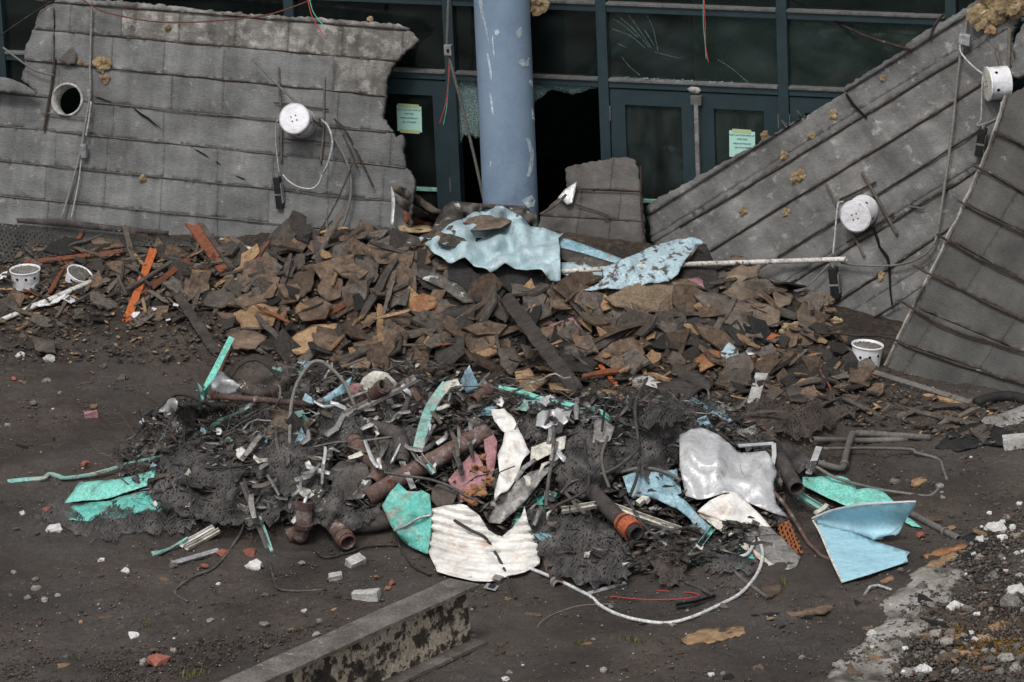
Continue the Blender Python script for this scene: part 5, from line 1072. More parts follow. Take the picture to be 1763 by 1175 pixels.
# buckets: cans standing upright in the rubble
def bucket(label, px, r, h, tilt=(0, 0), gravel=True):
    c = S(px[0], px[1], .04); A = np.array((tilt[0], tilt[1], 1.0)); A /= np.linalg.norm(A); c = c-A*.02
    e = empty('can_bucket', c); tag(e, label, 'bucket', 'white cans standing in the rubble')
    lathe('can_wall', c, A, [(r*.86, 0), (r*.863, h*.02), (r*.966, h*.90), (r*.97, h*.93), (r*1.03, h*.935), (r*1.03, h*.95), (r*1.03, h), (r*.96, h), (r*.93, h*.9)], 'white_can', 34, e, True, True)
    f = lathe('gravel_fill', c+A*(h*.88), A, [(r*.95, 0), (r*.5, .014), (.001, .018)], 'stone', 20, e, True)
    rn = random.Random(int(px[0])); ref = np.array((1., 0, 0)); s = np.cross(A, ref); s /= np.linalg.norm(s); u = np.cross(s, A); V = []; F = []
    for _ in range(170):
        a_ = rn.uniform(0, 6.28); rr = r*.92*math.sqrt(rn.random()); q = c+A*(h*.895+.014*(1-rr/r))+(s*math.cos(a_)+u*math.sin(a_))*rr; z = rn.uniform(.005, .012); b_ = len(V)
        for d in ((1, 0, 0), (-1, 0, 0), (0, 1, 0), (0, -1, 0), (0, 0, 1), (0, 0, -1)): V.append(q+np.array(d)*z*np.array((rn.uniform(.6, 1.3), rn.uniform(.6, 1.3), rn.uniform(.5, 1))))
        for t_ in ((0, 2, 4), (2, 1, 4), (1, 3, 4), (3, 0, 4), (2, 0, 5), (1, 2, 5), (3, 1, 5), (0, 3, 5)): F.append(tuple(b_+i for i in t_))
    gp = mk('gravel', V, F, 'stone', e); gp['kind'] = 'stuff'
    for a_ in (-2.1, -1.45, -.8):
        d = np.array((math.cos(a_), math.sin(a_), 0)); lathe('vent_hole', c+A*(h*.62)+d*(r*.93), d, [(.011, 0), (.011, .004)], 'hole_black', 10, e, False, False, True)
    return e, c, A
e, c, A = bucket('white perforated can filled with gravel beside the dark slab', (1490, 630), .118, .19, (.12, .0))
boxm('bracket', c+A*.06+np.array((.03, -.115, 0)), ((1, 0, 0), (0, 0, 1), (0, 1, 0)), (.05, .045, .02), 'galv', e, .003); boxm('slot', c+A*.075+np.array((-.02, -.112, 0)), ((1, 0, 0), (0, 0, 1), (0, 1, 0)), (.04, .012, .008), 'hole_black', e)
bucket('white perforated can filled with dirt beside the thin reddish slat', (45, 490), .120, .15, (0, -.05)); bucket('white can half buried behind the thin reddish slat', (132, 484), .105, .10, (.5, -.3))
# right foot of the slabs
o = sweep('steel_angle', pts3([(1493, 641, .06), (1580, 668, .06), (1672, 697, .06)]), boxp(.045, .05), 'pipe_grey'); H(o, 'grey steel edge bar under the foot of the dark slab', 'steel bar')
o = sheet('gutter_sheet', [(1682, 719, .05), (1721, 713, .1), (1763, 697, .14), (1800, 684, .16), (1800, 716, .08), (1763, 727, .06), (1729, 740, .03), (1698, 732, .02)], 'grey_sheet', .006, 7, .0, seed=101, disp=lambda x, y: .03*math.cos((y-715+.35*(x-1720))/10)); H(o, 'curved grey green metal gutter at the foot of the dark slab', 'gutter')
o = tube('charred_log', [(1682, 695, .08), (1712, 686, .1), (1742, 683, .1), (1775, 692, .08)], 9, 'charcoal', wob=.02, seg=10); H(o, 'charred black log above the metal gutter', 'log')
for k, (a, b, r, lb) in enumerate([((1296, 704), (1312, 650), 10, 'thick cut concrete block with white patch leaning on end'), ((1318, 700), (1342, 678), 10, 'short concrete block lying beside the leaning one')]):
    A_, B_ = S(a[0], a[1], .06), S(b[0], b[1], .12); T_ = B_-A_; H(boxm('concrete_block', (A_+B_)/2, (np.cross(T_, (0, 0, 1)), T_, np.cross(np.cross(T_, (0, 0, 1)), T_)), (r*2*PXM, np.linalg.norm(T_), r*1.6*PXM), 'wood_grey' if k else 'concrete_pale', None, 0, .012, k+3), lb, 'concrete block')
o = sheet('tar_sheet', [(1610, 770, .05), (1640, 740, .1), (1680, 728, .12), (1720, 735, .12), (1763, 752, .1), (1763, 768, .06), (1700, 764, .05), (1650, 776, .03)], 'charcoal', .012, 7, .03, 4, jag=2, seed=103); H(o, 'lumpy black tar sheet lying below the splintered planks', 'tar sheet')
# ------------------------------------------------------------------ the scrap metal heap in front
GS = 'bent sheets on the scrap heap'; GP = 'pipes in the scrap heap'; GB = 'bars and strips in the scrap heap'; GC = 'cables in the scrap heap'; GN = 'tangled wire netting in the scrap heap'
# what stands up from the crest of the heap is measured on a steep plane over the crest, not on the ground far behind it
_hp = Plane([(300, 700, -2.75), (1000, 700, -2.75), (650, 600, -2.55)]); SOLIDS.append((_hp, [(300, 705), (360, 560), (1000, 560), (1020, 705)])); _tc.clear()
# netting first: the dark mass the rest lies in
NET = [([(70, 888), (88, 862), (118, 850), (160, 855), (220, 862), (280, 870), (330, 880), (340, 905), (300, 918), (240, 920), (190, 930), (150, 928), (118, 912), (85, 900)], 'net_open', .06, .03, 'thin wire netting spread on the dirt over the teal sheet'),
       ([(195, 772), (225, 752), (270, 742), (330, 735), (400, 742), (440, 770), (430, 810), (380, 840), (300, 838), (240, 820), (200, 800)], 'net_dark', .20, .09, 'dark netting tangle beside the mint green post'),
       ([(250, 820), (330, 800), (420, 800), (500, 815), (520, 860), (470, 900), (400, 905), (320, 890), (262, 860)], 'net_dark', .18, .09, 'dark netting heap above the white slotted strip'),
       ([(420, 740), (480, 720), (540, 735), (580, 780), (570, 840), (510, 860), (450, 830), (415, 790)], 'net_dark', .22, .09, 'dark netting bundle under the conduit arch'),
       ([(280, 720), (320, 690), (370, 690), (420, 705), (440, 740), (380, 760), (300, 755)], 'net_open', .22, .06, 'loose netting at the upper end of the scrap heap'),
       ([(480, 850), (560, 830), (640, 850), (660, 890), (600, 910), (520, 900), (470, 885)], 'net_dark', .14, .07, 'dark netting under the big rusty pipe'),
       ([(400, 625), (440, 622), (500, 640), (505, 665), (470, 690), (420, 690), (392, 660)], 'net_brown', .14, .05, 'brown netting loop behind the conduit arch'),
       ([(640, 715), (700, 700), (740, 740), (735, 800), (690, 840), (640, 820), (620, 770)], 'net_dark', .2, .08, 'dark netting between the two rusty pipes'),
       ([(890, 690), (950, 690), (985, 720), (975, 760), (930, 770), (885, 745)], 'net_open', .2, .05, 'grey netting draped over the crumpled white sheet'),
       ([(1000, 760), (1020, 720), (1062, 690), (1110, 690), (1160, 682), (1215, 690), (1262, 712), (1280, 742), (1240, 748), (1190, 742), (1168, 760), (1160, 800), (1120, 826), (1080, 815), (1040, 830), (1010, 810)], 'net_dark', .30, .10, 'big dark netting drape behind the dirty white sheet'),
       ([(1050, 700), (1110, 676), (1180, 672), (1240, 700), (1180, 726), (1090, 740)], 'net_open', .36, .07, 'upper layer of netting above the big dark drape'),
       ([(950, 790), (985, 740), (1030, 740), (1060, 790), (1050, 850), (1000, 860), (960, 840)], 'net_dark', .28, .08, 'dark netting folds beside the leaning rods'),
       ([(905, 885), (935, 872), (975, 885), (1030, 890), (1080, 905), (1096, 940), (1085, 985), (1050, 1008), (1000, 1008), (955, 990), (920, 945)], 'net_dark', .22, .08, 'rolled dark netting bundle beside the white corrugated sheet'),
       ([(1000, 930), (1060, 915), (1092, 945), (1080, 1000), (1030, 1006), (995, 980)], 'net_dark', .26, .05, 'outer turn of the rolled netting bundle'),
       ([(1118, 938), (1140, 918), (1165, 930), (1180, 960), (1178, 1000), (1150, 1010), (1122, 985)], 'net_brown', .16, .06, 'crumpled brown netting bundle under the teal bracket'),
       ([(1280, 690), (1340, 672), (1400, 668), (1440, 690), (1480, 680), (1500, 700), (1440, 730), (1380, 752), (1320, 750), (1285, 725)], 'net_brown', .10, .05, 'brown netting lying on the rubble beyond the dirty white sheet'),
       ([(1230, 720), (1290, 730), (1345, 760), (1400, 790), (1420, 820), (1370, 810), (1300, 780), (1240, 750)], 'net_dark', .16, .07, 'dark netting behind the dirty white sheet edge'),
       ([(540, 700), (610, 700), (650, 735), (640, 770), (580, 770), (540, 740)], 'net_open', .24, .06, 'loose netting behind the grey channel'),
       ([(1190, 935), (1240, 920), (1290, 945), (1300, 985), (1240, 990), (1195, 975)], 'net_dark', .08, .05, 'dark netting under the curled white sheet')]
for k, (p, mt, lf, cr_, lb) in enumerate(NET):
    rn = random.Random(k)
    cx = sum(a for a, b in p)/len(p); cy = sum(b for a, b in p)/len(p)
    o = sheet('wire_netting', [(x, y, lf*rn.uniform(.25, .6)) for x, y in p], mt, .004, 6.5, cr_, 3.6, fine=.035, ff=11, jag=8, ctrl=[(cx, cy, lf*1.3), (cx-20, cy+8, lf*1.2), (cx+20, cy-6, lf*1.25)], seed=k); H(o, lb, 'netting', GN)

# bent sheets
DENTED = ('white_sheet', 'white_dirty', 'mint', 'teal_sheet', 'blue_worn', 'grey_sheet', 'cream_paint', 'tarp')
def sh(name, px, mt, label, crumple=.015, cf=3.5, cat='sheet metal', step=6.5, thick=.004, group=GS, seed=0, parent=None, **k):
    o = sheet(name, px, mt, thick, step, crumple*(1.7 if mt in DENTED else 1), cf, fine=.006 if mt in DENTED else 0, ff=16, heave=.6 if mt in DENTED and name != 'corrugated_sheet' else 0, off=.03 if parent is None and px[0][2] > .06 else 0, seed=seed, parent=parent, **k)
    if label: H(o, label, cat, group)
    return o
sh('sheet_metal', [(111, 867, .04), (135, 831, .14), (165, 828, .16), (199, 825, .17), (235, 818, .17), (267, 810, .18), (272, 818, .15), (250, 838, .12), (199, 853, .10), (170, 862, .08), (142, 862, .06)], 'mint', 'bright mint green sheet lying at the end of the heap', .012, seed=1, ctrl=[(180, 838, .17)])
sh('sheet_metal', [(109, 872, .02), (170, 866, .05), (250, 846, .08), (330, 820, .1), (350, 812, .1), (336, 845, .06), (290, 875, .03), (220, 888, .02), (150, 898, .02), (112, 895, .01)], 'teal_sheet', 'dark teal sheet under the thin netting', .018, seed=2)
sh('sheet_metal', [(657, 872, .14), (672, 850, .22), (686, 830, .28), (701, 844, .30), (726, 844, .28), (740, 855, .24), (743, 884, .18), (742, 924, .10), (736, 955, .05), (720, 948, .05), (700, 936, .06), (676, 912, .09)], 'teal_sheet', 'dented teal green sheet beside the white corrugated sheet', .025, 3, seed=3, ctrl=[(705, 880, .3), (690, 900, .2), (725, 900, .12)])
sh('corrugated_sheet', [(743, 876, .20), (770, 870, .24), (793, 868, .26), (804, 871, .26), (827, 890, .22), (841, 913, .16), (852, 920, .13), (864, 924, .12), (881, 910, .16), (898, 888, .24), (903, 872, .28), (908, 896, .24), (926, 939, .14), (931, 953, .11), (929, 973, .07), (905, 984, .05), (878, 992, .03), (844, 1001, .02), (816, 1000, .02), (776, 991, .03), (753, 984, .04), (744, 965, .06), (735, 947, .08), (742, 924, .12)],
   'white_sheet', 'white corrugated metal sheet with brown stains at the front of the heap', .010, 3, seed=4, step=4.5, disp=lambda x, y: .028*math.sin((y*1.0+.0016*(x-830)**2-.10*x)/2.35)+.02*noise.noise(Vector((x*.02, y*.02, 3))), ctrl=[(810, 930, .2), (860, 950, .12)])
sh('sheet_metal', [(845, 708, .30), (868, 705, .33), (885, 722, .32), (899, 753, .28), (913, 776, .24), (899, 798, .22), (887, 822, .20), (874, 844, .17), (851, 864, .14), (852, 835, .2), (860, 813, .24), (856, 781, .28), (865, 764, .31), (869, 747, .32), (851, 728, .31)], 'white_sheet', 'crumpled dirty white sheet standing in the middle of the heap', .03, 4, seed=5, ctrl=[(880, 770, .36), (870, 810, .28)])
sh('sheet_metal', [(828, 872, .10), (850, 858, .14), (871, 844, .17), (892, 826, .19), (913, 810, .2), (942, 804, .2), (958, 788, .22), (971, 768, .24), (962, 796, .2), (936, 824, .16), (908, 862, .12), (885, 884, .1), (862, 904, .07), (842, 901, .07)], 'grey_sheet', 'long curved grey sheet strip behind the white corrugated sheet', .010, 3, seed=6, disp=lambda x, y: .02*math.sin((x+y*1.2)/16.))
sh('pink_board', [(771, 827, .16), (794, 800, .22), (817, 776, .28), (825, 788, .27), (831, 799, .26), (842, 835, .2), (826, 840, .19), (808, 845, .16), (797, 860, .12), (788, 862, .12)], 'pink_board', 'dull pink board behind the white corrugated sheet', .008, seed=7, cat='board', thick=.01)
sh('pink_board', [(832, 745, .26), (846, 740, .28), (856, 760, .27), (854, 790, .24), (850, 812, .22), (842, 830, .2), (838, 800, .24), (834, 770, .26)], 'pink_board', 'upright dark pink board beside the crumpled white sheet', .01, seed=8, cat='board', thick=.01)
for k, (p, r) in enumerate([((830, 790), 9), ((818, 808), 8), ((822, 845), 13), ((842, 828), 9), ((806, 852), 9), ((812, 866), 7), ((836, 812), 8)]):
    H(tuft('fibre_clump', S(p[0], p[1], .26), r*PXM, 'kraft_orange', 50+k, (1, .6, .7), 3, .8), 'orange brown fibre clump spilling over the dull pink board', 'fibre clump', 'fibre clumps on the pink board')
sh('sheet_metal', [(1170, 747, .30), (1203, 739, .36), (1225, 746, .37), (1245, 754, .36), (1270, 770, .34), (1300, 772, .32), (1318, 778, .30), (1340, 812, .22), (1332, 830, .2), (1337, 870, .12), (1358, 893, .07), (1330, 888, .1), (1300, 872, .14), (1270, 852, .18), (1230, 852, .18), (1200, 857, .17), (1180, 847, .18), (1170, 800, .24)], 'white_dirty', 'big dirty white crumpled sheet lying on the end of the heap', .040, 2.2, seed=9, ctrl=[(1240, 800, .36), (1290, 820, .28), (1210, 780, .36)])
e = empty('curled_sheet', S(1290, 930, .05)); tag(e, 'white sheet curled over itself at the foot of the dirty white sheet', 'sheet metal', GS)
sh('top_face', [(1200, 882, .22), (1222, 862, .26), (1240, 854, .28), (1256, 847, .29), (1270, 848, .29), (1299, 876, .25), (1327, 908, .2), (1290, 905, .24), (1251, 901, .26), (1230, 890, .25)], 'white_sheet', None, .008, seed=10, parent=e, ctrl=[(1260, 875, .31)])
sh('side_face', [(1251, 902, .25), (1290, 906, .23), (1327, 909, .19), (1345, 925, .15), (1378, 960, .06), (1372, 976, .03), (1356, 982, .02), (1339, 976, .03), (1315, 958, .06), (1290, 940, .1), (1265, 918, .18)], 'grey_sheet', None, .008, seed=11, parent=e)
sh('rolled_lip', [(1203, 885, .23), (1222, 878, .25), (1248, 902, .25), (1290, 941, .12), (1341, 977, .04), (1326, 976, .04), (1270, 938, .12), (1214, 895, .21)], 'cream_paint', None, .004, seed=12, parent=e, step=6)
sh('wire_netting', [(1336, 899, .08), (1358, 893, .1), (1368, 915, .08), (1378, 938, .05), (1383, 952, .03), (1370, 952, .03), (1350, 935, .05), (1340, 915, .07)], 'net_rust', 'rusty orange netting scrap beside the curled white sheet', .02, 6, 'netting', 5, group=GN, seed=13)
sh('rust_plate', [(1284, 862, .15), (1310, 876, .13), (1340, 898, .09), (1358, 893, .09), (1350, 904, .07), (1328, 908, .1), (1300, 880, .14)], 'pipe_rust', 'dark rusty plate between the two white sheets', .006, seed=14)
sh('sheet_metal', [(1072, 822, .16), (1092, 816, .18), (1115, 811, .19), (1140, 812, .19), (1165, 811, .18), (1174, 848, .12), (1150, 856, .1), (1120, 856, .1), (1083, 856, .1)], 'blue_worn', 'blue sheet standing inside the heap behind the curved one', .015, seed=15)
sh('sheet_metal', [(1100, 852, .18), (1131, 846, .22), (1165, 851, .22), (1185, 868, .2), (1203, 888, .18), (1217, 902, .16), (1230, 911, .14), (1205, 921, .1), (1188, 895, .14), (1165, 876, .17), (1131, 858, .19)], 'blue_worn', 'curved blue grey sheet ending at the teal bracket', .012, seed=16)
sh('sheet_metal', [(1228, 933, .05), (1260, 940, .06), (1290, 950, .05), (1304, 967, .03), (1286, 976, .02), (1268, 981, .02), (1251, 961, .03)], 'teal_sheet', 'dark teal sheet under the curled white sheet', .012, seed=17)
sh('sheet_metal', [(1382, 822, .09), (1410, 818, .11), (1444, 819, .12), (1473, 833, .10), (1474, 843, .1), (1495, 842, .11), (1518, 845, .11), (1541, 867, .06), (1500, 870, .08), (1459, 873, .08), (1444, 866, .08), (1408, 846, .07), (1382, 837, .07)], 'mint', 'dented mint green sheet behind the pale blue folded panel', .014, seed=18)
e = empty('folded_panel', S(1460, 980, .02)); tag(e, 'pale blue metal panel folded along a crease on the dirt', 'metal panel', GS)
sh('upper_leaf', [(1398, 893, .36), (1433, 879, .64), (1484, 870, .90), (1530, 867, 1.0), (1577, 865, 1.06), (1573, 876, .88), (1555, 904, .44), (1530, 921, .22), (1504, 931, .08), (1462, 915, .16), (1405, 901, .22)], 'blue_panel', None, .004, 2, seed=19, parent=e, disp=lambda x, y: -.10*math.exp(-((y-897-.05*(x-1480))/14)**2))
sh('lower_leaf', [(1404, 900, .23), (1435, 908, .19), (1462, 915, .165), (1504, 931, .085), (1536, 941, .09), (1567, 951, .10), (1561, 958, .095), (1563, 967, .09), (1500, 988, .08), (1450, 1003, .07), (1430, 961, .13), (1412, 918, .2)], 'blue_panel', None, .003, 2, seed=20, parent=e)
sweep('hemmed_edge', catmull(pts3([(1398, 893, .365), (1433, 879, .645), (1484, 869, .915), (1530, 866, 1.015), (1577, 864, 1.075)]), 6), boxp(.014, .008), 'white_dirty', parent=e)
sweep('side_hem', catmull(pts3([(1400, 897, .25), (1412, 918, .21), (1430, 961, .14), (1450, 1003, .08)]), 5), boxp(.012, .008), 'cream_paint', parent=e)
sh('sheet_metal', [(1553, 896, .05), (1562, 890, .06), (1588, 908, .03), (1570, 906, .03)], 'mint', 'mint green corner tip sticking out beside the folded panel', .004, seed=21, step=5)
sh('sheet_metal', [(1505, 930, .03), (1530, 918, .06), (1554, 905, .08), (1548, 918, .05), (1530, 928, .03)], 'blue_panel', 'small blue flap under the folded panel', .003, seed=22, step=5)
sh('sheet_metal', [(520, 690, .22), (526, 676, .26), (545, 688, .27), (566, 680, .28), (590, 662, .3), (606, 650, .3), (600, 672, .28), (580, 686, .25), (550, 700, .22)], 'blue_worn', 'pale blue curved sheet under the conduit arch', .01, seed=23)
sh('sheet_metal', [(362, 660, .1), (372, 640, .14), (384, 638, .14), (400, 652, .12), (414, 664, .1), (408, 676, .08), (380, 678, .08), (366, 672, .08)], 'white_dirty', 'crumpled white metal scrap beside the mint green post', .02, 6, seed=24, step=5)
sh('sheet_metal', [(618, 662, .2), (625, 648, .24), (645, 638, .26), (668, 642, .25), (684, 658, .22), (680, 672, .2), (655, 668, .22), (630, 672, .2)], 'cream_paint', 'round cream metal lid on top of the heap', .006, seed=25, step=5, disp=lambda x, y: .05*math.exp(-((x-652)**2+(y-656)**2)/500.))
sh('sheet_metal', [(598, 664, .18), (618, 660, .2), (634, 664, .2), (636, 678, .18), (614, 682, .17), (600, 676, .17)], 'pink_board', 'pinkish striped cloth band beside the cream lid', .008, 6, 'cloth', seed=26, step=5)
sh('sheet_metal', [(793, 657, .2), (800, 642, .24), (808, 628, .28), (816, 648, .26), (826, 668, .22), (815, 674, .2), (803, 677, .19)], 'blue_worn', 'blue grey fin standing behind the mint white bar', .004, seed=27, step=5)
sh('sheet_metal', [(882, 686, .12), (930, 690, .13), (1000, 702, .11), (1012, 712, .09), (960, 714, .08), (900, 702, .09)], 'tarp', 'pale blue flat sheet under the mint green bar', .008, seed=28)
sh('sheet_metal', [(925, 712, .28), (950, 704, .3), (985, 706, .28), (978, 728, .25), (940, 740, .24), (922, 732, .25)], 'white_dirty', 'crinkled white foil sheet behind the leaning rods', .025, 7, seed=29, step=5)
sh('sheet_metal', [(915, 770, .26), (950, 756, .28), (975, 750, .28), (972, 772, .25), (940, 786, .22), (912, 800, .2)], 'cream_paint', 'dirty cream board beside the crumpled white sheet', .015, seed=30, step=6)
sh('sheet_metal', [(1024, 724, .26), (1040, 722, .28), (1058, 736, .27), (1050, 760, .24), (1020, 762, .24)], 'grey_sheet', 'grey plate behind the bent rods', .006, seed=31)
sh('sheet_metal', [(452, 716, .16), (470, 698, .2), (540, 706, .22), (556, 740, .18), (500, 770, .14), (462, 756, .14)], 'cloth_brown', 'dull brown plastic sheet under the conduit arch', .02, seed=32, cat='plastic sheet')
sh('sheet_metal', [(575, 806, .2), (600, 790, .24), (632, 800, .25), (640, 830, .22), (625, 858, .16), (590, 862, .14), (570, 846, .15)], 'membrane_dark', 'black ribbed plate with white droppings beside the pipe elbow', .006, seed=33, disp=lambda x, y: .004*math.sin((x+y*.3)*1.3))
sh('sheet_metal', [(510, 836, .16), (540, 846, .17), (575, 868, .15), (585, 880, .12), (550, 874, .12), (516, 852, .14)], 'cream_paint', 'cream torn board below the black ribbed plate', .012, seed=34)
sh('sheet_metal', [(744, 842, .2), (760, 832, .24), (788, 850, .2), (780, 868, .16), (752, 872, .16), (742, 860, .18)], 'wood_grey', 'grey weathered wood grain piece above the corrugated sheet', .006, seed=35, cat='board')
sh('sheet_metal', [(890, 868, .06), (940, 845, .1), (960, 850, .1), (945, 880, .06), (905, 905, .04), (880, 905, .04)], 'teal_sheet', 'dark teal sheet in the gap behind the corrugated sheet', .01, seed=36)
sh('sheet_metal', [(268, 705, .08), (285, 692, .12), (300, 684, .13), (306, 694, .12), (300, 715, .1), (290, 728, .08), (276, 722, .08)], 'white_dirty', 'torn white foil at the edge of the heap beside the dirt', .03, 8, seed=37, step=4.5)
sh('sheet_metal', [(262, 720, .06), (280, 706, .08), (284, 720, .08), (272, 738, .05)], 'cream_paint', 'flat cream piece under the torn white foil', .004, seed=38, step=6)
for k, (x, y, s_, lb) in enumerate([(415, 780, 16, 'white torn paper piece on the dark netting'), (266, 868, 7, 'white lump on the thin netting'), (376, 742, 9, 'small white torn scrap on the netting beside the post'), (530, 800, 9, 'small white scrap beside the grey conduit'), (860, 690, 12, 'small cream plastic box on the heap top'), (745, 800, 10, 'small cream clip at the end of the mint white bar')]):
    sh('white_scrap', [(x-s_*.6, y-s_*.4, .24), (x+s_*.2, y-s_*.8, .25), (x+s_*.7, y+s_*.1, .24), (x+s_*.3, y+s_*.9, .22), (x-s_*.4, y+s_*.5, .22)], 'white_sheet', lb, .015, 9, 'scrap', 4, group='white scraps on the heap', seed=60+k, jag=1.5)
for k in range(84):           # thin torn tin curls packed between the bigger sheets
    rn = random.Random(200+k); x = rn.uniform(540, 830) if k < 50 else rn.uniform(900, 1020) if k < 64 else rn.uniform(430, 560); y = rn.uniform(670, 800) if k < 50 else rn.uniform(700, 900) if k < 64 else rn.uniform(730, 890); a = rn.uniform(-.4, 2.4); L = rn.uniform(18, 55); wd = rn.uniform(3, 8)
    dx, dy = math.cos(a)*L/2, -math.sin(a)*L/2; nx, ny = math.sin(a)*wd/2, math.cos(a)*wd/2; bx, by = rn.uniform(-6, 6), rn.uniform(-6, 6)
    l0, l1 = rn.uniform(.24, .36), rn.uniform(.24, .38)
    sh('tin_curl', [(x-dx-nx, y-dy-ny, l0), (x+bx-nx, y+by-ny, (l0+l1)/2+.04), (x+dx-nx, y+dy-ny, l1), (x+dx+nx, y+dy+ny, l1), (x+bx+nx*1.5, y+by+ny*1.5, (l0+l1)/2+.03), (x-dx+nx, y-dy+ny, l0)], mt_ := rn.choice(['strip_metal', 'strip_metal', 'grey_sheet', 'dark_metal', 'dark_metal', 'white_dirty', 'cream_paint', 'wood_grey']),
       phrase(MATS[mt_], L, 18, 55, 'torn tin curl', x, y), .012, 5, 'metal strip', 5, group='tin curls in the heap', seed=300+k)

# pipes
def PP(px, r, mt, lb, rings=(), open_=True, n=4, cat='pipe'):
    Q = pts3(px); o = pipe('pipe', None, r, mt, P=Q, n=n); H(o, lb, cat, GP)
    C = catmull(Q, n)
    for (f, rr, ln, rm) in rings:
        i = min(len(C)-2, int(f*(len(C)-1))); T_ = C[i+1]-C[i]; T_ /= np.linalg.norm(T_); p = C[i] if f < .99 else C[-1]-T_*ln*.6
        R2 = rr*PXM; lathe('pipe_collar', p, T_, [(R2*.82, -ln/2), (R2, -ln/2), (R2, ln/2), (R2*.82, ln/2)], rm, 16, o, False)
    return o
PP([(632, 858, .16), (700, 818, .24), (770, 780, .28), (838, 744, .30)], 14, 'pipe_rust', 'big rusty pipe running up through the middle of the heap', [(.86, 15.5, .05, 'pipe_rust')])
PP([(606, 758, .28), (628, 784, .28), (650, 802, .27), (652, 815, .25), (640, 832, .22)], 12, 'pipe_rust', 'rusty pipe elbow with a side hole', [(.08, 13.5, .05, 'pipe_rust'), (.2, 13, .012, 'pipe_rust'), (.7, 13.5, .05, 'pipe_grey')])
PP([(620, 700, .2), (640, 682, .32), (662, 664, .46)], 11, 'pipe_rust', 'rusty pipe stub pointing up beside the cream lid', [(.95, 12.5, .05, 'pipe_rust')])
PP([(370, 682, .2), (440, 688, .24), (545, 697, .24)], 5, 'pipe_rust', 'long thin rusty pipe lying behind the conduit arch', [(.0, 7, .05, 'pipe_rust'), (.5, 6.2, .03, 'pipe_rust')])
PP([(1007, 834, .18), (1050, 878, .30), (1096, 920, .42)], 12.5, 'pipe_dark', 'thick dark pipe ending in an orange collar', [(.97, 16.5, .09, 'collar_orange'), (.86, 15, .02, 'collar_orange')])
PP([(1330, 770, .12), (1350, 805, .22), (1372, 842, .34)], 12, 'pipe_dark', 'dark open ended pipe beside the dirty white sheet')
PP([(525, 868, .40), (522, 900, .22), (516, 926, .06)], 13, 'pipe_rust', 'upright rusty pipe stub at the foot of the heap', [(.05, 15, .05, 'pipe_rust'), (.5, 16, .03, 'pipe_rust')])
PP([(520, 915, .05), (495, 925, .04)], 12, 'pipe_rust', 'short rusty side branch below the pipe stub')
PP([(556, 884, .06), (578, 908, .12), (599, 935, .18)], 13, 'pipe_rust', 'rusty pipe stub pointing out at the foot of the heap', [(.95, 15, .05, 'pipe_rust'), (.75, 14.5, .02, 'pipe_rust')])
PP([(585, 903, .06), (630, 903, .06), (690, 892, .07)], 14, 'pipe_dark', 'thick dark pipe lying behind the teal sheet foot')
PP([(935, 950, .05), (950, 985, .03), (962, 1010, .03)], 8, 'pipe_rust', 'brown pipe under the rolled netting bundle', [(.97, 10, .04, 'pipe_rust'), (.1, 9.5, .03, 'pipe_rust')])
PP([(1160, 985, .03), (1162, 1012, .03)], 6.5, 'pipe_dark', 'small dark pipe end under the crumpled brown netting')
PP([(1285, 728, .1), (1308, 742, .12), (1332, 760, .12)], 10, 'pipe_rust', 'ribbed rusty hose stub beyond the dirty white sheet', [(f, 11.5, .02, 'pipe_rust') for f in (.1, .3, .5, .7, .9)])
PP([(815, 690, .3), (845, 668, .33)], 9, 'pipe_rust', 'rusty pipe fitting poking out beside the blue fin', [(.95, 10.5, .05, 'pipe_rust')])
PP([(640, 735, .28), (688, 752, .3), (690, 800, .26)], 12, 'pipe_dark', 'dark furry pipe bend among the netting', [(.9, 13.5, .04, 'pipe_dark')])
PP([(1398, 757, .06), (1480, 759, .06), (1563, 757, .06)], 4.6, 'pipe_grey', 'straight grey pipe lying behind the elbowed pipe')
PP([(1408, 797, .05), (1440, 806, .06), (1452, 804, .07), (1456, 785, .10), (1464, 757, .14), (1470, 748, .15), (1490, 747, .14), (1540, 750, .1), (1602, 754, .05)], 5.4, 'pipe_grey', 'elbowed grey pipe standing on the dirt beyond the heap', [(.30, 7, .03, 'pipe_grey'), (.62, 6.6, .03, 'pipe_grey'), (.8, 6.4, .02, 'pipe_grey')], n=7)
PP([(1564, 882, .05), (1605, 904, .04), (1651, 928, .03)], 5.4, 'pipe_grey', 'grey pipe with a ring sticking out beyond the folded panel', [(.78, 7.4, .018, 'galv')])
PP([(1350, 880, .12), (1348, 850, .14), (1330, 870, .12)], 3.4, 'pipe_dark', 'short dark bent pipe beside the open pipe')

# bars, strips, channels
def BB(px, prof, mt, lb, n=4, smooth_=True, name='metal_bar', roll=0.0, twist=0.0, cat='metal bar'):
    Q = pts3([(x[0], x[1], (x[2] if len(x) > 2 else .03)+(.05 if (x[2] if len(x) > 2 else 0) > .06 else 0)) for x in px]); C = catmull(Q, n) if smooth_ else Q
    o = sweep(name, C, prof, mt, roll=roll, twist=twist); H(o, lb, cat, GB); return o
q = PXM
o = BB([(403, 583, .22), (378, 632, .20), (352, 682, .17), (336, 720, .14), (322, 748, .1)], angle(9*q, 9*q, .006), 'mint', 'mint green metal post standing up at the end of the heap', roll=.5)
sheet('loose_flap', [(318, 742, .14), (330, 715, .17), (346, 690, .2), (340, 660, .22), (347, 668, .22), (352, 690, .2), (336, 722, .16), (326, 745, .12)], 'mint_worn', .004, 5, .004, parent=o)
BB([(770, 662, .34), (755, 682, .34), (741, 704, .34), (732, 728, .32), (724, 758, .3), (720, 776, .28)], boxp(17*q, 6*q), 'mint_worn', 'bent mint white bar curving down the heap middle')
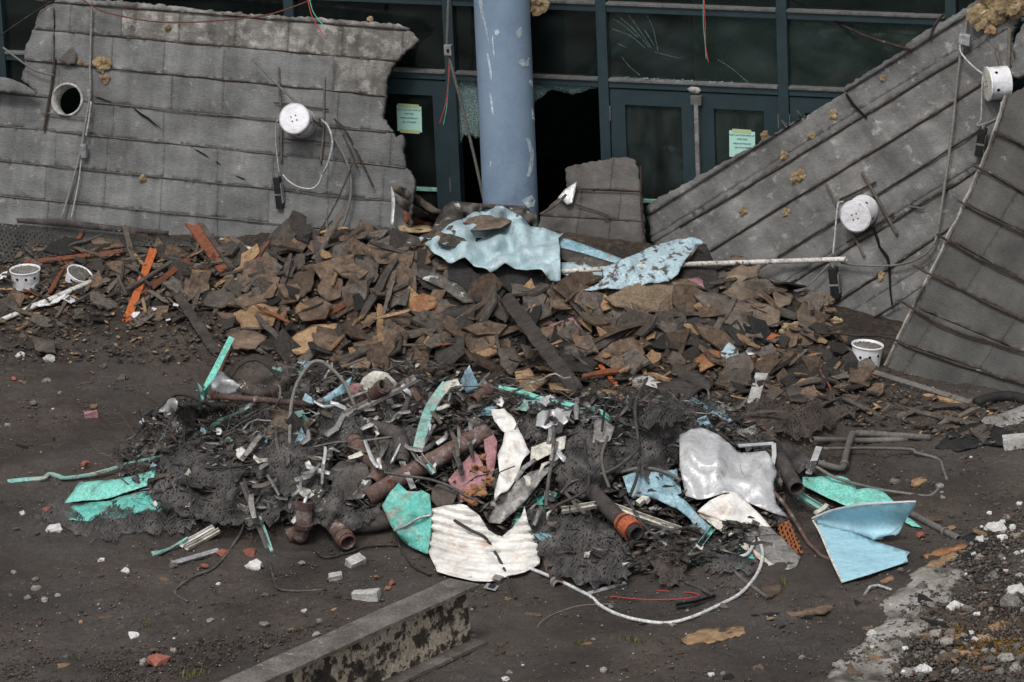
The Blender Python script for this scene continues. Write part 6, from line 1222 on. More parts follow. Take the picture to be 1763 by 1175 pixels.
BB([(790, 660, .34), (772, 664, .35), (764, 675, .34)], boxp(14*q, 6*q), 'cream_paint', 'white end plate on the bent mint white bar', smooth_=False)
BB([(722, 784, .3), (732, 798, .3), (747, 813, .28)], chan(9*q, 7*q), 'mint_worn', 'short open mint white channel piece beside the big rusty pipe', smooth_=False)
BB([(858, 669, .16), (894, 676, .17), (930, 687, .16), (959, 694, .15), (1013, 705, .13), (1036, 712, .1), (1050, 724, .07)], boxp(8*q, 6*q), 'mint', 'long mint green bar along the back of the heap')
BB([(1164, 674, .2), (1210, 699, .2), (1258, 726, .18)], chan(7*q, 5*q), 'blue_worn', 'light blue bar lying over the dark netting drape', smooth_=False)
BB([(596, 714, .3), (640, 692, .33), (680, 672, .35), (716, 651, .36)], chan(15*q, 6*q), 'grey_sheet', 'grey blue metal channel slanting up the heap', roll=.3)
BB([(700, 651, .36), (708, 668, .34), (722, 690, .32)], boxp(10*q, 5*q), 'pipe_rust', 'short rusty bar against the grey channel end', smooth_=False)
BB([(967, 879, .18), (1000, 874, .2), (1038, 867, .22)], chan(9*q, 7*q), 'cream_paint', 'cream channel reaching toward the thick dark pipe', smooth_=False)
BB([(1038, 867, .225), (1100, 889, .2), (1172, 914, .13)], chan(10*q, 8*q), 'cream_paint', 'cream channel crossing over the thick dark pipe', smooth_=False)
BB([(1098, 868, .2), (1108, 860, .22), (1116, 862, .22)], boxp(9*q, 8*q), 'cream_paint', 'short cream box bracket behind the crossing channel', smooth_=False)
BB([(1228, 908, .15), (1205, 938, .1), (1182, 967, .05)], chan(9*q, 8*q), 'mint', 'teal bracket leg leaning down to the dirt', smooth_=False, roll=.4)
BB([(1180, 968, .045), (1215, 969, .05), (1245, 962, .06)], boxp(9*q, 3*q), 'mint', 'teal bracket foot lying on the dirt', smooth_=True)
BB([(13, 830, .03), (50, 826, .03), (74, 824, .03), (85, 817, .04), (100, 820, .04), (113, 823, .04), (156, 817, .05), (190, 808, .06), (225, 797, .08), (280, 785, .1)], boxp(8*q, 3*q), 'mint_worn', 'long flat mint grey strip lying out on the dirt', twist=.6)
BB([(354, 745, .2), (380, 725, .22), (425, 703, .24)], boxp(9*q, 3*q), 'mint_worn', 'pale mint strip leaning beside the mint post')
BB([(421, 830, .22), (440, 880, .14), (465, 944, .03)], angle(8*q, 8*q, .006), 'dark_metal', 'dark blue grey angle bar leaning at the heap foot', smooth_=False)
BB([(446, 890, .13), (458, 920, .07), (468, 950, .02)], boxp(5*q, 4*q), 'mint_worn', 'green strip behind the dark angle bar', smooth_=False)
BB([(312, 939, .04), (340, 924, .06), (368, 908, .08)], chan(8*q, 6*q), 'white_sheet', 'white slotted strip at the heap foot', smooth_=False)
BB([(321, 944, .03), (350, 929, .05), (378, 913, .07)], chan(7*q, 6*q), 'cream_paint', 'stained white strip beside the slotted one', smooth_=False)
BB([(296, 971, .025), (335, 960, .03), (376, 948, .035)], boxp(8*q, 4*q), 'galv', 'flat silver bar lying on the dirt before the heap', smooth_=False)
BB([(262, 954, .03), (278, 950, .03), (300, 940, .05), (323, 928, .07)], boxp(8*q, 3*q), 'mint_worn', 'twisted mint strip tip beside the white slotted strip', twist=1.5)
BB([(1012, 1023, .02), (1044, 1014, .02), (1077, 1004, .02)], boxp(6*q, 3*q), 'galv', 'short flat grey bar on the dirt beside the white conduit', smooth_=False)
BB([(1163, 1043, .02), (1195, 1038, .025), (1230, 1028, .02)], angle(6*q, 6*q, .006), 'black_plastic', 'black angle strip on the dirt', smooth_=False, cat='strip')
BB([(1230, 1027, .02), (1205, 1012, .03), (1180, 1002, .04)], boxp(6*q, 2*q), 'dark_metal', 'dark grey strip meeting the black angle strip', smooth_=False, cat='strip')
BB([(1250, 962, .05), (1270, 990, .03), (1318, 1027, .02)], boxp(5*q, 2.5*q), 'strip_metal', 'thin grey strip on the dirt beside the conduit loop')
BB([(1410, 770, .12), (1402, 792, .08), (1392, 816, .04)], boxp(10*q, 2*q), 'white_dirty', 'perforated white strap beside the elbowed pipe', smooth_=False)
BB([(1272, 768, .3), (1304, 766, .3), (1332, 764, .3)], boxp(6*q, 2*q), 'white_dirty', 'flat white strap on top of the dirty white sheet', smooth_=False)
BB([(1332, 764, .3), (1333, 785, .26), (1329, 804, .22)], boxp(7*q, 2*q), 'white_dirty', 'hanging perforated strap at the dirty sheet corner', smooth_=False)
BB([(1370, 848, .12), (1398, 866, .1), (1428, 884, .08)], chan(10*q, 6*q), 'mint_worn', 'mint green channel pointing at the folded panel', smooth_=False)
BB([(1404, 884, .12), (1416, 878, .12), (1424, 870, .12)], boxp(7*q, 4*q), 'cream_paint', 'cream clip on the mint green channel', smooth_=False)
BB([(690, 790, .26), (700, 815, .24), (712, 842, .2)], boxp(9*q, 2*q), 'strip_metal', 'pale upright strap before the black ribbed plate', smooth_=False)
BB([(1488, 1025, .015), (1498, 1010, .02), (1512, 1008, .02), (1535, 1016, .015)], boxp(4*q, 2*q), 'galv', 'crimped grey strap lying before the folded panel', smooth_=False)
BB([(1562, 1022, .02), (1566, 1036, .02), (1582, 1042, .02)], boxp(5*q, 2*q), 'galv', 'curled grey strap on the concrete kerb')

# cables and rods
def CC(px, r, mt, lb, wob=0, cat='cable', name='cable', n=8):
    o = tube(name, [(x[0], x[1], x[2]+(.05 if x[2] > .06 else 0)) for x in px], r, mt, n=n, wob=wob); H(o, lb, cat, GC); return o
CC([(498, 792, .26), (499, 745, .28), (501, 702, .30), (511, 662, .33), (533, 628, .36), (553, 623, .36), (576, 640, .35), (596, 665, .33), (611, 700, .3)], 3.0, 'conduit_dull', 'bent grey conduit arching above the heap', cat='conduit', name='conduit')
o = CC([(862, 992, .05), (866, 986, .05), (878, 977, .06), (895, 975, .06), (940, 990, .04), (1011, 1024, .02), (1034, 1043, .02), (1063, 1058, .02), (1100, 1068, .02), (1146, 1073, .02), (1188, 1064, .02), (1234, 1044, .02), (1276, 1021, .03), (1304, 987, .05), (1313, 956, .08), (1308, 934, .1), (1301, 929, .11), (1294, 944, .1), (1285, 955, .08), (1270, 961, .06), (1260, 974, .05)], 2.7, 'cable_white', 'long white flexible conduit looping over the dirt before the heap', name='conduit', cat='conduit')
pb = S(851, 1004, .045); T_ = S(838, 1020, .03)-S(864, 990, .05); T_ /= np.linalg.norm(T_)
e = empty('outlet_box', S(851, 1008, .0)); tag(e, 'small metal outlet box at the end of the white conduit', 'outlet box')
boxm('box_shell', S(857, 997, .05), (np.cross(T_, (0, -.5, .86)), T_, (0, -.5, .86)), (.06, .075, .04), 'grey_sheet', e, .005)
boxm('cover_plate', S(846, 1011, .045), (np.cross(T_, (0, -.5, .86)), T_, (0, -.3, .95)), (.085, .085, .006), 'galv', e, .002); boxm('receptacle', S(847, 1010, .055), (np.cross(T_, (0, -.5, .86)), T_, (0, -.3, .95)), (.04, .055, .014), 'black_plastic', e, .004)
CC([(782, 896, .26), (812, 914, .24), (834, 925, .22), (848, 944, .17), (862, 968, .1), (872, 990, .05), (880, 1012, .02), (888, 1030, .01)], 2.4, 'cable_black', 'black bent rod lying over the white corrugated sheet', cat='rod')
CC([(662, 814, .36), (700, 820, .34), (740, 826, .32), (775, 838, .28), (805, 855, .24), (834, 868, .2)], 2.3, 'dark_metal', 'dark steel rod crossing above the teal sheet', cat='rod')
CC([(678, 914, .16), (700, 904, .2), (722, 892, .22), (743, 887, .22)], 2.2, 'galv', 'grey conduit end lying across the teal sheet', name='conduit', cat='conduit')
CC([(679, 914, .15), (690, 945, .06), (712, 975, .02), (740, 990, .01)], 2.0, 'cable_black', 'dark hose hanging from the grey conduit end')
CC([(454, 845, .16), (440, 866, .13), (425, 888, .09), (411, 924, .05), (372, 975, .012), (335, 992, .012), (306, 1012, .012), (303, 1024, .012), (323, 1036, .012)], 2.0, 'dark_metal', 'dark cable trailing onto the dirt in a hook')
CC([(448, 930, .05), (456, 950, .03), (465, 973, .015), (474, 1004, .012), (482, 1015, .012), (515, 1018, .012), (562, 1015, .012)], 1.9, 'dark_metal', 'dark cable trailing onto the dirt in a flat curve')
CC([(538, 945, .012), (560, 960, .012), (600, 952, .012), (640, 940, .012), (690, 940, .012), (720, 950, .02)], 1.7, 'cable_black', 'black cable on the dirt before the rusty stubs')
CC([(1006, 758, .3), (1010, 800, .34), (1014, 820, .34), (1010, 842, .32), (990, 856, .3), (960, 870, .26), (946, 885, .22)], 2.4, 'cable_black', 'black bent rod standing beside the netting folds', cat='rod')
CC([(953, 734, .34), (952, 780, .32), (944, 830, .28), (940, 872, .22)], 3.0, 'dark_metal', 'straight grey rod standing beside the black bent rod', cat='rod')
CC([(1114, 652, .38), (1096, 690, .4), (1094, 720, .4), (1099, 760, .36), (1096, 776, .34), (1060, 806, .3), (1018, 822, .26), (985, 830, .24), (965, 850, .2)], 2.5, 'dark_metal', 'long bent rod rising through the dark netting drape', cat='rod')
CC([(1036, 742, .34), (1040, 712, .36), (1046, 692, .38), (1064, 690, .38), (1092, 705, .36)], 2.0, 'cable_black', 'hooked thin rod before the netting drape', cat='rod')
CC([(1046, 752, .34), (1036, 785, .32), (1040, 815, .3), (1049, 840, .27)], 2.4, 'rebar_grey', 'flat grey rod bent before the netting drape', cat='rod')
CC([(1102, 800, .3), (1094, 830, .28), (1084, 855, .26)], 2.6, 'cable_black', 'short black rod below the netting drape', cat='rod')
CC([(1076, 855, .26), (1092, 880, .24), (1108, 905, .2), (1150, 940, .12), (1188, 960, .06)], 2.8, 'cable_black', 'black straight rod crossing the cream channel', cat='rod')
CC([(1068, 813, .2), (1110, 806, .22), (1150, 815, .22), (1172, 828, .2)], 2.8, 'pipe_grey', 'grey conduit before the blue sheet', name='conduit', cat='conduit')
CC([(945, 898, .24), (960, 915, .24), (985, 925, .22), (1020, 934, .2), (1060, 930, .18), (1078, 924, .16)], 1.8, 'cable_black', 'black cable wound round the netting bundle')
CC([(940, 932, .16), (975, 936, .18), (1000, 950, .16), (1008, 970, .12), (1007, 995, .06)], 1.8, 'rebar_grey', 'stiff grey wire bent over the netting bundle', cat='wire')
CC([(1322, 837, .2), (1345, 862, .16), (1361, 885, .13), (1378, 912, .1), (1390, 933, .07), (1404, 947, .05), (1415, 958, .04), (1430, 962, .03)], 3.0, 'pipe_rust', 'thin rusty pipe running down beside the rusty netting', cat='pipe')
CC([(1418, 773, .1), (1490, 772, .1), (1566, 774, .08), (1578, 780, .07), (1615, 791, .05), (1624, 808, .04), (1630, 826, .03)], 2.6, 'conduit_dull', 'thin conduit curving round on the dirt beyond the pipes', name='conduit', cat='conduit')
o = CC([(1616, 842, .03), (1608, 850, .03), (1595, 855, .03), (1560, 850, .05), (1513, 843, .09), (1444, 825, .15), (1405, 804, .14)], 2.5, 'conduit_dull', 'thin conduit lying over the dented mint sheet', name='conduit', cat='conduit')
boxm('coupling', S(1618, 838, .03), ((1, .3, 0), (-.3, 1, 0), (0, 0, 1)), (.05, .05, .04), 'galv', o, .01)
CC([(1290, 940, .1), (1300, 960, .06), (1310, 985, .03)], 1.5, 'wire_rust', 'short rusty wire under the conduit loop', cat='wire')
CC([(1050, 1027, .01), (1090, 1031, .01), (1130, 1033, .01), (1180, 1031, .01), (1203, 1026, .01), (1190, 1021, .01), (1130, 1017, .01)], .9, 'wire_red', 'thin red wire on the dirt before the netting bundle', cat='wire', name='wire')
CC([(922, 1085, .008), (935, 1068, .01), (960, 1055, .01), (1000, 1043, .01), (1060, 1040, .01)], .8, 'conduit_dull', 'hair thin grey wire lying on the dirt', cat='wire', name='wire')
CC([(232, 752, .1), (262, 715, .16), (288, 690, .2), (310, 680, .2), (340, 688, .2), (362, 700, .18)], 2.3, 'cable_black', 'dark brown cable arched at the dirt edge of the heap')
CC([(398, 650, .24), (415, 628, .28), (440, 620, .3), (462, 632, .3), (482, 655, .28)], 2.2, 'cable_black', 'dark cable looping behind the conduit arch')
CC([(465, 715, .28), (480, 690, .3), (482, 668, .31), (474, 662, .31)], 2.0, 'conduit_dull', 'small grey hook of cable beside the thin rusty pipe')
CC([(540, 770, .28), (580, 762, .3), (620, 760, .3), (680, 752, .3)], 2.0, 'dark_metal', 'thin dark rod lying level across the heap', cat='rod')
CC([(300, 800, .22), (360, 806, .22), (420, 802, .22), (500, 790, .22), (560, 782, .24)], 1.8, 'cable_black', 'black cable stretched along the netting')

# ------------------------------------------------------------------ steel beam lying in front
def beam():
    E = S(812, 1110, 0.0); E = np.array((E[0], E[1], HF(E[0], E[1])+.005)); d = S(430, 1245, 0)[:2]-E[:2]
    d = np.array((-.66, -.75, 0.0)); d /= np.linalg.norm(d); s = np.array((-d[1], d[0], 0)); s = s if s[0] > 0 else -s; z = np.array((0, 0, 1.0))
    L, Hh, w_, tf, tw = 3.6, .43, .23, .022, .016
    e = empty('steel_beam', E); tag(e, 'rusty flaking steel beam lying on the dirt before the scrap heap', 'steel beam')
    rn = random.Random(3)
    def plate(nm, c0, wv, w2, hv, h2, mt, n=70, k=10, cut=None):
        V = []; F = []
        for lay in (-.5, .5):
            for i in range(n+1):
                for j in range(k+1):
                    x = L*i/n; b = (j/k-.5)*w2
                    if i == 0: x += (cut(j/k) if cut else 0)
                    p = E+c0+d*x+wv*b+hv*(lay*h2)
                    nz = .004*noise.noise(Vector(p*6)) + (.006*noise.noise(Vector(p*20)) if j in (0, k) else 0)
                    V.append(p+hv*nz+wv*(.5*nz))
        o_ = (n+1)*(k+1)
        for i in range(n):
            for j in range(k):
                a = i*(k+1)+j; F.append((a, a+1, a+k+2, a+k+1)); F.append((o_+a, o_+a+k+1, o_+a+k+2, o_+a+1))
            for j in (0, k): a = i*(k+1)+j; F.append((a, a+k+1, o_+a+k+1, o_+a))
        for i in (0, n):
            for j in range(k): a = i*(k+1)+j; F.append((a, a+1, o_+a+1, o_+a))
        return mk(nm, V, F, mt, e)
    plate('bottom_flange', z*(tf/2), s, w_, z, tf, 'steel_flange', cut=lambda f: -.03*f)
    plate('top_flange', z*(Hh-tf/2), s, w_, z, tf, 'steel_flange', cut=lambda f: .05-.03*f)
    plate('web', z*(Hh/2), z, Hh-2*tf-.004, s, tw, 'steel_beam', k=18, cut=lambda f: .05*f)
beam()

SOLIDS.pop(); _tc.clear()
# kerb strip of worn concrete running to the lower right
def kerb():
    A_, B_ = np.array(S(1445, 1215)), np.array(S(1625, 985)); T_ = B_-A_; T_[2] = 0; L = np.linalg.norm(T_); T_ /= L; s = np.array((T_[1], -T_[0], 0)); n, k = 90, 14; V = []; F = []
    for i in range(n+1):
        for j in range(k+1):
            x = L*i/n; wv = .40+.10*noise.noise(Vector((x*1.3, 1, 0))); b = (j/k-.5)*wv+.06*noise.noise(Vector((x*3.1, 5, j in (0, k))))
            p = A_+T_*x+s*b; ed = min(j, k-j)/k*2
            z = HF(p[0], p[1])+.030*min(1, ed*3)-.012+.014*noise.noise(Vector((p[0]*7, p[1]*7, 0)))+.006*noise.noise(Vector((p[0]*25, p[1]*25, 0)))
            V.append((p[0], p[1], z))
    for i in range(n):
        for j in range(k): a = i*(k+1)+j; F.append((a, a+1, a+k+2, a+k+1))
    m0 = len(V); V += [(x, y, z-.15) for x, y, z in V]
    for i in range(n):
        for j in (0, k): a = i*(k+1)+j; F.append((a, a+k+1, a+k+1+m0, a+m0))
    for i in (0, n):
        for j in range(k): a = i*(k+1)+j; F.append((a, a+1, a+1+m0, a+m0))
    o = mk('kerb', V, F, 'concrete_kerb', None, True); o['kind'] = 'structure'; o['label'] = 'worn pale concrete kerb strip half covered by dirt'
kerb()
# ------------------------------------------------------------------ loose pieces: banks of shapes, then copies
def shard_mesh(name, seed, mat, n=(4, 6), asp=2.1, th=.05, jag=.07, bend=.035, cf=1.6):
    rn = random.Random(seed); k = rn.randint(*n); asp = rn.uniform(1, asp); pts = []
    for i in range(k):
        a = 2*math.pi*(i+rn.uniform(-.34, .34))/k; r = rn.uniform(.55, 1.15)
        pts.append((math.cos(a)*r*asp**.5*.5, math.sin(a)*r/asp**.5*.5))
    ring = []
    for i in range(k):
        p, q_ = np.array(pts[i]), np.array(pts[(i+1) % k]); ring.append(p); m_ = (p+q_)/2; nn = np.array((-(q_-p)[1], (q_-p)[0])); ring.append(m_+nn*rn.uniform(-jag, jag))
    ring = np.array(ring); m_ = len(ring); inner = ring*.55
    def zz(p): return bend*noise.noise(Vector((p[0]*cf+seed, p[1]*cf, 0)))*2
    V = [(0, 0, zz((0, 0)))]+[(x, y, zz((x, y))) for x, y in inner]+[(x, y, zz((x, y))) for x, y in ring]
    t = len(V); V += [(x*.98, y*.98, z-th) for x, y, z in V]; F = []
    for i in range(m_):
        j = (i+1) % m_; F += [(0, 1+i, 1+j), (1+i, 1+m_+i, 1+m_+j, 1+j), (t, t+1+j, t+1+i), (t+1+i, t+1+j, t+1+m_+j, t+1+m_+i), (1+m_+i, t+1+m_+i, t+1+m_+j, 1+m_+j)]
    me = bpy.data.meshes.new(name); me.from_pydata([tuple(map(float, v)) for v in V], [], F); me.materials.append(MATS[mat]); me.update(); return me
def stick_mesh(name, seed, mat, asp=9, th=.05):
    rn = random.Random(seed); n = 6; V = []; F = []; w_ = 1/asp
    for i in range(n+1):
        x = i/n-.5; b = .05*noise.noise(Vector((x*2+seed, 0, 0))); z = .06*noise.noise(Vector((x*2, seed, 0))); ww = w_*rn.uniform(.7, 1.1)*(.55 if i in (0, n) else 1)
        for (sx, sz) in ((-1, -1), (1, -1), (1, 1), (-1, 1)): V.append((x+rn.uniform(-.03, .03), b+sx*ww/2, z+sz*th/2*rn.uniform(.7, 1.1)))
    for i in range(n):
        for j in range(4): j2 = (j+1) % 4; F.append((i*4+j, i*4+j2, i*4+4+j2, i*4+4+j))
    F += [(3, 2, 1, 0), tuple(n*4+j for j in range(4))]
    me = bpy.data.meshes.new(name); me.from_pydata(V, [], F); me.materials.append(MATS[mat]); me.update(); return me
def wire_mesh(name, seed, mat, r=.010, curl=.35, flat=None):
    rn = random.Random(seed); P = []; 
    for i in range(9):
        t = i/8; t2 = t if flat is None else round(t*3)/3*.6+t*.4
        P.append((t-.5, curl*noise.noise(Vector((t2*2.2, seed+.5, 0))), .5*curl*noise.noise(Vector((t2*2.2, .5, seed)))))
    V = []; F = []; k = 5; prof = circ(r, k) if flat is None else None
    if flat: prof = boxp(*flat); k = 4
    for i, p in enumerate(P):
        T = np.array(P[min(i+1, 8)])-np.array(P[max(i-1, 0)]); T /= np.linalg.norm(T); s = np.cross(T, (0, 0, 1.)); s /= np.linalg.norm(s); u = np.cross(s, T); a = (rn.uniform(-.2, .2)+i*.18) if flat else 0
        s, u = s*math.cos(a)+u*math.sin(a), u*math.cos(a)-s*math.sin(a)
        for x, y in prof: V.append(tuple(np.array(p)+s*x+u*y))
    for i in range(8):
        for j in range(k): j2 = (j+1) % k; F.append((i*k+j, i*k+j2, i*k+k+j2, i*k+k+j))
    F += [tuple(range(k-1, -1, -1)), tuple(8*k+j for j in range(k))]
    me = bpy.data.meshes.new(name); me.from_pydata(V, [], F); me.materials.append(MATS[mat]); me.update(); return me
def stone_mesh(name, seed, mat, sub=2, ang=.35):
    bm = bmesh.new(); bmesh.ops.create_icosphere(bm, subdivisions=sub, radius=.5)
    for v in bm.verts:
        d = v.co.normalized(); k = 1+ang*noise.noise(d*1.6+Vector((seed*3.1, 0, 0)))*1.5+ang*.5*noise.noise(d*4+Vector((0, seed, 0))); v.co = Vector((d.x*k*.5, d.y*k*.42, d.z*k*.34))
    me = bpy.data.meshes.new(name); bm.to_mesh(me); bm.free(); me.materials.append(MATS[mat]); return me
def grad(x, y):
    e = .05; return np.array((-(HF(x+e, y)-HF(x-e, y))/(2*e), -(HF(x, y+e)-HF(x, y-e))/(2*e), 1.0))
# where a larger thing lies on the surface no loose pieces are strewn
CLEAR = [[(700, 410), (750, 395), (800, 360), (925, 350), (970, 395), (975, 490), (930, 480), (845, 475), (770, 465), (725, 440)], [(1000, 500), (1030, 455), (1190, 405), (1245, 500), (1225, 540), (1060, 530)], [(765, 438), (850, 450), (945, 460), (945, 510), (800, 500)],
         [(735, 870), (905, 870), (935, 955), (880, 1000), (745, 990)], [(655, 870), (690, 825), (745, 850), (740, 955)], [(1165, 740), (1320, 770), (1345, 880), (1180, 855)], [(1195, 880), (1265, 845), (1380, 965), (1350, 985)], [(1395, 890), (1580, 860), (1570, 960), (1450, 1005)],
         [(770, 830), (840, 740), (915, 775), (850, 865), (790, 865)], [(1000, 825), (1030, 825), (1115, 915), (1085, 940)], [(1175, 970), (1225, 905), (1240, 915), (1250, 970)], [(110, 865), (140, 828), (275, 808), (250, 850), (115, 895)], [(595, 760), (660, 800), (650, 835), (600, 780)], [(625, 860), (840, 735), (850, 755), (640, 880)],
         [(490, 600), (520, 565), (580, 555), (570, 605)], [(855, 505), (885, 510), (1000, 670), (975, 680)], [(840, 905), (935, 800), (970, 770), (950, 830), (870, 905)], [(1072, 820), (1165, 810), (1230, 910), (1200, 920), (1083, 856)], [(715, 800), (770, 660), (795, 665), (745, 815)], [(962, 885), (1040, 862), (1175, 910), (1165, 920)]]
def drop(name, me, x, y, size, label, cat, group, rn, tilt=.5, lift=.0, flatz=1.0, yaw=None):
    n = Vector(grad(x, y)).normalized(); n = (n+Vector((rn.uniform(-tilt, tilt), rn.uniform(-tilt, tilt)-.25*tilt, 0))).normalized()
    q_ = n.to_track_quat('Z', 'Y') @ Euler((0, 0, rn.uniform(0, 6.28) if yaw is None else yaw)).to_quaternion()
    o = bpy.data.objects.new(name, me); col.objects.link(o); o.rotation_mode = 'QUATERNION'; o.rotation_quaternion = q_
    o.location = (x, y, float(HF(x, y))+lift); o.scale = (size, size, size*flatz); tag(o, label, cat, group); return o
def scatter(name, bank, count, region, smin, smax, label, cat, group, seed, tilt=.5, lift=(0, .05), flatz=1.0, power=2.0, dens_=None):
    rn = random.Random(seed); B = np.array(region, float); lo, hi = B.min(0), B.max(0); k = 0; tries = 0
    while k < count and tries < count*40:
        tries += 1; px, py = rn.uniform(lo[0], hi[0]), rn.uniform(lo[1], hi[1])
        if not pin(px, py, region): continue
        if any(pin(px, py, q_) for q_ in CLEAR): continue
        if dens_ and rn.random() > dens_(px, py): continue
        p = S(px, py); s = smin+(smax-smin)*rn.random()**power
        me = bank[rn.randrange(len(bank))]; drop(name, me, p[0], p[1], s, phrase(me, s, smin, smax, label, px, py), cat, group, rn, tilt, rn.uniform(*lift), flatz); k += 1
MOUND = [(300, 470), (380, 435), (470, 430), (560, 410), (640, 400), (700, 420), (760, 440), (960, 480), (1040, 500), (1230, 500), (1320, 530), (1400, 560), (1480, 620), (1500, 660), (1420, 690), (1300, 690), (1200, 660), (1080, 660), (1000, 690), (860, 660), (760, 650), (660, 640), (560, 640), (480, 620), (410, 600), (360, 540)]
CORE = [(440, 440), (560, 420), (660, 420), (740, 450), (860, 500), (1000, 500), (1150, 530), (1240, 560), (1180, 640), (1020, 660), (900, 650), (760, 640), (640, 630), (500, 600), (430, 540)]
BACKL = [(0, 440), (120, 430), (300, 420), (480, 440), (420, 520), (330, 560), (150, 560), (0, 580)]
RIGHT = [(1230, 560), (1480, 600), (1500, 660), (1700, 720), (1700, 760), (1500, 730), (1300, 730), (1220, 690)]
HEAP = [(200, 790), (290, 720), (400, 670), (520, 650), (700, 640), (850, 660), (1000, 700), (1150, 690), (1280, 720), (1340, 790), (1350, 900), (1290, 960), (1150, 990), (1010, 1000), (930, 960), (760, 900), (640, 900), (560, 910), (440, 920), (300, 890), (220, 850)]
fb = [shard_mesh('fibreboard_scrap', i, 'fibreboard' if i % 3 else 'fibreboard_grey', th=.06) for i in range(16)]
scatter('fibreboard_scrap', fb, 150, MOUND, .16, .46, 'torn fibreboard scrap', 'board scrap', 'fibreboard scraps on the mound', 1, .75, (.02, .10))
scatter('fibreboard_scrap', fb, 120, CORE, .18, .46, 'torn fibreboard scrap', 'board scrap', 'fibreboard scraps on the mound', 2, .85, (.04, .14))
ft = [shard_mesh('felt_scrap', 40+i, 'felt' if i % 4 else 'charcoal', th=.04, bend=.07) for i in range(12)]
scatter('felt_scrap', ft, 110, MOUND, .16, .42, 'roofing felt scrap', 'felt scrap', 'felt scraps on the mound', 3, .8, (.01, .08))
pw = [shard_mesh('plywood_scrap', 70+i, 'plywood', th=.07, asp=2.0, bend=.06) for i in range(10)]
scatter('plywood_scrap', pw, 70, MOUND, .08, .24, 'torn plywood scrap', 'board scrap', 'plywood scraps on the mound', 4, .8, (.03, .12))
sp = [stick_mesh('wood_splinter', 90+i, ['wood_dark', 'wood_grey', 'wood_grey', 'plywood', 'wood_dark', 'wood_dark', 'wood_red', 'wood_grey'][i % 8], 8+i % 5*2, .035) for i in range(16)]
scatter('wood_splinter', sp, 70, MOUND, .2, .6, 'loose wooden splinter', 'splinter', 'splinters in the mound', 5, .6, (.04, .14))
scatter('wood_splinter', sp, 50, BACKL, .2, .5, 'wooden splinter', 'splinter', 'splinters by the holed slab', 6, .4, (.02, .08))
scatter('board_scrap', fb, 85, BACKL, .10, .30, 'torn board scrap', 'board scrap', 'board scraps by the holed slab', 7, .45, (.0, .05))
scatter('felt_scrap', ft, 40, BACKL, .12, .34, 'felt scrap', 'felt scrap', 'felt scraps by the holed slab', 8, .4, (.0, .05))
scatter('board_scrap', fb+ft, 80, RIGHT, .08, .26, 'broken board scrap', 'board scrap', 'board scraps by the dark slab', 9, .6, (.0, .06))
scatter('wood_splinter', sp, 45, RIGHT, .15, .5, 'wood splinter', 'splinter', 'splinters by the dark slab', 10, .3, (.0, .05))
FOOT = [(1225, 460), (1330, 490), (1480, 560), (1500, 640), (1400, 650), (1240, 570)]
scatter('slab_foot_scrap', fb+ft, 70, FOOT, .12, .34, 'dusty board scrap', 'board scrap', 'board scraps at the foot of the tilted slab', 21, .6, (.0, .08))
ws = [shard_mesh('glass_shard', 120+i, 'white_can', th=.03, bend=.03) for i in range(5)]
for k, (x, y, s) in enumerate([(75, 535, .16), (100, 528, .20), (122, 526, .15), (362, 535, .14), (384, 532, .15), (303, 541, .06), (265, 545, .08), (4, 490, .1), (290, 565, .07), (232, 554, .08)]):
    p = S(x, y); drop('white_shard', ws[k % 5], p[0], p[1], s, 'white broken shard lying in the low debris by the holed slab', 'shard', 'white shards in the low debris', random.Random(k), .3, .05)
# heap filler
ms = [wire_mesh('metal_strip', 140+i, ['strip_metal', 'dark_metal', 'dark_metal', 'strip_metal', 'grey_sheet'][i % 5], curl=.35, flat=(.016+.010*(i % 3), .004)) for i in range(15)]
scatter('metal_strip', ms, 190, HEAP, .15, .6, 'bent metal strip', 'metal strip', 'strips tangled in the heap', 11, .5, (.03, .12))
mw_ = [wire_mesh('scrap_wire', 170+i, ['cable_black', 'rebar', 'dark_metal', 'cable_black'][i % 4], .004+.002*(i % 3), curl=.8) for i in range(14)]
scatter('scrap_wire', mw_, 130, HEAP, .2, .7, 'loose bent wire', 'wire', 'wires tangled in the heap', 12, .35, (.03, .10))
mc = [shard_mesh('crumpled_scrap', 200+i, ['dark_metal', 'felt', 'pipe_dark', 'grey_sheet', 'membrane_dark', 'dark_metal'][i % 6], th=.02, bend=.22, cf=3) for i in range(14)]
scatter('crumpled_scrap', mc, 170, HEAP, .10, .30, 'crumpled metal scrap', 'metal scrap', 'crumpled scrap in the heap', 13, 1.0, (.0, .10))
mp_ = [shard_mesh('painted_scrap', 230+i, ['mint_worn', 'blue_worn', 'cream_paint', 'white_dirty', 'grey_sheet', 'wood_grey', 'cream_paint'][i % 7], th=.03, bend=.25, cf=3) for i in range(14)]
scatter('painted_scrap', mp_, 70, HEAP, .05, .15, 'painted metal scrap', 'metal scrap', 'painted scraps in the heap', 14, .8, (.05, .14))
